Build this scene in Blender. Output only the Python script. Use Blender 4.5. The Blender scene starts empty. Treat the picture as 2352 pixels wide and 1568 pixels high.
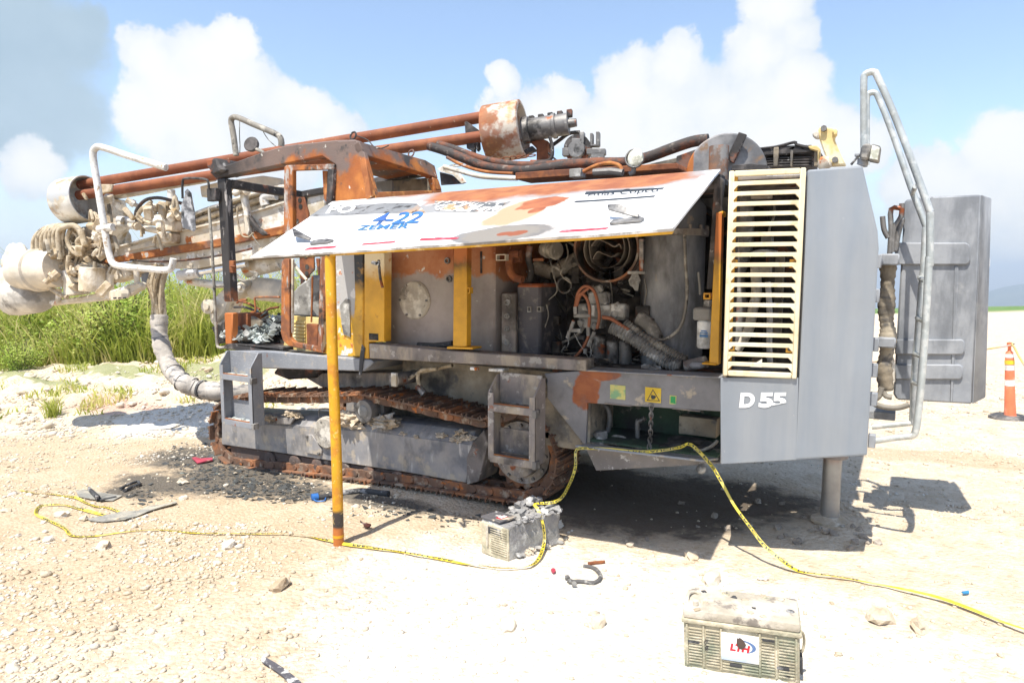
import bpy, bmesh, math, random
import numpy as np
from mathutils import Vector, Matrix, noise
random.seed(7); RND = random.Random(11)
# ---------------------------------------------------------------- camera, sky, sun, exposure
SC = bpy.context.scene
CAM = Vector((2.605, -4.524, 1.917)); FPX = 1500.0; PIT = math.atan(153/1500)
RV = Vector((.8616, .5077, 0)).normalized(); F0 = Vector((-.5077, .8616, 0)).normalized(); UP = Vector((0, 0, 1))
FV = F0*math.cos(PIT) - UP*math.sin(PIT); UV = UP*math.cos(PIT) + F0*math.sin(PIT)
cd = bpy.data.cameras.new('camera'); cam = bpy.data.objects.new('camera', cd); SC.collection.objects.link(cam)
cd.sensor_width = 36; cd.lens = 36*FPX/2352; cd.clip_start = .05; cd.clip_end = 30000
cam.matrix_world = Matrix(((RV.x, UV.x, -FV.x, CAM.x), (RV.y, UV.y, -FV.y, CAM.y), (RV.z, UV.z, -FV.z, CAM.z), (0, 0, 0, 1)))
SC.camera = cam
SUNV = Vector((-.02, -.92, 2.036)).normalized()
EL = math.asin(SUNV.z)
def ray(u, v): return RV*((u-1176)/FPX) - UV*((v-784)/FPX) + FV

W = bpy.data.worlds.new('World'); SC.world = W; W.use_nodes = True
def build_world():
    nt = W.node_tree; N = nt.nodes; L = nt.links; N.clear()
    def nd(t, **k):
        n = N.new(t)
        for a, b in k.items(): setattr(n, a, b)
        return n
    def lk(a, b): L.new(a, b)
    def math_(op, a, b=None, c=None, clamp=False):
        n = nd('ShaderNodeMath', operation=op, use_clamp=clamp)
        for i, x in enumerate((a, b, c)):
            if x is None: continue
            if isinstance(x, (int, float)): n.inputs[i].default_value = x
            else: lk(x, n.inputs[i])
        return n.outputs[0]
    def rng(x, a, b, c=0., d=1., smooth=True):
        n = nd('ShaderNodeMapRange', interpolation_type='SMOOTHSTEP' if smooth else 'LINEAR', clamp=True)
        lk(x, n.inputs[0])
        for i, q in enumerate((a, b, c, d)): n.inputs[i+1].default_value = q
        return n.outputs[0]
    out = nd('ShaderNodeOutputWorld'); bg = nd('ShaderNodeBackground'); bg.inputs[1].default_value = SKY_STRENGTH
    sky = nd('ShaderNodeTexSky', sky_type='NISHITA'); sky.sun_disc = False
    sky.sun_elevation = EL; sky.sun_rotation = math.radians(180); sky.air_density = 1.0; sky.dust_density = .6; sky.ozone_density = 2.2
    tc = nd('ShaderNodeTexCoord'); D = tc.outputs['Generated']
    def noise_(vec, scale, det, rough=.55, col=False):
        n = nd('ShaderNodeTexNoise'); n.inputs['Scale'].default_value = scale; n.inputs['Detail'].default_value = det; n.inputs['Roughness'].default_value = rough
        lk(vec, n.inputs['Vector']); return n.outputs['Color'] if col else n.outputs['Fac']
    def vm(op, a, b, scale=None):
        n = nd('ShaderNodeVectorMath', operation=op); lk(a, n.inputs[0])
        if scale is not None: n.inputs['Scale'].default_value = scale
        elif isinstance(b, (tuple, Vector)): n.inputs[1].default_value = b
        else: lk(b, n.inputs[1])
        return n.outputs['Value'] if op == 'DOT_PRODUCT' else n.outputs[0]
    wn = vm('SUBTRACT', noise_(D, 8, 7, .66, True), (.5, .5, .5))
    DW = vm('NORMALIZE', vm('ADD', D, vm('SCALE', wn, None, .085)), (0, 0, 0))
    def field(blobs, vec):
        cur = None
        for (u, v, r) in blobs:
            c = ray(u, v); k = 1/c.length; c.normalize(); cr = math.cos(math.atan(r/FPX*k))
            d = vm('DOT_PRODUCT', vec, c)
            h = math_('MULTIPLY_ADD', d, 1/(1-cr), -cr/(1-cr))
            cur = h if cur is None else math_('SMOOTH_MAX', cur, h, .25)
        return cur
    white = [(480,150,95),(365,140,70),(420,215,115),(570,225,105),(650,255,85),(720,265,70),(770,310,60),(480,310,145),(630,340,130),(350,260,85),(535,100,62),
             (1785,20,85),(1745,130,75),(1830,80,55),(1800,210,95),(1560,140,72),(1470,140,60),(1440,200,85),(1560,240,130),(1690,265,140),(1300,215,55),(1165,190,42),(1250,275,85),
             (1400,310,120),(1560,350,140),(1800,330,140),(1950,330,95),(2300,370,120),(2240,480,140),(1150,280,60),(60,390,75),(2330,620,150),(2120,420,90)]
    grey = [(60,100,170),(185,95,85),(0,230,180),(150,270,110),(225,60,45),(90,330,90)]
    hw = field(white, DW); hg = field(grey, DW)
    gen = rng(noise_(D, 2.3, 6, .55), .5, .75, -1.2, .9, False)      # the same kind of clouds over the rest of the sky
    outside = rng(vm('DOT_PRODUCT', D, FV.normalized()), .80, .66, 0., 1.)
    gen = math_('ADD', math_('MULTIPLY', gen, outside), math_('MULTIPLY_ADD', outside, 2.0, -2.0))
    hw = math_('MAXIMUM', hw, gen)
    fine = noise_(D, 26, 7, .62); med = noise_(D, 9, 5, .6)
    f2 = math_('MULTIPLY_ADD', fine, .75, -.375)
    vf = noise_(D, 75, 4, .6)
    dw = rng(math_('ADD', math_('ADD', hw, f2), math_('MULTIPLY_ADD', vf, .3, -.15)), -.14, .36)
    dg = rng(math_('ADD', hg, math_('MULTIPLY_ADD', med, .8, -.4)), -.25, .75)
    # softer veils low over the horizon
    z = nd('ShaderNodeSeparateXYZ'); lk(D, z.inputs[0])
    low = rng(math_('ADD', z.outputs[2], math_('MULTIPLY_ADD', med, .34, -.17)), .26, .0, 0., .72)
    shade = rng(math_('ADD', math_('MULTIPLY_ADD', med, 1.1, -.55), math_('MULTIPLY_ADD', hw, .35, 0)), -.35, .45)
    def mix(f, a, b):
        n = nd('ShaderNodeMix', data_type='RGBA')
        if isinstance(f, (int, float)): n.inputs[0].default_value = f
        else: lk(f, n.inputs[0])
        for i, x in ((6, a), (7, b)):
            if isinstance(x, tuple): n.inputs[i].default_value = (*x, 1)
            else: lk(x, n.inputs[i])
        return n.outputs[2]
    k = CLOUD_GAIN
    ccol = mix(shade, (.70*k, .81*k, .93*k), (1.08*k, 1.08*k, 1.06*k))
    gcol = mix(med, (.36*k, .50*k, .62*k), (.60*k, .74*k, .84*k))
    col = mix(math_('MULTIPLY_ADD', low, .88, .12), sky.outputs[0], (.80*k, .91*k, 1.02*k))
    col = mix(math_('MULTIPLY', dg, .92), col, gcol)
    col = mix(math_('MULTIPLY', dw, .96), col, ccol)
    lk(col, bg.inputs[0]); lk(bg.outputs[0], out.inputs[0])
HAZE = True; SKY_STRENGTH = .15; CLOUD_GAIN = 4.05
build_world()
sl = bpy.data.lights.new('sun', 'SUN'); sl.energy = 4.6; sl.angle = math.radians(.5); sl.color = (1, .95, .86)
sun = bpy.data.objects.new('sun', sl); SC.collection.objects.link(sun)
sun.rotation_euler = (-SUNV).to_track_quat('-Z', 'Y').to_euler(); sun.location = (0, -8, 15)
SC.view_settings.view_transform = 'Standard'; SC.view_settings.look = 'None'; SC.view_settings.gamma = 1; SC.view_settings.use_curve_mapping = False
SC.view_settings.exposure = .72
SC.cycles.max_bounces = 6; SC.cycles.diffuse_bounces = 4

# ---------------------------------------------------------------- pixel -> place helpers
def P(u, v, d):
    k = ray(u, v); return CAM + k*((d-CAM.y)/k.y)
def PX(u, v, x):
    k = ray(u, v); return CAM + k*((x-CAM.x)/k.x)
def PZ(u, v, z):
    k = ray(u, v); return CAM + k*((z-CAM.z)/k.z)
def PP(u, v, o, n):
    k = ray(u, v); return CAM + k*((o-CAM).dot(n)/k.dot(n))
ZR = {1: (0, 225.66, .32894), 2: (419.1, 225.66, .32894), 3: (999.3, 212.8, .33724), 4: (1579.6, 148.3, .32896), 5: (419.1, 580.3, .32894),
      6: (805.9, 528.7, .32895), 7: (1289.5, 528.7, .37011), 8: (1805.3, 580.3, .32896), 9: (0, 709.2, .37007), 10: (451.3, 805.9, .38377),
      11: (1225, 999.3, .47917), 12: (1515.1, 1321.7, .16449), 13: (1031.6, 1128.3, .13706)}
def Q(r, *pts):
    a, b, k = ZR[r]; return [(a+p[0]*k, b+p[1]*k) + tuple(p[2:]) for p in pts]
def sstep(a, b, x):
    t = min(1, max(0, (x-a)/(b-a))); return t*t*(3-2*t)
MOUNDS = []
def gplane(x, y):
    rx, ry = x-CAM.x, y-CAM.y
    X = rx*RV.x+ry*RV.y; Y = rx*F0.x+ry*F0.y
    Yc = max(Y, -6)
    z = CAM.z - 1.6 + .0254*max(-200, min(200, X)) - .061*Yc
    if Y > 8: z += (.62+.028*max(0, min(14, X+14)))*sstep(9, 15.5, Y)*sstep(.05, -.25, X/max(Y, 1))
    return z
def gz(x, y):
    z = gplane(x, y)
    for (mx, my, r, h) in MOUNDS:
        q = ((x-mx)**2+(y-my)**2)/(r*r)
        if q < 9: z += h*math.exp(-q*1.6)
    return z
def PG(u, v):
    k = ray(u, v); t = 1.0
    for i in range(60):
        p = CAM+k*t; e = p.z-gz(p.x, p.y)
        t += e/(-k.z+.02)*.85
    return CAM+k*t
for (u, v, r, h) in ((372, 905, .42, .22), (455, 955, .75, .14), (330, 965, .6, .08), (1960, 1215, .5, .05), (130, 1180, .8, .03)):
    p = PG(u, v); MOUNDS.append((p.x, p.y, r, h))

# ---------------------------------------------------------------- mesh helpers
def link(o, parent=None):
    SC.collection.objects.link(o)
    if parent is not None: o.parent = parent
    return o
def tag(o, label=None, cat=None, group=None, kind=None):
    for k, v in (('label', label), ('category', cat), ('group', group), ('kind', kind)):
        if v: o[k] = v
    return o
def empty(name, loc=(0, 0, 0)):
    o = bpy.data.objects.new(name, None); o.location = loc; o.empty_display_size = .2; return link(o)
class MB:
    def __init__(s): s.v = []; s.f = []
    def add(s, vs, fs):
        b = len(s.v); s.v += [tuple(p) for p in vs]; s.f += [tuple(i+b for i in f) for f in fs]; return s
    def box(s, x0, x1, y0, y1, z0, z1):
        return s.hexa([(x0, y0, z0), (x1, y0, z0), (x1, y1, z0), (x0, y1, z0), (x0, y0, z1), (x1, y0, z1), (x1, y1, z1), (x0, y1, z1)])
    def hexa(s, p):
        return s.add(p, [(0, 3, 2, 1), (4, 5, 6, 7), (0, 1, 5, 4), (1, 2, 6, 5), (2, 3, 7, 6), (3, 0, 4, 7)])
    def obox(s, c, ax, ay, az):
        c, ax, ay, az = map(Vector, (c, ax, ay, az))
        return s.hexa([c-ax-ay-az, c+ax-ay-az, c+ax+ay-az, c-ax+ay-az, c-ax-ay+az, c+ax-ay+az, c+ax+ay+az, c-ax+ay+az])
    def prism(s, poly, ext):
        n = len(poly); ext = Vector(ext); a = [Vector(p) for p in poly]; b = [p+ext for p in a]
        nn = Vector((0, 0, 0))
        for i in range(n): nn += a[i].cross(a[(i+1) % n])
        fl = nn.dot(ext) > 0
        f0 = list(range(n)); f1 = list(range(n, 2*n))
        fs = [tuple(reversed(f0)) if fl else tuple(f0), tuple(f1) if fl else tuple(reversed(f1))]
        for i in range(n):
            j = (i+1) % n; q = (i, j, n+j, n+i); fs.append(q if fl else tuple(reversed(q)))
        return s.add(a+b, fs)
    def tube(s, pts, r, n=8, smooth=0, closed=False):
        pts = [Vector(p) for p in pts]
        if smooth and len(pts) > 2:
            o = []; m = len(pts)
            for i in range(m-1):
                p0, p1, p2, p3 = pts[max(i-1, 0)], pts[i], pts[i+1], pts[min(i+2, m-1)]
                for k in range(smooth):
                    t = k/smooth
                    o.append(.5*((2*p1)+(p2-p0)*t+(2*p0-5*p1+4*p2-p3)*t*t+(3*p1-p0-3*p2+p3)*t**3))
            pts = o+[pts[-1]]
        m = len(pts); vs = []; fs = []; prev = None
        for i, p in enumerate(pts):
            t = (pts[min(i+1, m-1)]-pts[max(i-1, 0)])
            t = t.normalized() if t.length > 1e-9 else Vector((0, 0, 1))
            if prev is None:
                a = t.orthogonal().normalized()
            else:
                a = prev-t*prev.dot(t); a = a.normalized() if a.length > 1e-6 else t.orthogonal().normalized()
            prev = a; b = t.cross(a); rr = r(i/(m-1)) if callable(r) else r
            for k in range(n):
                w = 2*math.pi*k/n; vs.append(p+(a*math.cos(w)+b*math.sin(w))*rr)
        for i in range(m-1):
            for k in range(n):
                j = (k+1) % n; fs.append((i*n+k, i*n+j, (i+1)*n+j, (i+1)*n+k))
        fs.append(tuple(reversed(range(n)))); fs.append(tuple(range((m-1)*n, m*n)))
        return s.add(vs, fs)
    def cyl(s, p0, p1, r0, r1=None, n=20):
        r1 = r0 if r1 is None else r1
        p0, p1 = Vector(p0), Vector(p1)
        return s.lathe(p0, p1-p0, [(0, 0), (0, r0), (1, r1), (1, 0)], n)
    def lathe(s, o, ax, prof, n=24):
        o, ax = Vector(o), Vector(ax); t = ax.normalized(); a = t.orthogonal().normalized(); b = t.cross(a)
        vs = []; idx = []
        for (h, r) in prof:
            if r < 1e-6: idx.append([len(vs)]*n); vs.append(o+ax*h)
            else:
                idx.append(list(range(len(vs), len(vs)+n)))
                for k in range(n):
                    w = 2*math.pi*k/n; vs.append(o+ax*h+(a*math.cos(w)+b*math.sin(w))*r)
        fs = []
        for i in range(len(prof)-1):
            A, B = idx[i], idx[i+1]
            for k in range(n):
                j = (k+1) % n; q = [A[k], A[j], B[j], B[k]]; q2 = []
                for x in q:
                    if x not in q2: q2.append(x)
                if len(q2) > 2: fs.append(tuple(q2))
        return s.add(vs, fs)
    def lump(s, c, r, seed=0, amp=.35, sub=2, sc=(1, 1, 1), freq=1.3):
        bm = bmesh.new(); bmesh.ops.create_icosphere(bm, subdivisions=sub, radius=1)
        vs = []
        for v in bm.verts:
            k = 1+amp*noise.noise(v.co*freq+Vector((seed*3.1, seed*1.7, 5)))*1.6
            vs.append((c[0]+v.co.x*r*k*sc[0], c[1]+v.co.y*r*k*sc[1], c[2]+v.co.z*r*k*sc[2]))
        fs = [tuple(x.index for x in f.verts) for f in bm.faces]; bm.free()
        return s.add(vs, fs)
    def mesh(s, name, mat, bevel=0, smooth=40, seg=1):
        me = bpy.data.meshes.new(name); me.from_pydata(s.v, [], s.f)
        bm = bmesh.new(); bm.from_mesh(me)
        bmesh.ops.recalc_face_normals(bm, faces=bm.faces)
        if bevel:
            es = [e for e in bm.edges if len(e.link_faces) == 2 and e.calc_face_angle(0) > .6]
            bmesh.ops.bevel(bm, geom=es, offset=bevel, segments=seg, affect='EDGES', profile=.6, clamp_overlap=True)
        bm.to_mesh(me); bm.free()
        if smooth:
            me.polygons.foreach_set('use_smooth', [True]*len(me.polygons)); me.set_sharp_from_angle(angle=math.radians(smooth))
        if mat: me.materials.append(mat)
        return me
    def build(s, name, mat, parent=None, bevel=0, smooth=40, seg=1):
        return link(bpy.data.objects.new(name, s.mesh(name, mat, bevel, smooth, seg)), parent)
def inst(name, mesh, parent, M):
    o = bpy.data.objects.new(name, mesh); o.matrix_world = M; SC.collection.objects.link(o)
    if parent is not None: o.parent = parent; o.matrix_basis = M
    return o
def copy_tree(o, parent=None, off=None):
    c = o.copy(); SC.collection.objects.link(c); c.parent = parent
    if off is not None: c.location = Vector(c.location)+Vector(off)
    for ch in list(o.children): copy_tree(ch, c)
    return c
# px shapes on a plane of depth d, pushed back by depth
def pp(name, pts, d, depth, mat, parent=None, bevel=.004):
    return MB().prism([P(p[0], p[1], d) for p in pts], (0, depth, 0)).build(name, mat, parent, bevel)
def pb(name, a, b, d, depth, mat, parent=None, bevel=.004):
    p, q = P(*a, d), P(*b, d)
    return MB().box(min(p.x, q.x), max(p.x, q.x), d, d+depth, min(p.z, q.z), max(p.z, q.z)).build(name, mat, parent, bevel)
def pt(name, pts, r, mat, parent=None, n=8, smooth=6):
    return MB().tube([P(*p) for p in pts], r, n, smooth).build(name, mat, parent, 0, 60)

# ---------------------------------------------------------------- materials
MATS = {}
def mat(name, base, layers=(), rough=.6, metal=0., bump=.15, bscale=40, vary=.12, vscale=3., spec=.5, emit=None):
    m = bpy.data.materials.new(name); m.use_nodes = True; nt = m.node_tree; N = nt.nodes; L = nt.links
    bs = N['Principled BSDF']; MATS[name] = m
    geo = N.new('ShaderNodeNewGeometry'); pos = geo.outputs['Position']
    def nz(scale, det=5, rough_=.6, vec=None, off=0):
        n = N.new('ShaderNodeTexNoise'); n.inputs['Scale'].default_value = scale; n.inputs['Detail'].default_value = det; n.inputs['Roughness'].default_value = rough_
        if off:
            a = N.new('ShaderNodeVectorMath'); a.operation = 'ADD'; L.new(vec or pos, a.inputs[0]); a.inputs[1].default_value = (off, off*.7, off*1.3); L.new(a.outputs[0], n.inputs['Vector'])
        else: L.new(vec or pos, n.inputs['Vector'])
        return n.outputs['Fac']
    def mth(op, a, b=None, c=None, clamp=False):
        n = N.new('ShaderNodeMath'); n.operation = op; n.use_clamp = clamp
        for i, x in enumerate((a, b, c)):
            if x is None: continue
            if isinstance(x, (int, float)): n.inputs[i].default_value = x
            else: L.new(x, n.inputs[i])
        return n.outputs[0]
    def rng(x, a, b, c=0., d=1.):
        n = N.new('ShaderNodeMapRange'); n.interpolation_type = 'SMOOTHSTEP'; L.new(x, n.inputs[0])
        for i, q in enumerate((a, b, c, d)): n.inputs[i+1].default_value = q
        return n.outputs[0]
    def mix(f, a, b):
        n = N.new('ShaderNodeMix'); n.data_type = 'RGBA'; L.new(f, n.inputs[0])
        for i, x in ((6, a), (7, b)):
            if isinstance(x, tuple): n.inputs[i].default_value = (*x[:3], 1)
            else: L.new(x, n.inputs[i])
        return n.outputs[2]
    v = nz(vscale, 6, .65); b1 = tuple(c*(1-vary*2) for c in base); b2 = tuple(min(1, c*(1+vary)) for c in base)
    col = mix(rng(v, .3, .7), b1, b2)
    rgh = None
    for i, ly in enumerate(layers):
        c = ly['c']; off = 3.7*(i+1)+ly.get('seed', 0)
        if 'stretch' in ly:
            mp = N.new('ShaderNodeMapping'); mp.inputs['Scale'].default_value = ly['stretch']; L.new(pos, mp.inputs['Vector']); vec = mp.outputs[0]
        else: vec = pos
        n = nz(ly.get('s', 4), ly.get('det', 6), ly.get('r', .62), vec, off)
        amp = ly.get('amp', 1.7)
        val = mth('MULTIPLY_ADD', n, amp, -.5*amp)
        if 'z' in ly:      # (z0, z1): mask rises from z0 to z1
            sp = N.new('ShaderNodeSeparateXYZ'); L.new(pos, sp.inputs[0]); z0, z1 = ly['z']; ax = ly.get('axis', 2)
            g = N.new('ShaderNodeMapRange'); L.new(sp.outputs[ax], g.inputs[0]); g.clamp = True
            for k, q in enumerate((z0, z1, -.5, .5)): g.inputs[k+1].default_value = q
            val = mth('ADD', val, g.outputs[0])
        if 'blobs' in ly:
            cur = None
            for (cc, rr) in ly['blobs']:
                a = N.new('ShaderNodeVectorMath'); a.operation = 'SUBTRACT'; L.new(pos, a.inputs[0]); a.inputs[1].default_value = cc
                b_ = N.new('ShaderNodeVectorMath'); b_.operation = 'DIVIDE'; L.new(a.outputs[0], b_.inputs[0]); b_.inputs[1].default_value = rr
                l_ = N.new('ShaderNodeVectorMath'); l_.operation = 'LENGTH'; L.new(b_.outputs[0], l_.inputs[0])
                h = mth('SUBTRACT', 1, l_.outputs['Value'])
                cur = h if cur is None else mth('MAXIMUM', cur, h)
            val = mth('ADD', val, cur)
        lo = ly.get('t', 0); w = ly.get('w', .06)*1.35
        f = rng(val, lo-w, lo+w)
        if 'o' in ly: f = mth('MULTIPLY', f, ly['o'])
        if ly.get('up'):   # only on faces that look upward (settled dust)
            sp = N.new('ShaderNodeSeparateXYZ'); L.new(geo.outputs['Normal'], sp.inputs[0]); f = mth('MULTIPLY', f, rng(sp.outputs[2], .25, .75))
        if 'c2' in ly: c = mix(rng(nz(ly.get('s2', 9), 5, .65, None, off+2), .35, .65), ly['c'], ly['c2'])
        col = mix(f, col, c)
    L.new(col, bs.inputs['Base Color']); bs.inputs['Roughness'].default_value = rough; bs.inputs['Metallic'].default_value = metal
    bs.inputs['Specular IOR Level'].default_value = spec
    if bump:
        bp = N.new('ShaderNodeBump'); bp.inputs['Strength'].default_value = bump; bp.inputs['Distance'].default_value = .02
        L.new(nz(bscale, 5, .65, None, 9), bp.inputs['Height']); L.new(bp.outputs[0], bs.inputs['Normal'])
    return m
RUST = (.26, .07, .02); RUST2 = (.45, .14, .03); SOOT = (.022, .02, .018); ASH = (.46, .44, .41); DUST = (.50, .41, .29); CHAR = (.055, .05, .047)
def L_(c, t=.1, s=4, **k): return dict(c=c, t=t, s=s, **k)
M_GREY = mat('grey_paint', (.255, .265, .285), [L_(DUST, .17, 7, w=.05, o=.55), L_((.10, .11, .13), .2, 1.5, w=.2, o=.5), L_(RUST, .3, 6, w=.04), L_((.5, .5, .5), .2, 30, w=.02, o=.5, stretch=(1, 1, 6))], rough=.5, bump=.05, vary=.06)
M_PANEL = mat('grey_panel_paint', (.215, .243, .277), [L_((.36, .355, .345), .1, 2.2, w=.3, o=.5, stretch=(2.5, 2.5, .25)), L_((.20, .205, .215), .1, 1.0, w=.4, o=.5), L_((.66, .60, .5), .42, 13, w=.03, stretch=(.45, .45, 3.2), z=(.86, .55), amp=2.0), L_(RUST2, .5, 16, w=.05, stretch=(.5, .5, 3), z=(.74, .55), amp=2.0), L_((.62, .6, .56), .42, 22, w=.03, o=.7)], rough=.38, bump=.22, bscale=1.5, vary=.05, vscale=1.2)
M_DKGREY = mat('sooty_grey_paint', (.225, .195, .18), [L_(DUST, .1, 5, w=.1, o=.55, stretch=(1, 1, .35)), L_((.42, .39, .35), .16, 11, w=.03, o=.8), L_(SOOT, .12, 2.2, w=.12, o=.8), L_(RUST, .24, 5, w=.04)], rough=.65, bump=.12)
M_FRAME = mat('track_frame_paint', (.22, .22, .232), [L_((.42, .37, .31), .02, 3, w=.25, o=.6), L_((.5, .48, .45), .2, 12, w=.06, o=.8, stretch=(1, 1, .2)), L_((.1, .095, .095), .2, 5, w=.12, o=.7, stretch=(1, 1, .5)), L_(DUST, .17, 6, w=.08, o=.6), L_(RUST, .0, 9, z=(.02, -.14), w=.06, o=.8), L_((.09, .1, .12), .16, 3, w=.1, o=.7)], rough=.55, bump=.12)
M_YEL = mat('yellow_paint', (.66, .33, .015), [L_((.45, .2, .02), .16, 12, w=.06, o=.7), L_(SOOT, .22, 5, w=.06, o=.8)], rough=.45, bump=.04, vary=.06)
M_YELB = mat('burnt_yellow_paint', (.66, .34, .02), [L_(SOOT, .05, 4, z=(1.80, 2.06), w=.25, amp=1.4, o=.85), L_(RUST2, .05, 4, z=(1.93, 2.12), w=.18, amp=1.3), L_((.72, .62, .42), .22, 4, w=.05, o=.6)], rough=.5, bump=.06)
M_RUST = mat('rust', (.2, .065, .026), [L_((.33, .115, .035), .06, 5, w=.12), L_((.12, .045, .025), .14, 6, w=.08, o=.8), L_(CHAR, .22, 3, w=.08)], rough=.85, bump=.3, vary=.2, vscale=8)
M_RUSTOR = mat('orange_rust', (.36, .125, .035), [L_((.25, .075, .02), .05, 4, w=.16), L_((.6, .26, .07), .12, 7, w=.1, o=.7), L_(ASH, .24, 9, w=.025, o=.85), L_((.10, .08, .075), .2, 2.2, w=.1, o=.8)], rough=.82, bump=.2, vary=.15)
M_ROD = mat('rusty_rod', (.22, .065, .025), [L_((.32, .11, .04), .05, 3, w=.15, o=.7), L_((.16, .05, .025), .15, 5, w=.1, o=.6), L_(DUST, .3, 14, w=.02)], rough=.75, bump=.15)
M_CAB = mat('burnt_cab_metal', (.34, .10, .022), [L_((.48, .17, .035), .04, 3, w=.15), L_((.14, .115, .105), .16, 2.6, z=(2.75, 3.15), w=.12, amp=2.2, o=.9), L_((.03, .026, .024), .2, 2.5, axis=0, z=(-2.2, -3.5), w=.3, amp=1.8, o=.9), L_((.6, .57, .5), .30, 9, w=.03, amp=1.8), L_(CHAR, .2, 4, w=.07)], rough=.75, bump=.15)
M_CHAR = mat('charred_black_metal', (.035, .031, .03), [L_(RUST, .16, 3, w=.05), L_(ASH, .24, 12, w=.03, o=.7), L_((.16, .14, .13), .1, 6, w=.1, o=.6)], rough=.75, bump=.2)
M_POST = mat('charred_post', (.04, .035, .034), [L_(RUST2, .0, 5, z=(1.9, 1.35), w=.15, amp=.9), L_((.3, .27, .25), .2, 15, w=.03, stretch=(1, 1, .3))], rough=.7, bump=.2)
M_SOOT = mat('soot_black', (.022, .02, .018), [L_((.085, .075, .065), .08, 5, w=.12), L_((.2, .18, .16), .2, 7, w=.05, o=.7)], rough=.9, bump=.3)
M_DUSTY = mat('dust_caked_metal', (.56, .46, .33), [L_((.36, .26, .14), .06, 6, w=.15), L_((.78, .72, .62), .1, 3, w=.1), L_((.2, .15, .09), .22, 7, w=.05, o=.7)], rough=.9, bump=.45, bscale=26, vary=.15)
M_CREAM = mat('dusty_cream_paint', (.62, .56, .46), [L_((.5, .42, .3), .08, 3, w=.12), L_((.76, .73, .68), .1, 5, w=.07), L_((.2, .17, .14), .22, 8, w=.04, o=.7), L_(RUST2, .27, 4, w=.04)], rough=.75, bump=.15)
M_WHITED = mat('white_dusty_rubber', (.70, .62, .50), [L_((.55, .5, .42), .08, 4, w=.15), L_((.36, .34, .31), .2, 3, w=.1, o=.6)], rough=.9, bump=.4, bscale=18)
M_GALV = mat('galvanised_tube', (.48, .51, .50), [L_((.66, .66, .63), .06, 14, w=.08, o=.7), L_((.33, .33, .30), .18, 6, w=.08, o=.7)], rough=.45, metal=.35, bump=.08)
M_WTUBE = mat('chalky_white_tube', (.72, .70, .66), [L_((.45, .43, .4), .14, 30, w=.06, o=.8), L_((.4, .3, .2), .22, 12, w=.05)], rough=.7, bump=.15)
M_DTUBE = mat('smoked_tube', (.22, .2, .17), [L_((.4, .37, .31), .08, 10, w=.1), L_(SOOT, .2, 7, w=.06)], rough=.7, bump=.15)
M_HOSE = mat('burnt_rubber_hose', (.045, .036, .032), [L_((.18, .06, .025), .08, 4, w=.1), L_((.2, .17, .14), .2, 12, w=.05, o=.7)], rough=.75, bump=.35, bscale=70)
M_ORHOSE = mat('orange_rust_hose', (.30, .11, .055), [L_((.24, .08, .03), .1, 9, w=.1)], rough=.8, bump=.2)
M_DHOSE = mat('dust_covered_hose', (.55, .46, .33), [L_((.36, .28, .18), .05, 14, w=.1), L_((.1, .085, .07), .22, 9, w=.04)], rough=.9, bump=.5, bscale=60)
M_WRAP = mat('grey_hose_wrap', (.36, .325, .285), [L_((.52, .48, .43), .05, 3, w=.15), L_((.1, .1, .11), .16, 5, w=.06, o=.85, stretch=(1, 1, 4))], rough=.75, bump=.3)
M_STEEL = mat('scorched_steel', (.2, .19, .18), [L_((.42, .4, .37), .18, 8, w=.1), L_(SOOT, .13, 5, w=.08, o=.85), L_(RUST, .23, 4, w=.04)], rough=.55, metal=.4, bump=.2)
M_ASH = mat('ash_coated_alloy', (.26, .25, .23), [L_((.55, .54, .51), .16, 7, w=.12), L_((.1, .095, .09), .13, 6, w=.07, o=.85)], rough=.85, bump=.4)
M_TRACK = mat('rusty_track_steel', (.17, .095, .06), [L_((.29, .12, .05), .08, 5, w=.1), L_((.4, .33, .25), .16, 9, w=.07, o=.8), L_((.09, .065, .05), .15, 3, w=.08, o=.8), L_(RUST2, .24, 6, w=.04)], rough=.85, bump=.35, vary=.2)
M_TRACKD = mat('dark_guard_steel', (.10, .073, .062), [L_((.2, .1, .06), .1, 4, w=.1), L_((.34, .29, .24), .2, 8, w=.06, o=.7)], rough=.85, bump=.25)
M_TANK = mat('burnt_tank_paint', (.33, .285, .265), [L_((.34, .31, .28), .1, 4, w=.1, o=.6, stretch=(1, 1, .4)), L_((.33, .085, .025), .0, 2.0, z=(1.70, 2.10), w=.05, amp=1.4, c2=(.45, .2, .09), s2=2.5), L_((.6, .57, .52), .27, 9, w=.02)], rough=.7, bump=.15)
M_COVER = mat('dusty_round_cover', (.40, .36, .30), [L_((.62, .58, .5), .06, 9, w=.12), L_((.2, .18, .16), .18, 7, w=.06)], rough=.85, bump=.35)
M_CYLT = mat('ashy_vessel_paint', (.15, .155, .165), [L_((.42, .42, .42), .08, 2.2, w=.14, o=.8, stretch=(1, 1, .4)), L_((.05, .045, .042), .12, 3.5, w=.12, o=.8, stretch=(1, 1, .4)), L_((.5, .38, .25), .26, 6, w=.05, o=.5)], rough=.7, bump=.1)
M_GRILLE = mat('cream_grille_paint', (.70, .59, .38), [L_((.76, .68, .5), .05, 4, w=.2), L_((.5, .4, .24), .2, 12, w=.06, o=.6)], rough=.55, bump=.05, vary=.04)
M_CREAMY = mat('faded_yellow_bracket', (.70, .52, .22), [L_((.78, .68, .45), .02, 6, w=.1), L_(RUST2, .25, 8, w=.04)], rough=.65, bump=.15)
M_GLASSY = mat('broken_glass', (.50, .53, .50), [L_((.22, .26, .25), .15, 9, w=.08), L_((.62, .66, .65), .14, 12, w=.05)], rough=.3, bump=.1, spec=.6)
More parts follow.
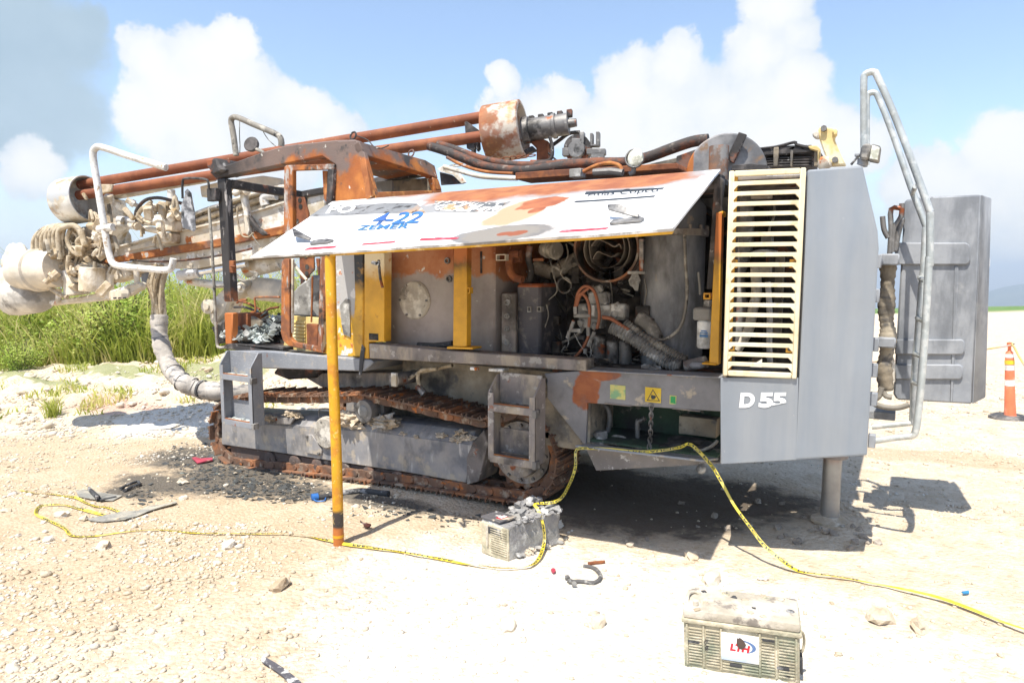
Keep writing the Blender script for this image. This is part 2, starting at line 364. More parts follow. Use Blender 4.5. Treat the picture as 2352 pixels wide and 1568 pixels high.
M_BURNTG = mat('burnt_glass_shards', (.085, .095, .095), [L_((.2, .23, .21), .12, 9, w=.08), L_((.03, .03, .03), .1, 5, w=.08)], rough=.5, bump=.1)
M_WHITE = mat('white_print', (.8, .8, .79), rough=.5, bump=0, vary=.03)
M_BLACKP = mat('black_print', (.03, .035, .04), rough=.5, bump=0)
M_BLUEP = mat('blue_print', (.035, .10, .36), [L_((.03, .2, .38), .0, 2, w=.2)], rough=.5, bump=0)
M_REDT = mat('red_reflective_tape', (.50, .025, .045), [L_((.6, .2, .22), .18, 14, w=.05)], rough=.4, bump=0)
M_STICKY = mat('yellow_sticker', (.70, .46, .02), [L_((.55, .45, .15), .2, 20, w=.05)], rough=.5, bump=0)
M_STICKG = mat('faded_green_yellow_sticker', (.55, .50, .16), [L_((.2, .36, .18), .08, 7, w=.06)], rough=.5, bump=0)
M_GREEN = mat('green_sticker', (.02, .30, .08), rough=.5, bump=0)
M_GREENIN = mat('green_inner_panel', (.045, .085, .05), [L_((.03, .03, .028), .05, 3, w=.12), L_((.2, .18, .15), .18, 8, w=.05)], rough=.8, bump=.2)
M_LENS = mat('melted_lamp_glass', (.72, .72, .62), [L_((.4, .4, .32), .15, 12, w=.1)], rough=.25, bump=.2, bscale=15)
M_TAPE = mat('yellow_caution_tape', (.72, .56, .03), [L_((.6, .5, .16), .1, 9, w=.2)], rough=.4, bump=.05, vary=.05)
M_ORANGE = mat('orange_plastic', (.80, .20, .09), [L_((.8, .3, .18), .15, 6, w=.1)], rough=.5, bump=.05)
M_RUBBER = mat('grey_rubber', (.10, .10, .10), [L_((.3, .28, .25), .1, 5, w=.1)], rough=.85, bump=.2)
M_DUSTBOX = mat('dusty_grey_sheet', (.25, .265, .29), [L_((.42, .425, .43), .08, 1.6, w=.25, o=.6), L_((.14, .15, .165), .13, 3, w=.1, o=.8, stretch=(1, 1, .3)), L_((.55, .54, .52), .34, 4, w=.14, o=.7)], rough=.65, bump=.1)
M_BATT = mat('dusty_battery_case', (.42, .37, .26), [L_((.60, .53, .39), .04, 9, w=.1), L_((.26, .27, .19), .12, 5, w=.1), L_((.07, .065, .06), .25, 12, w=.04)], rough=.85, bump=.5, bscale=55, vary=.15)
M_BATTASH = mat('ash_covered_battery', (.36, .35, .33), [L_((.25, .24, .24), .05, 7, w=.15), L_((.60, .59, .56), .22, 11, w=.1), L_((.06, .06, .06), .5, 8, w=.06)], rough=.95, bump=.7, bscale=60, vary=.2)
M_BATTOP = mat('dusty_battery_lid', (.42, .37, .29), [L_((.55, .49, .40), .03, 5, w=.1), L_((.22, .19, .16), .19, 9, w=.05)], rough=.9, bump=.4, bscale=40)
M_CLAY = mat('pale_dried_mud', (.54, .45, .34), [L_((.4, .32, .22), .08, 9, w=.12), L_((.68, .61, .5), .14, 6, w=.08)], rough=.95, bump=.7, bscale=55)
M_ROCK = mat('pale_limestone', (.60, .51, .38), [L_((.40, .29, .18), .16, 3, w=.15), L_((.68, .64, .57), .10, 2, w=.15)], rough=.95, bump=.5, bscale=45)
M_SCRAPB = mat('blackened_scrap', (.05, .05, .052), [L_((.3, .29, .28), .14, 9, w=.06)], rough=.8, bump=.4)
M_REDS = mat('red_scrap', (.40, .05, .08), [L_((.5, .25, .2), .2, 9, w=.1)], rough=.6, bump=.2)
M_BLUEC = mat('blue_plastic_cap', (.03, .15, .45), rough=.5, bump=0)
M_CHROME = mat('chromed_piston', (.75, .76, .78), rough=.15, metal=.9, bump=0)
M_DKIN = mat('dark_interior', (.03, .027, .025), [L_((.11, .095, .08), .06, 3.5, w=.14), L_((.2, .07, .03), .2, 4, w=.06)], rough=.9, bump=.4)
M_TAN = mat('tan_underbody', (.26, .215, .155), [L_((.42, .36, .27), .05, 3, w=.15), L_((.06, .055, .05), .1, 2.5, w=.14), L_((.13, .12, .11), .17, 7, w=.08)], rough=.9, bump=.25)

# ---------------------------------------------------------------- ground
def ground_material():
    m = bpy.data.materials.new('chalky_gravel_ground'); m.use_nodes = True; nt = m.node_tree; N = nt.nodes; L = nt.links; bs = N['Principled BSDF']
    g = N.new('ShaderNodeNewGeometry'); pos = g.outputs['Position']
    def nz(s, d=5, r=.6, off=0):
        n = N.new('ShaderNodeTexNoise'); n.inputs['Scale'].default_value = s; n.inputs['Detail'].default_value = d; n.inputs['Roughness'].default_value = r
        a = N.new('ShaderNodeVectorMath'); a.operation = 'ADD'; L.new(pos, a.inputs[0]); a.inputs[1].default_value = (off, off*1.7, off*.3); L.new(a.outputs[0], n.inputs['Vector']); return n.outputs['Fac']
    def mth(op, a, b=None, c=None):
        n = N.new('ShaderNodeMath'); n.operation = op
        for i, x in enumerate((a, b, c)):
            if x is None: continue
            if isinstance(x, (int, float)): n.inputs[i].default_value = x
            else: L.new(x, n.inputs[i])
        return n.outputs[0]
    def rng(x, a, b, c=0., d=1.):
        n = N.new('ShaderNodeMapRange'); n.interpolation_type = 'SMOOTHSTEP'; L.new(x, n.inputs[0])
        for i, q in enumerate((a, b, c, d)): n.inputs[i+1].default_value = q
        return n.outputs[0]
    def mix(f, a, b):
        n = N.new('ShaderNodeMix'); n.data_type = 'RGBA'; L.new(f, n.inputs[0])
        for i, x in ((6, a), (7, b)):
            if isinstance(x, tuple): n.inputs[i].default_value = (*x, 1)
            else: L.new(x, n.inputs[i])
        return n.outputs[2]
    def blobs(lst):
        cur = None
        for (c, r) in lst:
            a = N.new('ShaderNodeVectorMath'); a.operation = 'SUBTRACT'; L.new(pos, a.inputs[0]); a.inputs[1].default_value = c
            b = N.new('ShaderNodeVectorMath'); b.operation = 'DIVIDE'; L.new(a.outputs[0], b.inputs[0]); b.inputs[1].default_value = r
            l = N.new('ShaderNodeVectorMath'); l.operation = 'LENGTH'; L.new(b.outputs[0], l.inputs[0])
            h = mth('SUBTRACT', 1, l.outputs['Value']); cur = h if cur is None else mth('MAXIMUM', cur, h)
        return cur
    def gb(u, v, rx, ry): p = PG(u, v); return (tuple(p), (rx, ry, 5))
    n1 = nz(.8, 6, .6); n2 = nz(5, 6, .65, 3); n3 = nz(38, 4, .7, 7)
    vor = N.new('ShaderNodeTexVoronoi'); vor.inputs['Scale'].default_value = 34; L.new(pos, vor.inputs['Vector'])
    col = mix(rng(n2, .3, .7), (.54, .435, .31), (.68, .58, .45))
    tan = rng(mth('ADD', mth('MULTIPLY_ADD', n1, 1.6, -.8), blobs([gb(150, 1200, 3.6, 2.2), gb(420, 1060, 2.6, 1.8), gb(2150, 1050, 1.1, .5), gb(20, 1330, 1.8, 1.4), gb(60, 1040, 2.5, 1.2)])), -.1, .35)
    col = mix(mth('MULTIPLY', tan, .58), col, mix(rng(n3, .35, .65), (.33, .225, .125), (.53, .41, .265)))
    chalk = rng(mth('ADD', mth('MULTIPLY_ADD', n2, .8, -.4), blobs([gb(420, 960, 1.5, 1.1), gb(1400, 1400, 2.2, 1.0), gb(1200, 1540, 1.6, .7)])), 0, .4)
    col = mix(mth('MULTIPLY', chalk, .75), col, (.72, .68, .61))
    cellv = N.new('ShaderNodeSeparateColor'); L.new(vor.outputs['Color'], cellv.inputs[0])
    col = mix(mth('MULTIPLY', rng(cellv.outputs[0], .72, .95), .35), col, (.42, .30, .18))
    pink = rng(mth('ADD', mth('MULTIPLY_ADD', n2, 1.5, -.75), blobs([gb(250, 930, 1.8, .8), gb(330, 935, 1.0, .5)])), .35, .6)
    col = mix(mth('MULTIPLY', pink, .45), col, (.46, .2, .17))
    soot = rng(mth('ADD', mth('MULTIPLY_ADD', nz(6, 7, .75, 11), 1.7, -.85), blobs([gb(540, 1100, 1.3, .62), gb(460, 1050, 1.0, .65), gb(640, 1120, 1.0, .35), gb(380, 1110, .9, .35), gb(300, 1130, .5, .2), gb(870, 1150, .9, .2)])), -.1, .5)
    col = mix(mth('MULTIPLY', soot, .85), col, (.075, .072, .066))
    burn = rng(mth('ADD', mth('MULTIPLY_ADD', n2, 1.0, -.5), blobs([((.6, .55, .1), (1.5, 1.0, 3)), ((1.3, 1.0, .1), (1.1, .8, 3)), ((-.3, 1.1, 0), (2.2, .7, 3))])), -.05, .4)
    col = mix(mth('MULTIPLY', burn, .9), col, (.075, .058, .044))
    grass = rng(mth('ADD', mth('MULTIPLY_ADD', nz(2.2, 5, .7, 21), 1.6, -.8), blobs([gb(250, 850, 3.5, .7), gb(480, 850, 2.5, 1.), gb(90, 870, 3, .5)])), .35, .55)
    col = mix(mth('MULTIPLY', grass, .6), col, (.12, .19, .035))
    far = N.new('ShaderNodeVectorMath'); far.operation = 'DISTANCE'; L.new(pos, far.inputs[0]); far.inputs[1].default_value = tuple(CAM)
    fg = rng(mth('ADD', far.outputs['Value'], mth('MULTIPLY', nz(.02, 4, .6, 5), 90)), 175, 205)
    col = mix(fg, col, mix(rng(nz(.03, 6, .7, 9), .35, .65), (.09, .17, .035), (.16, .24, .06)))
    L.new(col, bs.inputs['Base Color']); bs.inputs['Roughness'].default_value = .95; bs.inputs['Specular IOR Level'].default_value = .15
    bp = N.new('ShaderNodeBump'); bp.inputs['Strength'].default_value = .75; bp.inputs['Distance'].default_value = .02
    h = mth('ADD', mth('MULTIPLY', n3, .8), mth('ADD', mth('MULTIPLY', vor.outputs['Distance'], -.9), mth('MULTIPLY', nz(110, 3, .7, 2), .35)))
    L.new(h, bp.inputs['Height']); L.new(bp.outputs[0], bs.inputs['Normal'])
    return m
M_GROUND = ground_material()
def build_ground():
    NA, NR = 900, 300
    rad = [0] + [1.2*(3600/1.2)**((i/(NR-1))**1.25) for i in range(NR)]
    co = []; 
    for i, r in enumerate(rad):
        for k in range(NA):
            a = 2*math.pi*k/NA; x = CAM.x+r*math.cos(a); y = CAM.y+r*math.sin(a)
            z = gz(x, y)
            if r < 40:
                w = 1 if r < 22 else (40-r)/18
                z += w*(noise.fractal(Vector((x*1.1, y*1.1, 0)), 1, 2, 3)*.028 + (noise.noise(Vector((x*9, y*9, 3)))*.008 if r < 14 else 0))
                X = (x-CAM.x)*RV.x+(y-CAM.y)*RV.y; Y = (x-CAM.x)*F0.x+(y-CAM.y)*F0.y
                if Y > 8 and X < 0: z += noise.fractal(Vector((x*1.6, y*1.6, 7)), .8, 2, 4)*.16*sstep(9, 13, Y)
            co.append((x, y, z))
    fs = [(i*NA+k, i*NA+(k+1) % NA, (i+1)*NA+(k+1) % NA, (i+1)*NA+k) for i in range(len(rad)-1) for k in range(NA)]
    me = bpy.data.meshes.new('ground'); me.from_pydata(co, [], fs); me.materials.append(M_GROUND)
    me.polygons.foreach_set('use_smooth', [True]*len(me.polygons))
    tag(link(bpy.data.objects.new('ground', me)), kind='structure')
build_ground()
def gfine(x, y):
    return gz(x, y) + noise.fractal(Vector((x*1.1, y*1.1, 0)), 1, 2, 3)*.028 + noise.noise(Vector((x*9, y*9, 3)))*.008

# far hills beyond the plain
def build_hill(name, u0, u1, prof, dist, depth):
    m = MB(); n = len(prof); rows = []
    base = []
    K = 60
    for j, (fd, fh) in enumerate(((0, 0), (.35, .55), (.7, .9), (1, 1), (1.6, .6), (2.2, 0))):
        for i in range(K+1):
            t = i/K; u = u0+(u1-u0)*t; k = ray(u, 700); k = Vector((k.x, k.y, 0)).normalized()
            q = t*(n-1); a = int(min(q, n-2)); h = prof[a]+(prof[a+1]-prof[a])*(q-a)
            p = CAM+k*(dist+depth*fd); zb = -.047*(dist+depth*fd)
            m.v.append((p.x, p.y, zb-20+(h+20)*fh*(1+.25*noise.noise(Vector((t*9, fd*3, 2)))*(1 if fh < 1 else .3))))
    for j in range(5):
        for i in range(K): m.f.append((j*(K+1)+i, j*(K+1)+i+1, (j+1)*(K+1)+i+1, (j+1)*(K+1)+i))
    o = m.build(name, M_HILL, None, 0, 80); tag(o, kind='structure')
M_HILL = mat('wooded_hillside', (.05, .09, .045), [L_((.09, .12, .06), .05, .01, w=.1)], rough=1, bump=0)
build_hill('hills', 1900, 2900, [5, 10, 25, 60, 118, 165, 185, 175, 140, 90, 30], 3300, 500)
# the air that turns them pale blue
def build_haze():
    m = bpy.data.materials.new('pale_haze'); m.use_nodes = True; nt = m.node_tree; nt.nodes.clear()
    o = nt.nodes.new('ShaderNodeOutputMaterial'); v = nt.nodes.new('ShaderNodeVolumePrincipled')
    v.inputs['Color'].default_value = (.8, .9, 1, 1); v.inputs['Density'].default_value = .00055; v.inputs['Anisotropy'].default_value = .2
    nt.links.new(v.outputs[0], o.inputs['Volume'])
    tag(MB().box(-6000, 6000, -6000, 6000, -420, 70).build('haze', m, None, 0, 0), kind='stuff')
if HAZE: build_haze()

# loose gravel: far too many stones to count, one object
def rock_mesh(seed, sub=1):
    bm = bmesh.new(); bmesh.ops.create_icosphere(bm, subdivisions=sub, radius=1)
    for v in bm.verts:
        v.co *= 1+.55*noise.noise(v.co*1.1+Vector((seed*7.3, seed*2.1, 1))); v.co.z *= .62
    V = np.array([v.co[:] for v in bm.verts]); Fc = np.array([[x.index for x in f.verts] for f in bm.faces]); bm.free(); return V, Fc
def scatter(name, spots, mtl, sub=1, kinds=6):
    rk = [rock_mesh(i, sub) for i in range(kinds)]; rs = np.random.RandomState(3)
    Vs, Fs, b = [], [], 0
    for i, (x, y, s) in enumerate(spots):
        V, Fc = rk[i % kinds]; a = rs.rand()*6.283; c, sn = math.cos(a), math.sin(a); sc = s*(.7+.6*rs.rand(3))
        V = V*sc; V = np.stack([V[:, 0]*c-V[:, 1]*sn, V[:, 0]*sn+V[:, 1]*c, V[:, 2]], 1)+np.array([x, y, gfine(x, y)+s*.18])
        Vs.append(V); Fs.append(Fc+b); b += len(V)
    V = np.concatenate(Vs); Fc = np.concatenate(Fs); me = bpy.data.meshes.new(name)
    me.vertices.add(len(V)); me.vertices.foreach_set('co', V.ravel()); me.loops.add(len(Fc)*3); me.polygons.add(len(Fc))
    me.polygons.foreach_set('loop_start', np.arange(len(Fc))*3); me.polygons.foreach_set('loop_total', np.full(len(Fc), 3)); me.loops.foreach_set('vertex_index', Fc.ravel())
    me.update(); me.validate(); me.materials.append(mtl); return link(bpy.data.objects.new(name, me))
def world_of(X, Y): return CAM.x+RV.x*X+F0.x*Y, CAM.y+RV.y*X+F0.y*Y
def gravel():
    sp = []; rs = random.Random(5)
    while len(sp) < 28000:
        Y = 2+13*rs.random()**1.2; X = (rs.random()*2-1)*Y*.95
        dens = .2 + .9*sstep(-.6, -2.2, X)*sstep(16, 8, Y) + .45*sstep(.5, 1.5, X)*sstep(3.6, 4.4, Y)
        if Y < 3.4: dens *= .8
        pn = .5+.9*noise.noise(Vector((X*1.1, Y*1.1, 2)))
        if rs.random() > dens*pn*1.3: continue
        x, y = world_of(X, Y)
        if (x+3.1)**2/3.2+(y+.62)**2/.85 < 1 and rs.random() < .9: continue
        if -.3 < y < 2.4 and x > -1 and x < 2.3 and rs.random() < .93: continue
        s = .0045+.011*rs.random()**3+(.016*rs.random() if rs.random() < .05 else 0)
        if X < -1: s *= 1.25
        if Y > 9: s *= 1.7
        sp.append((x, y, s))
    tag(scatter('gravel', sp, M_ROCK), kind='stuff')
gravel()
# ================================================================ the burnt drill rig (one thing)
RIG = tag(empty('drill_rig'), 'burnt-out grey and white crawler drill rig with rusted cab and open white side hood', 'drill rig')

# ---------------------------------------------------------------- crawler track
def arc(cx, cz, r, a0, a1, n=14): return [(cx+r*math.cos(math.radians(a0+(a1-a0)*i/n)), cz+r*math.sin(math.radians(a0+(a1-a0)*i/n))) for i in range(n+1)]
def xz(u, v, d=0): p = P(u, v, d); return (p.x, p.z)
def crawler():
    fr = MB()
    # side frame: vertical face with a sloping shoulder
    a = [xz(u, v, .07) for u, v in Q(10, (150, 470), (150, 560), (470, 605), (820, 660), (1250, 725), (1615, 790))]
    top = [xz(u, v, .07) for u, v in Q(10, (1650, 560), (1050, 480), (470, 440), (150, 415))]
    poly = a+top
    fr.prism([(x, .07, z) for x, z in poly], (0, .34, 0))
    sh = [xz(u, v, .07) for u, v in Q(10, (150, 415), (470, 440), (1050, 480), (1650, 560))]
    V = [(x, .07, z) for x, z in sh]+[(x-.03, .17, z+.095) for x, z in sh]+[(x-.03, .40, z+.10) for x, z in sh]; n = 4
    fr.add(V, [(i, i+1, n+i+1, n+i) for i in range(3)]+[(n+i, n+i+1, 2*n+i+1, 2*n+i) for i in range(3)]+[(0, n, 2*n), (3, 2*n+3, n+3)])
    F = fr.build('track_frame', M_FRAME, RIG, .008)
    # angled end plate by the sprocket
    MB().prism([(x, .06, z) for x, z in [xz(u, v, .06) for u, v in Q(10, (1617, 800), (1615, 640), (1652, 548), (1720, 470), (1745, 560), (1690, 780))]], (0, .3, 0)).build('end_plate', M_DKGREY, F, .006)
    # cap disc, cover plate and small pads on the face
    c = P(*Q(10, (775, 490))[0], .05); MB().lathe(c+Vector((0, .03, 0)), (0, -.05, 0), [(0, .165), (.7, .16), (1, .145), (1, 0)], 28).build('pivot_cap', M_COVER, F, 0)
    pp('cover_plate', Q(10, (655, 500), (690, 500), (750, 590), (745, 625), (655, 610)), .052, .02, M_FRAME, F)
    pp('pad', Q(10, (480, 400), (585, 400), (560, 440), (478, 435)), .045, .03, M_FRAME, F)
    pt('wire_loop', [(x, y, .12) for x, y in Q(10, (737, 400), (733, 355), (770, 345), (800, 350))], .007, M_STEEL, F, 6)
    bolt = MB().lathe((0, 0, 0), (0, -.02, 0), [(0, .016), (1, .014), (1, 0)], 8).mesh('bolt', M_STEEL)
    for (u, v) in Q(10, (662, 510), (735, 612), (755, 425), (480, 408)): inst('bolt', bolt, F, Matrix.Translation(P(u, v, .05)))
    # roller guard along the bottom with bottom rollers peeping out
    gd = [xz(u, v, .1) for u, v in Q(10, (200, 560), (470, 610), (820, 665), (1250, 730), (1630, 800), (1690, 800), (1690, 850), (1650, 888), (1480, 870), (1280, 835), (1100, 810), (870, 770), (530, 708), (270, 672), (200, 620))]
    MB().prism([(x, .11, z) for x, z in gd], (0, .26, 0)).build('roller_guard', M_TRACKD, F, .006)
    for (u, v) in Q(10, (440, 648), (590, 668), (725, 690), (885, 712), (1035, 738), (1205, 768), (1375, 795), (1560, 822)):
        p = P(u, v, .09); MB().lathe(p+Vector((0, .03, 0)), (0, -.06, 0), [(0, .085), (.6, .085), (.8, .07), (.8, .03), (1, .028), (1, 0)], 20).build('bottom_roller', M_TRACKD, F)
    # carrier roller under the upper run
    p = P(*Q(10, (998, 362))[0], .0); MB().lathe(p, (0, .3, 0), [(0, 0), (0, .105), (.06, .112), (.3, .108), (.32, .09), (.5, .09), (.52, .12), (.75, .12), (1, .1), (1, 0)], 24).build('carrier_roller', M_STEEL, F)
    MB().lathe(p+Vector((0, .0, 0)), (0, -.02, 0), [(0, .06), (.5, .055), (1, .03), (1, 0)], 16).build('roller_cap', M_ASH, F)
    # drive sprocket and final drive
    SX, SZ, SR = -.045, .435, .335
    m = MB(); n = 21
    prof = []
    for i in range(n*4):
        w = 2*math.pi*i/(n*4); r = SR*(1.0 if i % 4 in (0, 1) else .9); prof.append((SX+r*math.cos(w), .16, SZ+r*math.sin(w)))
    m.prism(prof, (0, .07, 0)); m.build('sprocket', M_TRACK, F, .004)
    MB().lathe((SX, .17, SZ), (0, -.14, 0), [(0, .27), (.3, .265), (.32, .2), (.75, .19), (.8, .1), (.82, .075), (1, .07), (1, 0)], 32).build('final_drive', M_DKGREY, F, 0)
    for k in range(12):
        w = k*math.pi/6; inst('bolt', bolt, F, Matrix.Translation((SX+.235*math.cos(w), .126, SZ+.235*math.sin(w))))
    # idler wheel at the front
    IX, IZ, IR = -3.70, .155, .30
    MB().lathe((IX, .12, IZ), (0, .18, 0), [(0, 0), (0, .1), (.1, .1), (.15, IR-.06), (.2, IR-.01), (.8, IR-.01), (1, .1), (1, 0)], 30).build('idler_wheel', M_TRACKD, F)
    # shoes along the chain path
    up = [xz(u, v, .05) for u, v in Q(10, (330, 285), (560, 290), (860, 288), (985, 280), (1080, 292), (1250, 330), (1480, 385), (1745, 440))]
    path = [(SX, SZ-SR-.02), (-1.2, .03), (-2.4, -.055)] + [(IX, IZ-IR-.03)] + arc(IX, IZ, IR+.03, -90, -250) + up + arc(SX, SZ, SR+.02, 95, -85)
    pts = [Vector((x, 0, z)) for x, z in path]+[Vector((path[0][0], 0, path[0][1]))]
    seg = [(pts[i+1]-pts[i]).length for i in range(len(pts)-1)]; tot = sum(seg); cnt = round(tot/.172); pitch = tot/cnt
    sh = MB(); w2 = pitch*.47
    sh.box(-w2, w2, 0, .44, .03, .048)
    for gx in (-.062, .0, .062): sh.prism([(gx-.009, 0, .048), (gx+.009, 0, .048), (gx+.005, 0, .078 if gx == -.062 else .066), (gx-.005, 0, .078 if gx == -.062 else .066)], (0, .44, 0))
    for y0 in (.06, .25):      # chain links under the shoe
        sh.prism([(-.1, y0, -.035), (.02, y0, -.045), (.09, y0, -.04), (.1, y0, 0), (.06, y0, .03), (-.07, y0, .03), (-.11, y0, 0)], (0, .045, 0))
    sh.cyl((-.083, .05, -.005), (-.083, .31, -.005), .03, None, 8)
    shm = sh.mesh('track_shoe', M_TRACK, .003)
    k = 0; acc = 0; out = []
    for i in range(cnt):
        s = i*pitch
        while acc+seg[k] < s and k < len(seg)-1: acc += seg[k]; k += 1
        def at(s):
            a = 0
            s %= tot
            for j in range(len(seg)):
                if a+seg[j] >= s: return pts[j]+(pts[j+1]-pts[j])*((s-a)/seg[j])
                a += seg[j]
            return pts[-1]
        p = (at(s-pitch/2)+at(s+pitch/2))/2; t = (at(s+pitch/2)-at(s-pitch/2)).normalized()
        nrm = Vector((-t.z, 0, t.x)).normalized()   # path runs front-wards below, so this points outwards
        X = t; Y = Vector((0, 1, 0)); Z = X.cross(Y)
        if Z.dot(nrm) < 0: X = -X; Z = -Z
        M = Matrix(((X.x, Y.x, Z.x, p.x), (X.y, Y.y, Z.y, p.y), (X.z, Y.z, Z.z, p.z), (0, 0, 0, 1)))
        inst('track_shoe', shm, F, M)
    # dried mud lying on the shoulder of the frame
    for i, (u, v, r) in enumerate([q for q in (*[(x, y, .05) for x, y in Q(10, (445, 400), (560, 375), (590, 385))], *[(x, y, .09) for x, y in Q(10, (910, 400), (940, 425), (1130, 420))], *[(x, y, .05) for x, y in Q(10, (1185, 430), (1240, 492), (1330, 515), (1470, 505), (1580, 490), (1600, 520), (1640, 520))], *[(x, y, .06) for x, y in Q(10, (1060, 430), (1090, 405), (870, 380), (1560, 530))])]):
        MB().lump(P(u, v, .10), r*(.9 if i < 6 else .62), i, .75, 3, (1.6, 1.2, .7), 2.6).build('mud_clod', M_CLAY, F)
    return F
TF = crawler()
FAR = copy_tree(TF, RIG, (0, 1.95, .02))

# ---------------------------------------------------------------- chassis and underside
MB().box(-2.3, 1.4, .62, 1.9, .45, 1.12).build('chassis', M_TAN, RIG, .02)
MB().box(-1.6, .3, .46, .62, .62, 1.1).build('side_rail', M_TAN, RIG, .01)
pp('swing_plate', Q(10, (610, 135), (1060, 130), (1170, 130), (1200, 215), (760, 222)), .40, .9, M_DKGREY, RIG)
pp('underside_tank', [(640, 838), (752, 840), (720, 868), (660, 872), (625, 858)], .35, .6, M_CHAR, RIG, .02)
MB().cyl(P(905, 873, .1), P(905, 873, .1)+Vector((0, .3, 0)), .06).build('pivot_pin', M_DKGREY, RIG)
pb('pin_bracket', Q(10, (1162, 130))[0], Q(10, (1195, 215))[0], .08, .03, M_CREAM, RIG)
pt('hydraulic_hose', [(x, y, .25) for x, y in Q(10, (1240, 190), (1320, 135), (1420, 110), (1530, 85))], .018, M_DHOSE, RIG)
pt('hydraulic_hose', [(x, y, .2) for x, y in Q(10, (1440, 105), (1350, 115), (1325, 150), (1335, 210), (1360, 250))], .018, M_DHOSE, RIG)
MB().tube([P(*p, .2) for p in Q(10, (1325, 210), (1365, 258))], .033, 8).build('hose_fitting', M_STEEL, RIG)
MB().box(.1, .56, .05, .55, .55, 1.05).prism([(.35, .02, 1.1), (.35, .02, .9), (.62, .02, .55), (.62, .02, 1.1)], (0, .5, 0)).build('rear_cross_box', M_TAN, RIG, .01)

# ---------------------------------------------------------------- folding step ladders
def step_ladder(uL, uR, uB, vt, v1, v2, df, mtl, glass, parent=RIG):
    xl = P(uL, v1, df).x; xr = P(uR, v1, df).x; db = PX(uB, v1, xr).y
    zt = P(uR, vt, db).z; z1 = P(uL, v1, df).z; z2 = P(uL, v2, df).z
    root = None
    for i, x in enumerate((xl, xr)):
        w = .014*(1 if i == 0 else -1)
        poly = [(x, df, z2-.03), (x, db, z2-.03), (x, db, zt), (x, db-.05, zt), (x, df, z1+.11), ]
        m = MB().prism(poly, (w, 0, 0))
        o = m.build('ladder_side_plate' if root is None else 'side_plate', mtl, parent if root is None else root, .003)
        if root is None: root = o
        sgn = -1 if i == 0 else 1
        MB().box(min(x, x-sgn*.05), max(x, x-sgn*.05), df-.004, df+.012, z2-.03, z1+.1).build('stiffener', mtl, root, .002)
    for j, z in enumerate((z1, z2)):
        MB().box(xl+.015, xr-.015, df-.006, df+.012, z-.045, z+.012).box(xl+.015, xr-.015, df+.013, db-.01, z-.02, z-.004).build('tread', mtl, root, .003)
        MB().box(xl+.015, xr-.015, df+.0, df+.02, z+.014, z+.02).build('tread_edge', M_RUSTOR, root)
        MB().box(xl+.02, xr-.02, db-.025, db-.012, z+.002, z+.24 if j == 0 else z+.2).build('riser', mtl, root, .003)
        if glass: shards('glass_litter', [(xl+.03+(xr-xl-.06)*RND.random(), df+.03+(db-df-.06)*RND.random(), z+.004, .03) for _ in range(60)], M_GLASSY, root)
    for za, zb in ((z1-.06, z1), (z2-.05, z2+.01)): MB().box(xr-.02, xr+.012, df-.008, df+.06, za, zb).build('corner_bracket', M_STEEL, root, .003)
    return root
def shards(name, spots, mtl, parent=None, th=.15, flat=.5):
    m = MB()
    for (x, y, z, s) in spots:
        a = RND.random()*6.28; n = RND.choice((3, 4, 4, 5)); tx, ty = (RND.random()-.5)*flat, (RND.random()-.5)*flat
        pl = []
        for k in range(n):
            w = a+6.28*k/n+RND.random()*.5; r = s*(.5+.6*RND.random()); px, py = r*math.cos(w), r*.75*math.sin(w); pl.append((x+px, y+py, z+px*tx+py*ty+abs(tx)*s*.5))
        m.prism(pl, (0, 0, s*th))
    o = m.build(name, mtl, parent, 0, 0); o['kind'] = 'stuff'; return o
step_ladder(505, 577, 604, 808, 860, 962, -.32, M_GREY, True)
step_ladder(1121, 1229, 1253, 866, 930, 1046, -.34, M_DKGREY, False)

# ---------------------------------------------------------------- deck beam below the cab, side beam, lower body
pp('cab_deck', [(515, 806), (612, 806), (850, 826), (858, 832), (836, 853), (610, 846), (515, 838)], -.0, 1.0, M_GREY, RIG, .01)
pp('deck_strap', [(831, 790), (838, 800), (830, 860), (824, 862), (826, 820)], -.012, .006, M_SCRAPB, RIG, 0)
SB = pp('side_beam', Q(6, (125, 790), (640, 838), (1060, 868), (1642, 905), (1642, 985), (1040, 945), (130, 895)), -.02, .16, M_DKGREY, RIG, .006)
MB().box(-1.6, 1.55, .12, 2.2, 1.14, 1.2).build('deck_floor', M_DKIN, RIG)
pp('beam_bracket', Q(6, (960, 965), (1060, 968), (1060, 990), (960, 985)), -.03, .1, M_CREAM, SB)
pb('beam_bracket', Q(6, (830, 955))[0], Q(6, (875, 980))[0], -.03, .05, M_CREAM, SB)
# lower side panel with the open battery locker
LB = pp('locker_panel', Q(6, (1350, 1000), (1640, 980), (2580, 1030), (2580, 1265), (1650, 1205), (1640, 1510), (1370, 1170), (1370, 1040)), -.005, .03, mat('locker_paint', (.225, .215, .215),
    [L_(DUST, .2, 8, w=.05, o=.7), L_((.55, .53, .5), .0, 12, z=(1.2, 1.27), w=.08, o=.7, amp=1.4), dict(c=RUST, c2=(.33, .1, .03), s=3, amp=1.3, t=.3, w=.05, blobs=[(tuple(P(*Q(6, (1630, 1120))[0], 0)), (.16, .4, .21)), (tuple(P(*Q(6, (1720, 1000))[0], 0)), (.22, .4, .06))]), L_((.08, .078, .08), .15, 3, w=.12, o=.6)], rough=.6, bump=.08), RIG, .004)
pp('top_flange', Q(6, (1640, 975), (2580, 1025), (2580, 1034), (1640, 984)), -.05, .2, M_GREY, RIG, .003)
pb('hinge_leaf', Q(6, (1768, 1212))[0], Q(6, (1960, 1222))[0], -.012, .02, M_DKGREY, LB)
pb('hinge_leaf', Q(6, (2240, 1248))[0], Q(6, (2440, 1260))[0], -.012, .02, M_DKGREY, LB)
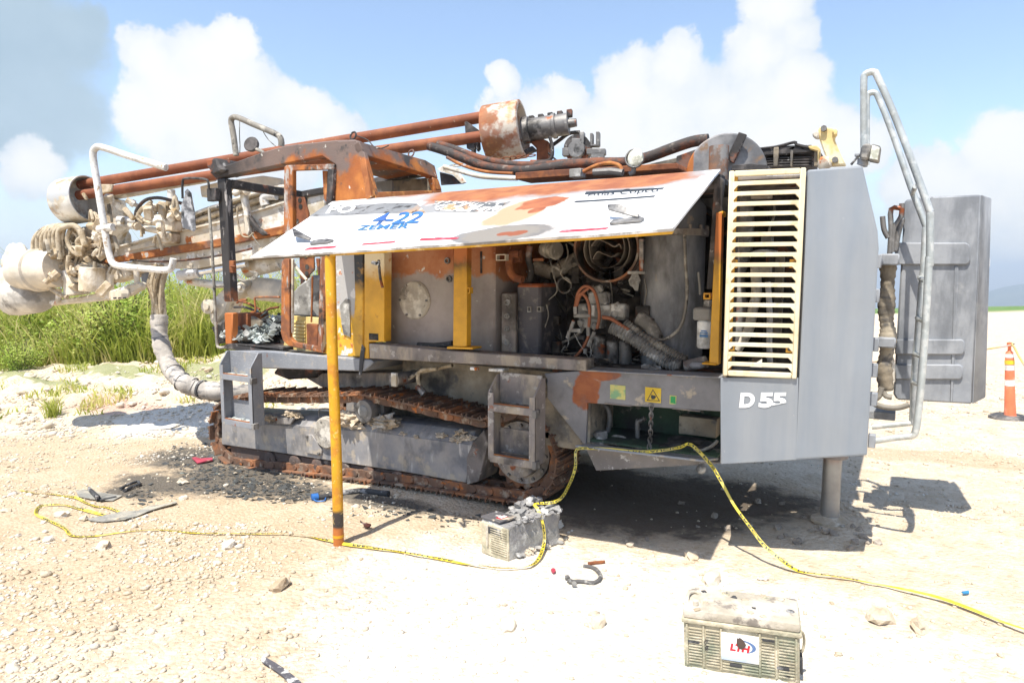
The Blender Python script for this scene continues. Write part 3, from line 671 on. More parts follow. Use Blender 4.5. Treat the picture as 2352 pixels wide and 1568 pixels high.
MB().box(.62, 1.58, .5, .52, .55, 1.17).box(.62, 1.58, .03, .5, .64, .66).build('locker_lining', M_GREENIN, RIG)
pp('belly_panel', Q(7, (150, 1352), (900, 1430), (985, 1440), (985, 1447), (215, 1492)), -.004, .6, mat('belly_paint', (.225, .2, .185), [L_((.5, .48, .45), .2, 20, w=.03), L_(DUST, .15, 3, w=.15, o=.5)], rough=.6, bump=.08), RIG, .004)
fl = [P(*Q(7, (85, 1345))[0], -.16), P(*Q(7, (880, 1438))[0], -.16), P(*Q(7, (975, 1425))[0], .0), P(*Q(7, (165, 1335))[0], .0)]
FL = MB().prism(fl, (0, 0, .016)).build('locker_flap', M_GREY, RIG, .003)
chn = [P(*Q(7, (558, 1098))[0], -.012), P(*Q(7, (556, 1180))[0], -.02), P(*Q(7, (553, 1270))[0], -.05), P(*Q(7, (545, 1345))[0], -.08)]
lk_m = MB().tube([(0.014*math.cos(w), 0, .026*math.sin(w)) for w in [2*math.pi*k/10 for k in range(11)]], .005, 5).mesh('chain_link', M_STEEL)
nl = 11
for i in range(nl):
    t = i/(nl-1)*(len(chn)-1); k = min(int(t), len(chn)-2); p = chn[k].lerp(chn[k+1], t-k)
    inst('chain_link', lk_m, FL, Matrix.Translation(p) @ Matrix.Rotation((i % 2)*math.pi/2+.2, 4, 'Z'))
# things left inside the locker
pt('locker_pipe', [(x, y, .25) for x, y in Q(7, (475, 1330), (472, 1195), (490, 1180), (520, 1165))], .02, M_STEEL, RIG)
pt('locker_pipe', [(x, y, .3) for x, y in Q(7, (285, 1260), (300, 1180), (290, 1110), (262, 1085))], .022, M_STEEL, RIG)
pt('cable', [(x, y, .1) for x, y in Q(7, (970, 1305), (930, 1340), (870, 1365), (820, 1360))], .012, M_DTUBE, RIG)
pt('cable_ring', [(x, y, .2) for x, y in Q(7, (300, 1290), (340, 1275), (395, 1290), (390, 1320), (340, 1325), (300, 1310), (300, 1290))], .012, M_DTUBE, RIG)
MB().lump(P(*Q(7, (220, 1300))[0], .12), .1, 3, .7, 2, (1, 1, .6), 2).build('ash_heap', M_ASH, RIG)
MB().lump(P(*Q(7, (800, 1330))[0], .25), .13, 9, .7, 2, (1.6, 1, .4), 2).build('ash_heap', M_SOOT, RIG)
pb('locker_box', Q(7, (730, 1150))[0], Q(7, (960, 1290))[0], .35, .12, M_TAN, RIG)
# stickers
pb('sticker', Q(7, (303, 957))[0], Q(7, (396, 1052))[0], -.0085, .003, M_STICKG, LB, 0)
ST = pb('warning_sticker', Q(7, (520, 972))[0], Q(7, (617, 1073))[0], -.0085, .003, M_STICKY, LB, 0)
tri = [P(*q, -.0095) for q in Q(7, (568, 985), (612, 1060), (530, 1056))]; cen = (tri[0]+tri[1]+tri[2])/3
for i in range(3):
    a, b = tri[i], tri[(i+1) % 3]; MB().prism([a, b, b.lerp(cen, .18), a.lerp(cen, .18)], (0, -.001, 0)).build('triangle_mark', M_BLACKP, ST)
MB().lump(P(*Q(7, (570, 1036))[0], -.0095), .02, 2, .7, 2, (1, .06, .8), 2).build('hand_mark', M_BLACKP, ST)
GS = pb('exit_sticker', Q(7, (672, 1023))[0], Q(7, (712, 1081))[0], -.0085, .003, M_STICKG, LB, 0)
pb('green_mark', Q(7, (677, 1029))[0], Q(7, (707, 1075))[0], -.0095, .001, M_GREEN, GS, 0)

# ---------------------------------------------------------------- angled rear corner: panels and grille
C0 = P(1655, 865, -.40); C0.z = 0; C1 = P(2005, 700, -.21); C1.z = 0; EB = (C1-C0).normalized(); NB = Vector((EB.y, -EB.x, 0)); IN = -NB
def PB(u, v, off=0): return PP(u, v, C0+NB*off, NB)
def onB(e, z, off=0): p = C0+EB*e+NB*off; return Vector((p.x, p.y, z))
def ez(p): return (Vector((p.x, p.y, 0))-C0).dot(EB), p.z
LP = MB().prism([PB(1655, 867), PB(1834, 867), PB(1831, 1056), PB(1655, 1066)], IN*.02).build('rear_lower_panel', M_PANEL, RIG, .004)
eA, zA = ez(PB(1850, 386)); eA2, _ = ez(PB(1832, 865)); eA = (eA+eA2)/2+.012
eR, zB = ez(PB(2019, 570)); eT, zT = ez(PB(1985, 378)); zl = ez(PB(1850, 868))[1]
m = MB()
zk = ez(PB(1850, 572))[1]
zb0, zb1 = PB(1831, 1056).z, PB(2000, 1046).z
fr = [onB(eA, zb0, .004), onB(eR, zb1, .004), onB(eR, zk, .004), onB(eA, zk, .004), onB(eR-.01, zk+.1, -.001), onB(eT, zT, -.035), onB(eA, zT-.01, -.035)]
bk = [p+IN*.5 for p in fr[:4]]+[fr[4]+IN*.49, fr[5]+IN*.4, fr[6]+IN*.4]
V = fr+bk
m.add(V, [(0, 1, 2, 3), (3, 2, 4, 5, 6), (7, 10, 9, 8), (10, 13, 12, 11, 9), (0, 3, 10, 7), (3, 6, 13, 10), (1, 8, 9, 2), (2, 9, 11, 4), (4, 11, 12, 5), (5, 12, 13, 6), (0, 7, 8, 1)])
ZRF = PB(1667, 394).z-.05
TP = m.build('rear_tank_panel', M_PANEL, RIG, .012, 9, 2)
MB().prism([onB(.03, ZRF, -.05), onB(eA-.01, ZRF, -.05), Vector((2.24, .56, ZRF)), Vector((1.54, .56, ZRF))], (0, 0, .02)).build('added_rear_roof', M_DKGREY, RIG, .003)  # added plate closing the roof gap so sun doesn't leak into the shadow
MB().prism([onB(.03, zl-.02, -.03), onB(eA-.02, zl-.02, -.03), PB(1820, 1050, -.03), PB(1662, 1060, -.03)], IN*.55).build('rear_box', M_GREY, RIG, .006)
MB().prism([C0+Vector((.012, .01, PB(1655, 1064).z)), C0+Vector((.012, .01, PB(1667, 394).z)), Vector((C0.x-.04, .10, 2.56)), Vector((C0.x-.04, .10, .62))], (.02, 0, 0)).build('rear_box_side', M_DKGREY, RIG, .003)
# D55 lettering
def text_mesh(name, s, mtl, bold=.0, ext=.0008, spacing=1.0):
    c = bpy.data.curves.new(name, 'FONT'); c.body = s; c.size = 1; c.offset = bold; c.space_character = spacing; c.resolution_u = 4
    o = bpy.data.objects.new(name, c); SC.collection.objects.link(o); dg = bpy.context.evaluated_depsgraph_get()
    me = bpy.data.meshes.new_from_object(o.evaluated_get(dg)); bpy.data.objects.remove(o); bpy.data.curves.remove(c)
    me.materials.clear(); me.materials.append(mtl); me.name = name
    co = np.empty(len(me.vertices)*3); me.vertices.foreach_get('co', co); co = co.reshape(-1, 3)
    lo, hi = co.min(0), co.max(0); co[:, :2] = (co[:, :2]-lo[:2])/(hi-lo)[:2]; return me, co
def text_quad(name, s, mtl, bl, br, tl, n, parent, bold=.0, spacing=1.0, clip=None):
    me, co = text_mesh(name, s, mtl, bold, 0, spacing); n = Vector(n).normalized()
    bl, br, tl = Vector(bl), Vector(br), Vector(tl)
    for i, v in enumerate(me.vertices): v.co = bl+(br-bl)*co[i, 0]+(tl-bl)*co[i, 1]+n*.0006
    if clip:
        bm = bmesh.new(); bm.from_mesh(me); bmesh.ops.bisect_plane(bm, geom=bm.verts[:]+bm.edges[:]+bm.faces[:], plane_co=clip[0], plane_no=clip[1], clear_outer=True); bm.to_mesh(me); bm.free()
    return link(bpy.data.objects.new(name, me), parent)
def tB(s, q, name='lettering', bold=.03, clip=None):
    a = [PB(*p, .003) for p in Q(7, *q)]; return text_quad(name, s, M_WHITE, a[0], a[1], a[2], NB, LP, bold, 1, clip)
tB('D', [(1102, 1101), (1195, 1101), (1113, 1007)], bold=.05); tB('5', [(1222, 1101), (1310, 1101), (1230, 1006)], bold=.05)
tB('5', [(1305, 1098), (1392, 1098), (1314, 1006)], bold=.05, clip=(PB(*Q(7, (1350, 1078))[0]), Vector((.3, 0, -1))))
# the grille: cream frame with bars
zg0, zg1 = PB(1650, 861).z, PB(1667, 394).z; eL = 0.012; eG = eA-.014; off = .02
def gb(e0, e1, z0, z1, th=.03, name=None):
    return MB().prism([onB(e0, z0, off), onB(e1, z0, off), onB(e1, z1, off), onB(e0, z1, off)], IN*th)
GR = MB()
for a in ((eL, eL+.03, zg0, zg1), (eG-.03, eG, zg0, zg1)): GR.prism([onB(a[0], a[2], off), onB(a[1], a[2], off), onB(a[1], a[3], off), onB(a[0], a[3], off)], IN*.03)
for z0, z1 in ((zg0, zg0+.034), (zg1-.034, zg1)): GR.prism([onB(eL+.03, z0, off-.002), onB(eG-.03, z0, off-.002), onB(eG-.03, z1, off-.002), onB(eL+.03, z1, off-.002)], IN*.026)
GR = GR.build('grille_frame', M_GRILLE, RIG, .005)
nb = 20; pz = (zg1-zg0-.03)/nb; a0, a1 = eL+.028, eG-.028
bar = MB().prism([onB(a0, .024, off-.003)-C0, onB(a1, .024, off-.003)-C0, onB(a1, -.028, off-.003)-C0, onB(a1-.024, 0, off-.003)-C0, onB(a0+.024, 0, off-.003)-C0, onB(a0, -.028, off-.003)-C0], IN*.022).mesh('grille_bar', M_GRILLE, .002)
for i in range(1, nb): inst('grille_bar', bar, GR, Matrix.Translation(C0+Vector((0, 0, zg0+.015+pz*i-.012))))
MB().prism([onB(eL+.005, zg0, -.012), onB(eL+.05, zg0, -.012), onB(eL+.05, zg1, -.012), onB(eL+.005, zg1, -.012)], IN*.06).build('grille_post', M_YEL, RIG, .004)
bl_m = MB().lathe((0, 0, 0), NB*.012, [(0, .012), (1, .01), (1, 0)], 8).mesh('bolt', M_STEEL)
for e, z in [(e, zg0+(zg1-zg0)*f) for e in (eL+.045, eG-.045) for f in (.55, .14)]:
    MB().prism([onB(e-.02, z-.02, off-.024), onB(e+.02, z-.02, off-.024), onB(e+.02, z+.03, off-.024), onB(e-.02, z+.03, off-.024)], IN*.01).build('grille_lug', M_YEL, GR); inst('bolt', bl_m, GR, Matrix.Translation(onB(e, z, off-.024)))
# behind the grille: cooler block and pipework
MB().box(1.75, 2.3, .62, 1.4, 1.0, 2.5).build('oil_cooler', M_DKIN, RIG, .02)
pt('cooler_pipe', [(x, y, .42) for x, y in Q(4, (410, 830), (405, 1000), (410, 1150), (395, 1300), (350, 1450), (345, 1568))]+[(x, y, .42) for x, y in Q(7, (1095, 380), (1110, 480), (1090, 640), (1080, 720))], .055, M_STEEL, RIG, 12)
pt('cooler_pipe', [(x, y, .4) for x, y in Q(7, (1205, 230), (1210, 400), (1190, 480), (1160, 620), (1090, 740))], .036, M_CREAM, RIG, 10)
pb('valve_block', Q(7, (1180, 222))[0], Q(7, (1295, 285))[0], .38, .08, M_CREAM, RIG)
pb('valve_block', Q(7, (1240, 12))[0], Q(7, (1305, 75))[0], .38, .08, M_ASH, RIG)
pb('valve_block', Q(4, (440, 890))[0], Q(4, (580, 930))[0], .38, .08, M_CREAM, RIG)
pb('cooler_bracket', Q(7, (1330, 130))[0], Q(7, (1362, 650))[0], .45, .05, M_TAN, RIG)
pt('cooler_pipe', [(x, y, .4) for x, y in Q(7, (1280, 320), (1292, 500), (1290, 700), (1295, 830))], .02, M_WTUBE, RIG)
pt('cable', [(x, y, .4) for x, y in Q(7, (1165, 160), (1200, 138), (1260, 130), (1340, 140))], .014, M_WTUBE, RIG)
pt('cable', [(x, y, .42) for x, y in Q(4, (600, 960), (605, 1050), (570, 1150), (580, 1220))], .008, M_DTUBE, RIG)
# rear jack leg
jb = PG(1905, 1197); jt = P(1911, 1045, jb.y); 
J = MB().lathe((jb.x, jb.y, jb.z+.03), (0, 0, 1.0), [(0, .062), (1, .062)], 26).build('jack_leg', mat('jack_steel', (.33, .325, .315), [L_((.46, .44, .41), .05, 3, w=.2), L_(RUST, .0, 4, z=(.5, .75), w=.3, o=.5)], rough=.4, metal=.5, bump=.05), RIG)
MB().lathe((jb.x, jb.y, jb.z+.0), (0, 0, .05), [(0, 0), (0, .125), (.4, .125), (.7, .08), (.95, .064), (1, 0)], 26).build('jack_foot', M_CLAY, J)
MB().lathe((jb.x, jb.y, .62), (0, 0, .5), [(0, 0), (0, .1), (1, .1), (1, 0)], 20).build('jack_sleeve', M_DKGREY, J)
sp = P(1610, 1077, -.03); MB().lump(sp, .035, 1, .05, 2).build('marker_ball', M_ASH, RIG)
# ---------------------------------------------------------------- open engine bay
M_YEL2 = mat('faded_yellow_paint', (.66, .34, .02), [L_((.74, .66, .46), .05, 3, z=(1.75, 2.1), w=.2, amp=1.2, o=.85), L_((.45, .2, .02), .25, 10, w=.06, o=.7), L_(SOOT, .3, 5, z=(1.6, 2.3), w=.08, o=.8)], rough=.5, bump=.06)
pp('corner_post', Q(5, (1270, 0), (1410, 0), (1408, 622), (1300, 622), (1300, 738), (1268, 738)), .0, .1, M_YEL2, RIG, .004)
pb('post_slot', Q(5, (1302, 562))[0], Q(5, (1366, 612))[0], -.004, .01, M_SOOT, RIG, 0)
pp('bay_post', Q(6, (718, 110), (812, 110), (808, 812), (712, 812)), .02, .07, M_YELB, RIG, .004)
pp('post_foot', Q(6, (672, 812), (850, 818), (850, 832), (668, 828)), -.0, .14, M_YELB, RIG, .003)
def ring_clip(q, d, mtl):
    (u0, v0), (u1, v1) = Q(6, *q); a, b = P(u0, v0, d), P(u1, v1, d); t = .008; m = MB()
    m.box(a.x, b.x, d, d+.05, a.z-t, a.z); m.box(a.x, b.x, d, d+.05, b.z, b.z+t); m.box(a.x, a.x+t, d, d+.05, b.z+t, a.z-t); m.box(b.x-t, b.x, d, d+.05, b.z+t, a.z-t); return m.build('square_clip', mtl, RIG)
ring_clip(((792, 398), (830, 442)), .03, M_YELB); ring_clip(((1012, 168), (1080, 212)), .2, M_CREAM)
TK = MB().box(P(882, 700, .22).x, P(1043, 700, .22).x, .22, 1.5, 1.2, 2.45).build('fuel_tank', M_TANK, RIG, .025, 40, 2)
c = P(*Q(6, (448, 488))[0], .22); MB().lathe(c+Vector((0, .02, 0)), (0, -.045, 0), [(0, .18), (.7, .178), (1, .165), (1, 0)], 40).build('round_cover', M_COVER, TK)
for (u, v) in Q(6, (678, 213), (690, 340)):
    MB().lathe(P(u, v, .22)+Vector((0, .01, 0)), (0, -.03, 0), [(0, .03), (1, .028), (1, .017), (.2, .016), (.2, 0)], 8).build('tank_port', M_STEEL, TK)
for k in range(6):
    w = k*math.pi/3; MB().lathe(c+Vector((.155*math.cos(w), -.02, .155*math.sin(w))), (0, -.018, 0), [(0, .012), (1, .011), (1, 0)], 6).build('bolt', M_STEEL, TK)
MB().tube([P(*p, .2) for p in Q(6, (470, 800), (560, 805), (640, 800), (710, 790))], .025, 8, 4).build('burnt_hose', M_SCRAPB, RIG, 0)
T2 = MB().box(P(1074, 700, .3).x, P(1136, 700, .3).x, .3, 1.5, 1.2, 2.45).build('hydraulic_tank', M_TANK, RIG, .02)
MB().box(P(1105, 700, .29).x-.008, P(1105, 700, .29).x+.008, .29, .31, 1.93, 2.12).build('sight_slot', M_SOOT, T2)
T3 = pb('bolted_plate', Q(6, (1050, 440))[0], Q(6, (1150, 855))[0], .34, .03, M_DKGREY, RIG, .006)
for (u, v) in Q(6, (1096, 504), (1093, 597), (1091, 690), (1090, 780)):
    MB().lathe(P(u, v, .34), (0, -.03, 0), [(0, .028), (.5, .028), (.5, .02), (1, .018), (1, .008), (.6, .008), (.6, 0)], 6).build('hex_bolt', M_ASH, T3)
T4 = MB().box(P(1186, 700, .42).x, P(1241, 700, .42).x, .42, 1.1, 1.2, P(1200, 651, .42).z).build('rear_tank', mat('rust_topped_tank', (.10, .095, .105), [L_((.33, .09, .03), .0, 3, z=(1.79, 1.83), w=.03, amp=.4), L_((.3, .27, .24), .15, 7, w=.08, o=.7)], rough=.7), RIG, .02)
MB().box(P(1186, 700, .4).x-.17, P(1186, 700, .4).x-.003, .40, 1.1, 1.2, 1.76).build('pump_casing', M_DKGREY, RIG, .02)
for q in (((1232, 532), (1258, 572)), ((1298, 532), (1328, 570))): ring_clip(q, .40, M_ASH)
pt('burnt_pipe', [(x, y, .33) for x, y in Q(6, (1180, 165), (1125, 165), (1105, 220), (1115, 290), (1150, 330), (1200, 345))], .035, M_RUST, RIG, 10)
pt('burnt_pipe', [(x, y, .5) for x, y in Q(6, (1250, 110), (1240, 200), (1260, 280), (1245, 360))], .03, M_CHAR, RIG, 8)
MB().lathe(P(*Q(6, (1345, 130))[0], .5), (.16, -.05, -.02), [(0, 0), (0, .06), (.3, .06), (.3, .075), (.5, .075), (.5, .06), (.9, .08), (1, .07), (1, 0)], 16).build('hose_coupling', M_DTUBE, RIG)
pb('burnt_bracket', Q(6, (1180, 165))[0], Q(6, (1130, 225))[0], .4, .05, M_RUST, RIG)
pb('burnt_bracket', Q(6, (1270, 195))[0], Q(6, (1340, 215))[0], .45, .03, M_RUSTOR, RIG)
# air cleaner with the collapsed filter sleeve inside
ac = P(*Q(6, (1780, 130))[0], .36); AX = Vector((-.12, 1, .02)).normalized()
AC = MB().lathe(ac, AX*.75, [(0, .265), (0, .25), (.9, .25), (.9, 0), (1, 0), (1, .26), (.02, .268), (0, .268), (0, .265)], 40).build('air_cleaner', mat('scorched_housing', (.13, .085, .06), [L_((.30, .11, .04), .05, 4, w=.15), L_((.4, .36, .3), .16, 9, w=.08), L_(SOOT, .1, 3, w=.1)], rough=.8, bump=.2), RIG)
pt_c = ac+AX*.03; R_ = AX.orthogonal().normalized(); S_ = AX.cross(R_)
def acp(a, b, t): return ac+Vector((1, .12, 0)).normalized()*a+Vector((0, 0, 1))*b+AX*t
def sleeve(pts, r0=.03, dep=.4):
    m = MB(); sm = []
    pts = [Vector((a, b, 0)) for a, b in pts]; n = len(pts)
    for i in range(n-1):
        p0, p1, p2, p3 = pts[max(i-1, 0)], pts[i], pts[i+1], pts[min(i+2, n-1)]
        for k in range(6):
            t = k/6; sm.append(.5*((2*p1)+(p2-p0)*t+(2*p0-5*p1+4*p2-p3)*t*t+(3*p1-p0-3*p2+p3)*t**3))
    sm.append(pts[-1])
    for p in sm: m.v.append(tuple(acp(p.x, p.y, r0))); m.v.append(tuple(acp(p.x, p.y, dep)))
    for p in sm: m.v.append(tuple(acp(p.x*.97, p.y*.97-.006, dep))); m.v.append(tuple(acp(p.x*.97, p.y*.97-.006, r0)))
    k = len(sm)
    for i in range(k-1):
        m.f.append((2*i, 2*i+2, 2*i+3, 2*i+1)); m.f.append((2*k+2*i, 2*k+2*i+2, 2*k+2*i+3, 2*k+2*i+1)); m.f.append((2*i, 2*i+2, 2*k+2*i+3, 2*k+2*i+1))
    return m.build('filter_sleeve', M_SLV, AC, 0, 60)
M_SLV = mat('scorched_filter_mesh', (.17, .14, .115), [L_((.27, .23, .18), .05, 6, w=.12), L_(SOOT, .15, 5, w=.1)], rough=.8, bump=.4, bscale=160)
sleeve([(.19*math.cos(w), .19*math.sin(w)) for w in [i*math.pi/8 for i in range(17)]], .02, .5)
sleeve([(-.15, .02), (-.13, .12), (.0, .15), (.12, .1), (.14, -.02), (.08, -.12), (-.03, -.15), (-.12, -.1), (-.15, .02)], .03)
sleeve([(-.13, .03), (-.08, .08), (.0, .05), (.06, .02), (.1, .04), (.12, .0)], .03)
sleeve([(-.12, -.08), (-.08, -.02), (-.02, -.04), (.04, -.06), (.09, -.03)], .035)
pp('cleaner_strap', Q(6, (2010, 60), (2045, 60), (2040, 300), (2012, 310)), .34, .02, M_STEEL, RIG)
pb('cleaner_foot', Q(6, (1930, 285))[0], Q(6, (2055, 306))[0], .33, .03, M_ASH, RIG)
MB().lump(P(*Q(6, (1985, 350))[0], .36), .05, 4, .8, 2, (.7, .4, 1.3), 2.2).build('melted_drip', M_ASH, RIG)
# tall separator vessel
vx = P(*Q(6, (2190, 500))[0], .62)
VS = MB().lathe((vx.x+.03, .72, 1.2), (0, 0, 1.34), [(0, 0), (0, .25), (.93, .25), (1, .18), (1, 0)], 40).build('separator_vessel', M_CYLT, RIG)
MB().lathe((vx.x+.03, .72, 2.22), (0, 0, .05), [(0, .25), (0, .275), (1, .275), (1, .25)], 40).build('vessel_flange', M_DKGREY, VS)
for k in range(16):
    w = k*math.pi/8; MB().cyl((vx.x+.03+.263*math.cos(w), .72+.263*math.sin(w), 2.265), (vx.x+.03+.263*math.cos(w), .72+.263*math.sin(w), 2.3), .014, None, 6).build('flange_bolt', M_DKGREY, VS)
pt('drain_line', [(x, y, .4) for x, y in Q(7, (765, 30), (770, 200), (780, 380), (755, 560), (690, 650), (600, 680), (520, 660), (430, 590))], .012, M_DTUBE, RIG)
pt('thin_line', [(x, y, .4) for x, y in Q(7, (850, 260), (858, 330), (862, 400))], .01, M_ASH, RIG)
# valve manifold with little orange hoses
VB = pb('valve_manifold', Q(7, (100, 455))[0], Q(7, (390, 560))[0], .36, .12, M_ASH, RIG, .012)
pb('manifold_block', Q(7, (165, 382))[0], Q(7, (278, 460))[0], .34, .1, M_ASH, VB, .012)
pb('manifold_block', Q(7, (300, 455))[0], Q(7, (392, 545))[0], .33, .08, M_ASH, VB, .012)
pb('manifold_block', Q(7, (105, 540))[0], Q(7, (250, 610))[0], .34, .1, M_ASH, VB, .012)
for i, (u, v) in enumerate(Q(7, (240, 360), (215, 372), (330, 520), (150, 485), (350, 470), (120, 575), (205, 590))): MB().lump(P(u, v, .335), .035, i, .4, 1, (1, .8, 1)).build('valve_cap', M_ASH, VB)
for pts, r in (([(85, 480), (100, 400), (125, 360), (160, 348), (200, 375), (225, 450), (235, 540), (220, 610)], .013), ([(90, 470), (105, 410), (130, 395), (160, 430), (175, 500), (170, 600)], .013), ([(75, 560), (60, 600), (70, 620)], .012),
               ([(255, 540), (310, 550), (370, 590), (420, 620)], .016), ([(170, 650), (150, 700), (110, 760), (70, 800)], .012), ([(95, 470), (120, 400), (170, 360)], .012)):
    pt('signal_hose', [(x, y, .29) for x, y in Q(7, *pts)], r, M_ORHOSE, VB, 7)
for a, b in (((85, 475), (88, 535)), ((75, 565), (55, 625)), ((50, 625), (38, 668)), ((165, 600), (168, 655)), ((205, 630), (165, 720)), ((150, 735), (145, 765)), ((198, 465), (196, 530)), ((80, 530), (180, 530)), ((50, 622), (120, 622))):
    MB().tube([P(*p, .29) for p in Q(7, a, b)], .016, 8).build('hose_fitting', M_ASH, VB)
for pts in ([(80, 640), (110, 700), (150, 760), (190, 830)], [(190, 690), (180, 760), (230, 800)], [(175, 700), (205, 850)], [(38, 665), (45, 700), (28, 735)], [(200, 700), (165, 830)]): pt('bare_wire', [(x, y, .28) for x, y in Q(7, *pts)], .003, M_ASH, VB, 4, 2)
for (u0, u1, v0, v1) in ((185, 262, 650, 845), (266, 340, 685, 850), (345, 420, 685, 850)):
    a, b = P(*Q(7, (u0, v0))[0], .42), P(*Q(7, (u1, v1))[0], .42); cx = (a.x+b.x)/2; r = (b.x-a.x)/2
    MB().lathe((cx, .42+r, b.z), (0, 0, a.z-b.z), [(0, 0), (0, r*.9), (.06, r), (.95, r), (1, r*.8), (1, 0)], 20).build('oil_filter', M_STEEL, RIG)
# corrugated metal hose
def corrug(name, pts, r, mtl, rings, parent=RIG):
    cp = [P(*p) for p in pts]; m = MB(); n = rings*4
    return m.tube(cp, lambda t: r*(1+.16*math.sin(t*rings*6.283)), 12, max(2, int(n/(len(cp)-1)))).build(name, mtl, parent, 0, 80)
corrug('corrugated_hose', [(x, y, .3) for x, y in Q(7, (310, 600), (390, 640), (470, 690), (560, 760), (660, 820), (745, 845))], .048, M_ASH, 26)
corrug('corrugated_hose', [(x, y, .36) for x, y in Q(7, (390, 580), (480, 650), (600, 720), (700, 780), (770, 815))], .042, M_DTUBE, 22)
pt('burnt_pipe', [(x, y, .45) for x, y in Q(7, (475, 545), (520, 570), (560, 620), (590, 680))], .06, M_DTUBE, RIG, 12)
pt('burnt_pipe', [(x, y, .28) for x, y in Q(7, (770, 845), (830, 830), (900, 815))], .045, M_DKGREY, RIG, 12)
pb('hose_saddle', Q(7, (790, 818))[0], Q(7, (875, 865))[0], .1, .12, M_GREY, RIG, .02)
# white fuel filter
a, b = P(*Q(7, (832, 560))[0], .2), P(*Q(7, (918, 738))[0], .2); cx, r = (a.x+b.x)/2, (b.x-a.x)/2
FF = MB().lathe((cx, .2+r, b.z), (0, 0, a.z-b.z), [(0, 0), (.0, r*.8), (.06, r*.97), (.95, r), (1, r*.8), (1, 0)], 24).build('fuel_filter', mat('white_filter_can', (.74, .74, .72), [L_((.4, .39, .36), .2, 6, w=.08)], rough=.4), RIG)
pb('filter_head', Q(7, (816, 480))[0], Q(7, (925, 562))[0], .19, .15, M_ASH, RIG, .012)
for q, s in (([(850, 590), (910, 590), (850, 575)], 'P'), ([(862, 670), (912, 670), (862, 658)], '50900')):
    g = [P(*p, .198) for p in Q(7, *q)]
for k, (z, w_) in enumerate(((.62, .02), (.55, .028), (.47, .03), (.42, .03))):
    zz = b.z+(a.z-b.z)*z; MB().box(cx-w_+.01, cx+w_+.01, .1985, .1995, zz, zz+.008).build('label_line', M_BLUEP, FF)
pb('filter_neck', Q(7, (880, 430))[0], Q(7, (925, 482))[0], .21, .06, M_STEEL, RIG, .01)
pp('bay_rear_post', Q(7, (960, -110), (995, -110), (975, 835), (915, 835)), .0, .07, M_YELB, RIG, .004)
pp('post_dark_web', Q(4, (185, 790), (215, 780), (250, 800), (190, 1568), (130, 1568), (160, 1200)), .09, .05, M_CHAR, RIG, .004)  # dark web plate set behind the rear bay post
pb('post_foot', Q(7, (870, 822))[0], Q(7, (962, 838))[0], -.02, .12, M_YEL, RIG)
ring = Q(7, (880, 388), (925, 430)); a, b = P(*ring[0], .02), P(*ring[1], .02); m = MB(); t = .012
m.box(a.x, b.x, .02, .07, a.z-t, a.z).box(a.x, b.x, .02, .07, b.z, b.z+t).box(a.x, a.x+t, .02, .07, b.z+t, a.z-t).box(b.x-t, b.x, .02, .07, b.z+t, a.z-t).build('latch_loop', M_YEL, RIG, .003)
# dark clutter further in, back wall and roof
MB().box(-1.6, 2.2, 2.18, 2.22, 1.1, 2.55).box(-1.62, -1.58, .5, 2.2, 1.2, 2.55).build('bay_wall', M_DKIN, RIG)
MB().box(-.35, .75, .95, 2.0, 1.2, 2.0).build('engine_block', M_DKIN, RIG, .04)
for i, (x, z) in enumerate(((-.2, 2.05), (.05, 2.05), (.3, 2.05), (.55, 2.05))): MB().lathe((x, .9, z-.25), (0, .3, 0), [(0, 0), (0, .07), (.2, .1), (1, .1)], 14).build('engine_port', M_SOOT, RIG)
MB().tube([P(*p, .8) for p in Q(6, (1290, 250), (1400, 290), (1500, 250), (1600, 190))], .07, 10, 5).build('intake_duct', M_DTUBE, RIG)
MB().tube([P(*p, .7) for p in Q(6, (1330, 840), (1400, 880), (1480, 860))], .05, 8, 3).build('burnt_hose', M_SCRAPB, RIG)
MB().lathe(P(*Q(6, (1490, 385))[0], .7), (0, .3, 0), [(0, .075), (0, .06), (1, .06), (1, .075), (0, .075)], 18).build('pipe_end', M_STEEL, RIG)
rf = random.Random(33)
for i in range(64):
    u, v = 1225+275*rf.random(), 565+265*rf.random(); d = .45+.45*rf.random(); k = rf.random(); a = P(u, v, d); pts = [a]
    for j in range(3): a = a+Vector((rf.gauss(0, .09), rf.gauss(0, .05), rf.gauss(-.03, .09))); pts.append(a)
    for q in pts: q.z = max(q.z, 1.24); q.y = max(q.y, .4)
    if k < .55: MB().tube(pts, .005+.008*rf.random(), 5, 4).build('burnt_wire', M_SOOT if i % 3 else M_DTUBE, RIG, 0, 60)
    elif k < .8: MB().tube(pts[:3], .016+.014*rf.random(), 7, 4).build('burnt_hose', M_HOSE if i % 2 else M_CHAR, RIG, 0, 60)
    else: MB().obox(pts[0], (.03+.05*rf.random(), 0, 0), (0, .03, 0), (0, 0, .02+.05*rf.random())).build('burnt_bracket', M_STEEL if i % 2 else M_DKIN, RIG, .005)
for i in range(26):
    u, v = 900+690*rf.random(), 806+36*rf.random(); p = P(u, v, .22+.4*rf.random()); p.z = 1.205; MB().lump(p, .02+.035*rf.random(), i+200, .6, 2, (1.4, 1.2, .6), 2).build('ash_clump', (M_ASH, M_SOOT, M_TAN)[i % 3], RIG)
for i, (u, v) in enumerate(((1480, 640), (1500, 700), (1265, 600), (1400, 640), (1255, 700), (1300, 560))):
    p = P(u, v, .5); MB().tube([p, p+Vector((.02, 0, -.1)), p+Vector((.06*math.sin(i), .02, -.25)), p+Vector((.1*math.cos(i), .05, -.33))], .006, 5, 3).build('hanging_wire', M_DTUBE, RIG, 0, 60)
HX0, HX1 = -1.62, 1.53
MB().box(HX0, HX1, .1, .22, 2.5, 2.6).build('roof_edge_rail', M_CHAR, RIG, .005)
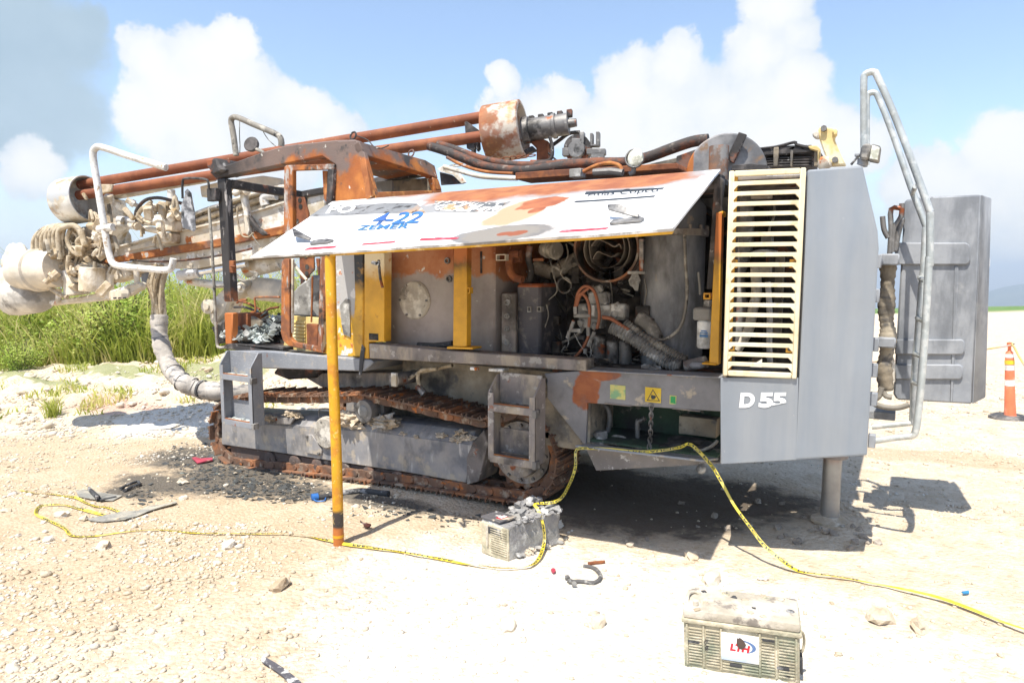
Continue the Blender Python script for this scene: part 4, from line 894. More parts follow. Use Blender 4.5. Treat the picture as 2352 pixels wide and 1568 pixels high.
MB().box(HX0, HX1, .22, 2.2, 2.54, 2.585).build('bay_roof', M_CHAR, RIG, .005)
MB().box(1.53, 2.26, .5, 2.2, 2.5, 2.53).box(2.26, 2.36, .5, 2.2, 1.0, 2.5).build('rear_shell', M_DKGREY, RIG, .01)
pp('corner_frame', Q(7, (968, -110), (1002, -120), (1002, -90), (968, -80)), .02, .1, M_YEL, RIG)

# ---------------------------------------------------------------- the open white hood
H0, H1 = P(763, 463, .03), Vector((1.525, .1, 2.63)); O0, O1 = P(575, 590, -1.33), P(1545, 525, -1.33)
hn = (H1-H0+O1-O0).cross(O0-H0+O1-H1).normalized(); hn = hn if hn.z > 0 else -hn
HC = (H0+H1+O0+O1)/4
def hood_uv(p):      # s along the length, t across (0 hinge .. 1 edge)
    a, b, c, d = H0, H1, O0, O1; s = t = .5
    for _ in range(8):
        q = (a*(1-s)+b*s)*(1-t)+(c*(1-s)+d*s)*t; ds = (b-a)*(1-t)+(d-c)*t; dt = (c*(1-s)+d*s)-(a*(1-s)+b*s); e = p-q
        s += e.dot(ds)/ds.dot(ds); t += e.dot(dt)/dt.dot(dt)
    return s, t
def hood_z(s, t):
    bow = -.006*math.sin(math.pi*min(1, max(0, s)))*t + .007*noise.noise(Vector((s*5, t*2, 1)))
    for (cs, ct, r, h) in ((.47, .82, .06, .016), (.52, .5, .1, -.02), (.25, .2, .1, .015), (.5, .18, .1, .015)): bow += h*math.exp(-(((s-cs)/r)**2+((t-ct)/(r*2.2))**2))
    return bow*min(1, max(0, t*6))
def hood_pt(s, t, off=0): return (H0*(1-s)+H1*s)*(1-t)+(O0*(1-s)+O1*s)*t + hn*(hood_z(s, t)+off)
def PH(u, v, off=.0):
    p = PP(u, v, HC, hn); s, t = hood_uv(p); return hood_pt(s, t, off)
def hst(u, v): return hood_uv(PP(u, v, HC, hn))
hm = MB(); ns, ntt = 130, 40
for lay in (0, -.014):
    for j in range(ntt+1):
        for i in range(ns+1): hm.v.append(tuple(hood_pt(i/ns, j/ntt, lay)))
K = (ns+1)*(ntt+1)
for j in range(ntt):
    for i in range(ns):
        q = (j*(ns+1)+i, j*(ns+1)+i+1, (j+1)*(ns+1)+i+1, (j+1)*(ns+1)+i); hm.f.append(q); hm.f.append(tuple(K+x for x in reversed(q)))
bd = [i for i in range(ns+1)]+[(j+1)*(ns+1)-1 for j in range(1, ntt+1)]+[ntt*(ns+1)+i for i in range(ns-1, -1, -1)]+[j*(ns+1) for j in range(ntt-1, 0, -1)]
for i in range(len(bd)): a, b = bd[i], bd[(i+1) % len(bd)]; hm.f.append((a, b, K+b, K+a))
def hb(u, v, ru, rv, kz=.25): p = PH(u, v); return (tuple(p), (ru, rv, kz))
orange = [hb(*Q(2, (1500, 660))[0], .34, .22), hb(*Q(3, (-60, 662))[0], .36, .30), hb(*Q(3, (380, 668))[0], .62, .44), hb(*Q(3, (880, 622))[0], .56, .36), hb(*Q(3, (1330, 590))[0], .50, .27)]
edge = [(c, (r[0]*1.16, r[1]*1.22, r[2])) for c, r in orange]
M_HOOD = mat('scorched_white_hood', (.80, .79, .77), [
    L_((.45, .36, .27), .05, 3, w=.14, o=.6, amp=.7, blobs=[hb(*Q(3, (560, 830))[0], .42, .34), hb(*Q(3, (560, 970))[0], .36, .26), hb(*Q(3, (700, 750))[0], .34, .26)]),
    L_((.26, .24, .225), .0, 7, w=.05, amp=.9, o=.8, blobs=edge),
    L_((.12, .11, .10), .05, 9, w=.1, amp=1.3, o=.75, blobs=[hb(*Q(3, (0, 790))[0], .34, .12), hb(*Q(3, (250, 770))[0], .34, .11), hb(*Q(3, (1140, 585))[0], .12, .18), hb(*Q(3, (650, 640))[0], .12, .2), hb(*Q(3, (150, 640))[0], .12, .2)]),
    dict(c=(.29, .082, .018), c2=(.42, .155, .045), s=5, s2=6, t=.10, w=.12, amp=.6, blobs=orange),
    L_((.44, .27, .125), .0, 5, w=.08, amp=.9, o=.85, blobs=[hb(*Q(3, (520, 840))[0], .20, .24), hb(*Q(3, (620, 770))[0], .20, .18)]),
    dict(c=(.29, .075, .018), c2=(.40, .13, .04), s=7, t=.08, w=.04, amp=1.0, blobs=[hb(*Q(3, (735, 745))[0], .19, .17), hb(*Q(3, (690, 800))[0], .06, .08)]),
    L_((.11, .10, .09), .0, 9, w=.07, amp=.8, o=.85, blobs=[hb(*Q(3, (440, 965))[0], .34, .17)]),
    L_((.24, .21, .17), .16, 14, w=.08, amp=.8, blobs=[hb(*Q(3, (440, 963))[0], .33, .17)]),
    L_((.27, .075, .02), .28, 9, w=.03, amp=.6, blobs=[hb(*Q(3, (560, 962))[0], .09, .07), hb(*Q(3, (480, 965))[0], .08, .05)]),
    L_((.22, .19, .16), .3, 5, axis=1, z=(-1.1, -1.4), w=.06, amp=1.4, o=.7)], rough=.45, bump=.04, vary=.02)
HD = hm.build('side_hood', M_HOOD, RIG, 0, 35)
def hpoly(name, pts, mtl, off=.003, parent=None, sub=1):
    pl = [PH(u, v, off) for u, v in pts]; return MB().prism(pl, hn*.0015).build(name, mtl, parent or HD, 0, 0)
def hstrip(name, q, mtl, n=10, off=.0025):       # quad bl br tr tl bent to the sheet
    m = MB(); st = [hst(*p) for p in q]
    for i in range(n+1):
        k = i/n
        for (a, b) in ((0, 1), (3, 2)):
            s = st[a][0]*(1-k)+st[b][0]*k; t = st[a][1]*(1-k)+st[b][1]*k; m.v.append(tuple(hood_pt(s, t, off)))
    for i in range(n): m.f.append((2*i, 2*i+2, 2*i+3, 2*i+1))
    return m.build(name, mtl, HD, 0, 60)
def htext(name, s, q, mtl, bold=.0, spacing=1.0, off=.005, frac=1):
    me, co = text_mesh(name, s, mtl, bold, 0, spacing); st = [hst(*p) for p in q]   # bl br tl
    for i, v in enumerate(me.vertices):
        x, y = co[i, 0], co[i, 1]; ss = st[0][0]+(st[1][0]-st[0][0])*x+(st[2][0]-st[0][0])*y; tt = st[0][1]+(st[1][1]-st[0][1])*x+(st[2][1]-st[0][1])*y
        v.co = hood_pt(ss, tt, off)
    return link(bpy.data.objects.new(name, me), HD)
M_STRIPE = mat('scorched_dark_stripe', (.21, .215, .22), [L_((.75, .73, .70), .0, 9, w=.05, amp=1.3, axis=0, z=(-.95, -.1)), L_((.45, .26, .13), .12, 7, axis=0, z=(-1.1, -.4), w=.08, amp=1.2, o=.8), L_(SOOT, .15, 11, w=.06)], rough=.7, bump=.2)
hstrip('dark_stripe', Q(2, (890, 832), (1700, 800), (1640, 745), (1010, 760)), M_STRIPE, 16)
hstrip('peeling_stripe', Q(3, (0, 800), (420, 790), (480, 745), (0, 745)), mat('peeled_stripe_remains', (.70, .68, .64), [L_((.10, .105, .11), .0, 18, w=.03, amp=1.4), L_((.45, .25, .12), .18, 9, w=.06)], rough=.8, bump=.3), 12)
htext('lettering', 'PO', Q(2, (1000, 815), (1190, 805), (1040, 765)), M_WHITE, .04)
htext('number', '4-22', Q(2, (1302, 886), (1640, 868), (1375, 812)), M_BLUEP, .02)
htext('lettering', 'ZEMER', Q(2, (1215, 921), (1570, 907), (1245, 890)), M_BLUEP, .02)
htext('small_lettering', 'Constructora S.A de C.V.', Q(2, (1185, 940), (1540, 928), (1200, 922)), mat('faint_grey_print', (.55, .55, .57), bump=0), .0)
htext('lettering', 'Atlas Copco', Q(3, (1025, 717), (1510, 685), (1055, 672)), M_BLACKP, .0)
hstrip('logo_bar', Q(3, (1015, 692), (1550, 652), (1562, 640), (1030, 672)), M_BLACKP); hstrip('logo_bar', Q(3, (942, 750), (1490, 712), (1503, 700), (960, 738)), M_BLACKP)
for q in ([(840, 1047), (1058, 1032), (1078, 1019), (878, 1030)], [(1245, 1016), (1478, 1005), (1492, 993), (1262, 1006)], [(1650, 998), (1880, 985), (1932, 972), (1670, 985)]): hstrip('reflector', Q(2, *q), M_REDT)
hstrip('reflector', Q(3, (0, 1003), (150, 998), (165, 987), (0, 990)), M_REDT); hstrip('reflector', Q(3, (842, 966), (1165, 948), (1190, 934), (870, 948)), M_REDT)
def latch(r, pts, base):
    a = [PH(u, v, .004) for u, v in Q(r, *base)]; L1 = MB().prism(a, hn*.012).build('latch_plate', M_STEEL, HD, .002)
    b = [PH(*Q(r, p)[0], o) for p, o in pts]; MB().prism(b, hn*.012).build('latch_lever', M_STEEL, L1, .003); return L1
latch(3, [((1185, 852), .06), ((1270, 862), .07), ((1400, 885), .02), ((1385, 895), .015), ((1190, 872), .05)], [(1190, 920), (1215, 895), (1400, 875), (1430, 890), (1405, 908)])
latch(2, [((782, 962), .06), ((800, 962), .06), ((905, 992), .02), ((890, 1000), .015), ((790, 998), .05)], [(888, 1018), (910, 995), (1010, 985), (1058, 992), (1010, 1008)])
MB().tube([PH(*Q(6, p)[0], -.06) for p in ((130, 150), (170, 155))]+[P(*Q(6, p)[0], -.2) for p in ((195, 220), (205, 330), (222, 400))], .012, 6, 4).build('gas_strut_end', M_STEEL, HD)
fr2 = MB()
for (s0, s1, t0, t1) in ((.002, .998, .975, .995), (.01, .99, .03, .08), (.01, .03, .08, .93), (.97, .99, .08, .93), (.33, .35, .08, .93), (.66, .68, .08, .93)):
    n8 = 12 if s1-s0 > .5 else 1
    for k8 in range(n8):
        u0, u1 = s0+(s1-s0)*k8/n8, s0+(s1-s0)*(k8+1)/n8; a = [hood_pt(s, t, -.016) for s, t in ((u0, t0), (u1, t0), (u1, t1), (u0, t1))]; fr2.prism(a, -hn*.014)
fr2.build('hood_inner_frame', mat('scorched_yellow_edge', (.64, .34, .02), [L_((.06, .05, .045), .1, 5, axis=0, z=(.6, -1.2), w=.1, amp=1.6, o=.9), L_((.75, .55, .25), .2, 8, w=.08)], rough=.6), HD, 0)
for sx in (-1.2, -.05, 1.15): MB().box(sx-.07, sx+.07, .07, .16, 2.585, 2.615).cyl((sx-.06, .1, 2.61), (sx+.06, .1, 2.61), .013, None, 8).build('hood_hinge', M_CHAR, HD, .003)
# ---------------------------------------------------------------- cab
DC = .08
CB = pp('cab_sill', Q(5, (262, 655), (330, 632), (700, 660), (700, 690), (975, 700), (1200, 720), (1200, 735), (960, 712), (300, 672)), DC, 1.12, M_CHAR, RIG, .005)
xf = P(515, 600, DC).x
pp('front_post', Q(2, (238, 560), (295, 560), (345, 1420), (288, 1420))+[], DC, .09, M_POST, CB, .012)
pp('front_post_foot', Q(5, (290, 420), (348, 420), (345, 640), (298, 640)), DC+.004, .082, M_POST, CB, .01)
pp('roof_rail', Q(2, (185, 515), (300, 470), (560, 375), (720, 330), (1070, 292), (1200, 288), (1262, 378), (1075, 470), (975, 405), (800, 440), (300, 545), (235, 565)), DC, .10, M_CAB, CB, .01)
pp('roof_front_cap', Q(2, (160, 425), (235, 415), (250, 470), (300, 500), (215, 535), (165, 480)), DC-.05, .3, M_CHAR, CB, .02)
f2 = PX(697, 432, xf)
MB().hexa([Vector(p) for p in ((xf-.04, DC+.1, 2.86), (xf+.06, DC+.1, 2.86), (xf+.06, f2.y, 2.84), (xf-.04, f2.y, 2.84), (xf-.04, DC+.1, 2.95), (xf+.06, DC+.1, 2.95), (xf+.06, f2.y, 2.93), (xf-.04, f2.y, 2.93))]).build('roof_cross_beam', M_CHAR, CB, .008)
MB().box(xf-.04, xf+.05, 1.16, 1.25, 1.15, 2.9).build('far_post', M_CHAR, CB, .01)
MB().hexa([Vector(p) for p in ((xf+.06, 1.14, 2.86), (-1.75, 1.14, 2.98), (-1.75, 1.24, 2.98), (xf+.06, 1.24, 2.86), (xf+.06, 1.14, 2.93), (-1.75, 1.14, 3.05), (-1.75, 1.24, 3.05), (xf+.06, 1.24, 2.93))]).build('far_roof_rail', M_CHAR, CB, .006)
MB().hexa([Vector(p) for p in ((-2.35, DC+.1, 3.02), (-1.8, DC+.1, 3.05), (-1.8, 1.14, 3.0), (-2.35, 1.14, 2.97), (-2.35, DC+.1, 3.06), (-1.8, DC+.1, 3.09), (-1.8, 1.14, 3.04), (-2.35, 1.14, 3.01))]).build('roof_plate', M_CAB, CB, .004)
pp('door_pillar', Q(2, (1068, 475), (1080, 300), (1212, 292), (1268, 382), (1400, 860), (1260, 900), (1035, 770)), DC-.006, .05, M_CAB, CB, .008)
M_PEEL = mat('peeling_cab_panel', (.68, .38, .03), [L_((.40, .39, .38), .0, 5, z=(1.35, 1.75), w=.08, amp=1.5), L_((.62, .60, .58), .16, 7, w=.03), L_(RUST2, .2, 6, w=.04), L_(SOOT, .0, 4, axis=0, z=(-1.83, -1.72), w=.1, amp=.5, o=.85)], rough=.6, bump=.2)
pp('lower_side_panel', Q(5, (1000, -60), (1262, -60), (1262, 730), (1180, 728), (975, 705), (1000, 300)), DC, .05, M_PEEL, CB, .006)
pp('peeled_flap', Q(5, (1100, 365), (1140, 320), (1165, 330), (1172, 590), (1125, 570), (1110, 500)), DC-.012, .006, M_ASH, CB, 0)
pp('edge_post', Q(5, (1190, -40), (1265, -40), (1262, 730), (1180, 725), (1200, 300)), DC-.03, .07, mat('sooted_edge_post', (.66, .36, .03), [L_(SOOT, .0, 3, z=(1.62, 1.95), w=.2, amp=.5), L_((.4, .2, .03), .15, 8, w=.1)], rough=.5), CB, .012)
# sloping rear wall with its window frame
RA, RB = P(*Q(2, (1268, 382))[0], DC), P(*Q(2, (1348, 670))[0], DC); RN = (RB-RA).cross(Vector((0, 1, 0))).normalized(); RN = RN if RN.x > 0 else -RN
def PR(u, v): return PP(u, v, RA, RN)
def rp(name, q, mtl, th=.07): return MB().prism([PR(*p) for p in Q(2, *q)], -RN*th).build(name, mtl, CB, .006)
rp('rear_top_rail', [(1268, 380), (1230, 300), (1320, 325), (1700, 432), (1762, 470), (1785, 560), (1750, 545), (1300, 402)], M_CAB)
rp('rear_window_stile', [(1268, 384), (1300, 400), (1356, 680), (1322, 690)], M_RUSTOR); rp('rear_window_stile', [(1745, 548), (1786, 562), (1812, 640), (1775, 640)], M_RUSTOR)
rp('window_ledge', [(1340, 655), (1810, 640), (1830, 760), (1370, 790)], M_RUSTOR)
MB().box(-2.5, -1.74, 1.16, 1.2, 1.2, 2.95).build('far_side_panel', M_TAN, CB)
MB().box(-2.2, -1.9, .95, .99, 2.2, 2.62).build('burnt_panel', M_RUST, CB)
pb('headliner_scrap', Q(2, (1340, 585))[0], Q(2, (1465, 665))[0], .9, .03, M_ASH, CB)
# swung rusty door frame
M_DF = mat('rusted_door_frame', (.24, .09, .04), [L_((.42, .14, .03), .04, 5, w=.1), L_((.4, .37, .34), .14, 9, w=.05, stretch=(1, 1, .3)), L_(SOOT, .14, 4, w=.08)], rough=.8, bump=.25)
dd = DC-.05
DFr = pp('door_frame', Q(2, (708, 480), (722, 468), (1052, 458), (1050, 495), (770, 505), (772, 920), (705, 950)), dd, .05, M_DF, CB, .006)
pp('door_stile', Q(2, (1012, 498), (1052, 496), (1040, 760), (998, 770)), dd, .05, M_CHAR, DFr, .006)
pp('door_stile', Q(2, (975, 505), (1010, 505), (1005, 730), (985, 700)), dd+.06, .03, M_RUSTOR, DFr, .004)
pp('door_stile', Q(5, (690, 60), (712, 40), (742, 40), (745, 590), (780, 625), (960, 655), (975, 700), (740, 650), (700, 615), (685, 560)), dd, .05, M_DF, DFr, .006)
pp('door_stile', Q(5, (960, 0), (1002, 20), (990, 400), (972, 690), (940, 670), (950, 400)), dd, .05, M_DF, DFr, .006)
pp('door_stile', Q(5, (740, 40), (768, 45), (765, 560), (742, 555)), dd+.03, .03, M_CREAM, DFr, .004)
pt('gas_strut', [(x, y, dd+.08) for x, y in Q(5, (758, 40), (800, 110), (868, 190))], .015, M_CREAM, DFr, 8, 2)
pt('rusty_rod', [(x, y, dd+.02) for x, y in Q(5, (908, 165), (905, 330), (900, 485))], .009, M_RUSTOR, DFr, 6, 2)
pb('lock_case', Q(5, (862, 495))[0], Q(5, (945, 655))[0], dd+.01, .05, M_RUST, DFr, .006)
pb('hinge_block', Q(5, (322, 55))[0], Q(5, (356, 140))[0], DC-.02, .04, M_RUST, CB, .006)
for q in ((330, 350, 90, 118),): pt('hinge_pin', [(x, y, DC-.03) for x, y in Q(5, (338, 95), (370, 98))], .012, M_RUST, CB, 6, 1)
# inside: seat box, louvred panel, perforated bracket, rubble
SBX = pp('seat_shell', Q(5, (738, 300), (800, 230), (905, 150), (965, 170), (965, 460), (740, 445)), .35, .4, M_ASH, CB, .03)
pp('yellow_panel', Q(5, (745, 440), (965, 455), (980, 700), (700, 670)), .22, .05, mat('cream_yellow_panel', (.72, .52, .16), [L_((.78, .68, .4), .05, 4, w=.15), L_((.3, .22, .12), .22, 7, w=.06)], rough=.55), CB, .004)
lv = MB().prism([(0, 0, 0), (0, -.02, .004), (0, -.012, .026), (0, 0, .03)], (P(*Q(5, (862, 500))[0], .22).x-P(*Q(5, (775, 500))[0], .22).x, 0, 0)).mesh('louvre', MATS['cream_yellow_panel'], .002)
for k in range(7):
    u, v = Q(5, (775, 492+k*24))[0]; inst('louvre', lv, CB, Matrix.Translation(P(u, v, .219)))
pp('perforated_bracket', Q(2, (778, 690), (845, 690), (880, 800), (880, 835), (790, 900)), .5, .02, M_RUST, CB, .003)
pp('perforated_bracket', Q(5, (815, 20), (915, 20), (918, 120), (850, 190), (820, 180)), .5, .02, M_RUST, CB, .003)
for r, pts in ((2, ((820, 712), (825, 757), (800, 860))), (5, ((870, 100), (868, 145), (862, 25)))):
    for q in pts: c_ = P(*Q(r, q)[0], .498); MB().cyl(c_, c_+Vector((0, -.003, 0)), .028, None, 14).build('bracket_hole', M_SOOT, CB)
pp('rusty_panel', Q(5, (930, 40), (990, 40), (985, 200), (945, 160)), .45, .03, M_RUST, CB)
pb('console_box', Q(5, (352, 420))[0], Q(5, (455, 560))[0], .25, .3, M_RUST, CB, .008)
pp('console_side', Q(5, (455, 430), (540, 480), (540, 600), (455, 530)), .3, .05, M_TAN, CB)
pt('bent_bar', [(x, y, .2) for x, y in Q(5, (480, 415), (510, 405), (505, 330), (525, 310), (680, 310))], .011, M_RUSTOR, CB, 7, 3)
for i, q in enumerate((((360, 380), (500, 400)), ((370, 330), (540, 395)), ((500, 470), (620, 540)), ((560, 420), (670, 380)), ((590, 510), (640, 480)), ((380, 350), (450, 330)))):
    a, b = Q(5, *q); A_, B_ = P(*a, .4+.05*i), P(*b, .35+.06*i); MB().tube([A_, (A_+B_)/2+Vector((0, 0, .02)), B_], .014, 5).build('burnt_scrap', M_RUST if i % 2 else M_CHAR, CB)
sx0, sx1 = P(*Q(5, (345, 600))[0], .3).x, P(*Q(5, (690, 600))[0], .3).x
fz = P(*Q(5, (500, 640))[0], DC).z
MB().lump(((sx0+sx1)/2, .62, fz+.06), .5, 5, .5, 3, ((sx1-sx0)*.9, .8, .33), 2.5).build('ash_pile', M_SOOT, CB)
MB().lump(((sx0+sx1)/2-.1, .40, fz+.03), .4, 8, .5, 3, ((sx1-sx0)*.9, .6, .33), 2.5).build('ash_pile', M_ASH, CB)
def rub(n, y0, y1, zf, s):
    o = []
    for _ in range(n):
        x = sx0+(sx1-sx0)*RND.random(); y = y0+(y1-y0)*RND.random(); h = zf+.22*math.sin(math.pi*min(1, max(0, (y-DC)/1.1)))*(.5+.5*RND.random()); o.append((x, y, h, s*(.6+.8*RND.random())))
    return o
shards('glass_rubble', rub(420, DC+.02, .9, fz+.02, .05), M_GLASSY, CB, .12, 1.6); shards('burnt_rubble', rub(160, .2, 1.0, fz+.05, .06), M_BURNTG, CB, .2, 1.6)
# mirror arm with scorched sheet hanging from it, grab rail, roof hoop, lamp, lifting eyes
pt('mirror_arm', [(x, y, DC-.1) for x, y in Q(1, (1275, 700), (1275, 590), (1300, 560), (1430, 565), (1455, 590), (1458, 640))], .013, M_CHAR, CB, 8, 4)
pb('mirror_mount', Q(1, (1440, 630))[0], Q(1, (1505, 715))[0], DC-.08, .07, M_CHAR, CB, .008)
ml = MB(); pts = Q(1, (1305, 632), (1328, 660), (1325, 700), (1335, 745), (1355, 800), (1365, 915), (1350, 930), (1275, 905), (1265, 860), (1268, 740), (1290, 690), (1290, 650))
ms = [P(u, v, DC-.1+.03*math.sin(i*1.9)) for i, (u, v) in enumerate(pts)]; ml.prism(ms, (0, .012, 0)); ml.build('scorched_mirror', mat('scorched_mirror_sheet', (.12, .12, .13), [L_((.5, .5, .51), .05, 5, w=.1), L_(SOOT, .14, 6, w=.06)], rough=.45, bump=.5, bscale=14), CB, .004)
pt('grab_rail', [(x, y, DC-.08) for x, y in Q(1, (1520, 760), (1475, 765), (1462, 790), (1475, 960))]+[(x, y, DC-.08) for x, y in Q(5, (215, 120), (228, 380), (240, 620), (255, 660), (300, 660))], .016, M_DTUBE, CB, 8, 3)
pt('grab_rail_arm', [(x, y, DC-.06) for x, y in Q(5, (228, 235), (290, 232))], .012, M_DTUBE, CB, 6, 1)
pt('roof_hoop', [(x, y, .35) for x, y in Q(2, (375, 400), (355, 250), (340, 165), (350, 138), (385, 135), (500, 185), (620, 235), (675, 265), (690, 300), (690, 335))], .032, M_DTUBE, CB, 10, 4)
pt('wire', [(x, y, .33) for x, y in Q(2, (400, 140), (398, 250), (402, 330), (400, 385))], .005, M_SCRAPB, CB, 5, 2); pt('wire', [(x, y, .33) for x, y in Q(2, (565, 235), (600, 290), (650, 335))], .005, M_SCRAPB, CB, 5, 2)
lc = P(*Q(2, (476, 318))[0], .15); MB().lathe(lc, Vector((-.35, .8, -.2)).normalized()*.1, [(0, 0), (0, .072), (.12, .082), (.4, .075), (1, .03), (1, 0)], 22).build('roof_lamp', M_CHAR, CB)
pt('lamp_stem', [(x, y, .18) for x, y in Q(2, (500, 350), (560, 375), (570, 395))], .018, M_DTUBE, CB, 8, 2)
for (u, v, d) in ((*Q(2, (1192, 262))[0], .15), (*Q(2, (1597, 385))[0], .9)):
    c_ = P(u, v, d); MB().tube([c_+Vector((.035*math.cos(w), .01*math.sin(w), .035*math.sin(w))) for w in [2*math.pi*k/14 for k in range(15)]], .009, 6).build('lifting_eye', M_CHAR, CB)
pt('wire', [(x, y, .15) for x, y in Q(2, (1215, 262), (1290, 290), (1340, 340), (1390, 350), (1440, 330))], .006, M_CHAR, CB, 5, 3)

# ---------------------------------------------------------------- drill mast
ML, MR = P(190, 430, .45), P(1130, 290, 2.1); AM = (Vector((MR.x, MR.y, 0))-Vector((ML.x, ML.y, 0))).normalized(); NM = Vector((AM.y, -AM.x, 0))
def pm(u, v, off=0): return PP(u, v, ML+NM*off, NM)
def mp(name, q, off, th, mtl, parent, bevel=.008): return MB().prism([pm(u, v, off) for u, v in q], -NM*th).build(name, mtl, parent, bevel)
def mt(name, q, r, off, mtl, parent, n=8, smooth=4): return MB().tube([pm(p[0], p[1], p[2] if len(p) > 2 else off) for p in q], r, n, smooth).build(name, mtl, parent, 0, 60)
r1 = lambda *a: Q(1, *a)
MA = mp('mast_beam', r1((800, 1048), (1100, 968), (1520, 872), (1960, 738))+Q(2, (990, 655), (990, 870), (640, 915))+r1((1960, 900), (1500, 990), (1000, 1075), (790, 1110)), .0, .32, M_CREAM, RIG)
mp('mast_top_flange', r1((800, 1035), (1100, 955), (1520, 858), (1960, 724))+Q(2, (990, 640), (990, 655))+r1((1960, 738), (1520, 872), (1100, 968), (800, 1048)), .04, .4, M_CREAM, MA, .004)
mp('rusty_guide_rail', r1((690, 1160), (740, 1122), (1000, 1068), (1500, 985), (1960, 893))+Q(2, (720, 880), (720, 940))+r1((1960, 952), (1500, 1040), (1000, 1120), (860, 1140)), .05, .08, M_RUSTOR, MA)
mp('mast_lower_web', r1((1000, 1122), (1500, 1042), (1960, 955), (1960, 1100), (1700, 1130), (1390, 1188), (1180, 1190), (870, 1150)), .0, .3, M_CREAM, MA)
for i in range(9): p = pm(*r1((1090+i*55, 1148-i*9))[0], .004); MB().cyl(p, p+NM*.012, .016, None, 8).build('rivet', M_CREAM, MA)
mt('black_hose', r1((910, 1128), (1040, 1140), (1200, 1138), (1400, 1118), (1600, 1085), (1760, 1050)), .014, .1, M_HOSE, MA)
mt('drill_rod', [(184, 425), (640, 348), (1127, 266)], .066, 0, M_ROD, MA, 16, 1)
mt('drill_rod', [(181, 449), (640, 380), (1127, 311)], .066, .12, M_ROD, MA, 16, 1)
mt('rod_guide', r1((740, 700), (1000, 655), (1250, 605), (1500, 560)), .04, -.1, M_CREAM, MA, 8, 1)
def drum(name, u, v, L, r, wall, mtl, off=0):
    c = pm(u, v, off); ax = (pm(1127, 266)-pm(184, 425)).normalized(); return c, ax
c_, ax = drum('', 158, 462, .3, .3, 0, None); c_ = pm(205, 456, 0.05)
EC = MB().lathe(c_, -ax*.42, [(0, .30), (0, .315), (.9, .315), (1, .28), (1, 0), (.85, 0), (.82, .30), (0, .30)], 36).build('rod_carousel_cup', mat('chalky_cup', (.70, .68, .63), [L_((.5, .42, .3), .02, 3, w=.1), L_((.35, .22, .12), .12, 4, w=.08, o=.8), L_((.42, .43, .44), .14, 3, w=.05)], rough=.8, bump=.2), MA)
mp('rod_grip', r1((650, 600), (780, 600), (780, 650), (700, 670), (650, 640)), .2, .3, M_DUSTY, MA, .01)
mp('cup_bracket', r1((690, 690), (780, 700), (800, 800), (830, 870), (760, 1000), (690, 960), (680, 780)), .06, .25, M_DUSTY, MA, .02)
mp('bracket_ear', r1((790, 720), (850, 735), (835, 785), (800, 760)), .1, .06, M_DUSTY, MA, .008)
mt('guard_hoop', r1((1160, 485), (900, 405), (720, 345), (672, 345), (650, 400), (680, 600), (720, 850), (745, 1000), (768, 1105), (810, 1165), (1000, 1188), (1150, 1200), (1195, 1185), (1212, 1120)), .043, .5, M_WTUBE, MA, 10, 5)
mt('hoop_tube', r1((1195, 640), (1200, 700), (1215, 760)), .05, .1, M_CREAM, MA, 8, 2)
mt('hoop_clamp', r1((690, 915), (790, 900)), .05, .5, M_WTUBE, MA, 8, 1)
# carousel drum and motor at the raised end
cd_ = pm(*Q(3, (465, 270))[0], 0.05); DR = MB().lathe(cd_-ax*.20, ax*.44, [(0, 0), (0, .30), (.02, .325), (.98, .325), (1, .31), (1, .28), (.75, .27), (.75, 0)], 40).build('carousel_drum', mat('flaking_drum_paint', (.29, .125, .055), [L_((.56, .5, .42), -.04, 2.6, w=.06, amp=1.6), L_((.3, .09, .03), .1, 6, w=.1, o=.8), L_((.6, .3, .1), .16, 4, w=.08, o=.7)], rough=.75, bump=.2), MA)
mc = pm(*Q(3, (600, 262))[0], .02)
MO = MB().lathe(mc, ax*.62, [(0, 0), (0, .15), (.12, .15), (.14, .125), (.55, .125), (.56, .14), (.62, .14), (.63, .12), (.85, .12), (.86, .05), (1, .045), (1, 0)], 24).build('rotation_motor', M_STEEL, DR)
for k in range(5): w = k*1.25; MB().obox(mc+ax*(.1+.11*k)+Vector((0, 0, .11)), ax*.03, NM*.04, Vector((0, 0, .04))).build('motor_block', M_CHAR, MO, .006)
mp('motor_bracket', Q(3, (640, 330), (720, 310), (770, 330), (770, 470), (690, 470), (690, 380)), .0, .2, M_RUST, DR, .01)
mp('drum_arm', Q(3, (560, 420), (660, 360), (690, 390), (640, 410), (600, 440)), .05, .1, M_CHAR, DR, .01)
mp('rod_gripper', Q(3, (200, 200), (215, 195), (290, 250), (300, 380), (285, 400), (270, 340), (265, 445), (250, 440), (245, 390), (215, 380), (205, 270)), .14, .08, M_CHAR, MA, .006)
mt('motor_hose', Q(3, (770, 380), (840, 330), (910, 280), (985, 270)), .022, -.1, M_CHAR, DR, 8, 4)
mt('motor_hose', Q(3, (780, 300), (800, 380), (780, 460), (650, 470)), .02, .1, M_CHAR, DR, 8, 4); mt('motor_hose', Q(3, (770, 410), (830, 465)), .012, .1, M_CHAR, DR, 6, 1)
RC = pm(*Q(3, (965, 375))[0], .2); RL = MB().lathe(RC, -NM*.18, [(0, 0), (0, .05), (.1, .05), (.1, .15), (1, .15), (1, 0)], 24).build('hose_reel', M_CHAR, MA)
MB().lathe(RC+Vector((0, 0, -.02)), NM*.05, [(0, .1), (1, .09), (1, 0)], 16).build('reel_hub', M_STEEL, RL)
for q in (((865, 375), (915, 430)), ((930, 310), (1000, 350)), ((1055, 275), (1075, 365)), ((1095, 265), (1120, 360)), ((1070, 350), (1115, 365)), ((1030, 380), (1160, 420)), ((1060, 405), (1150, 455)), ((985, 265), (1015, 345))):
    (a, b) = Q(3, *q); mp('valve_part', [(a[0], a[1]), (b[0], a[1]), (b[0], b[1]), (a[0], b[1])], .22, .1, M_STEEL, RL, .006)
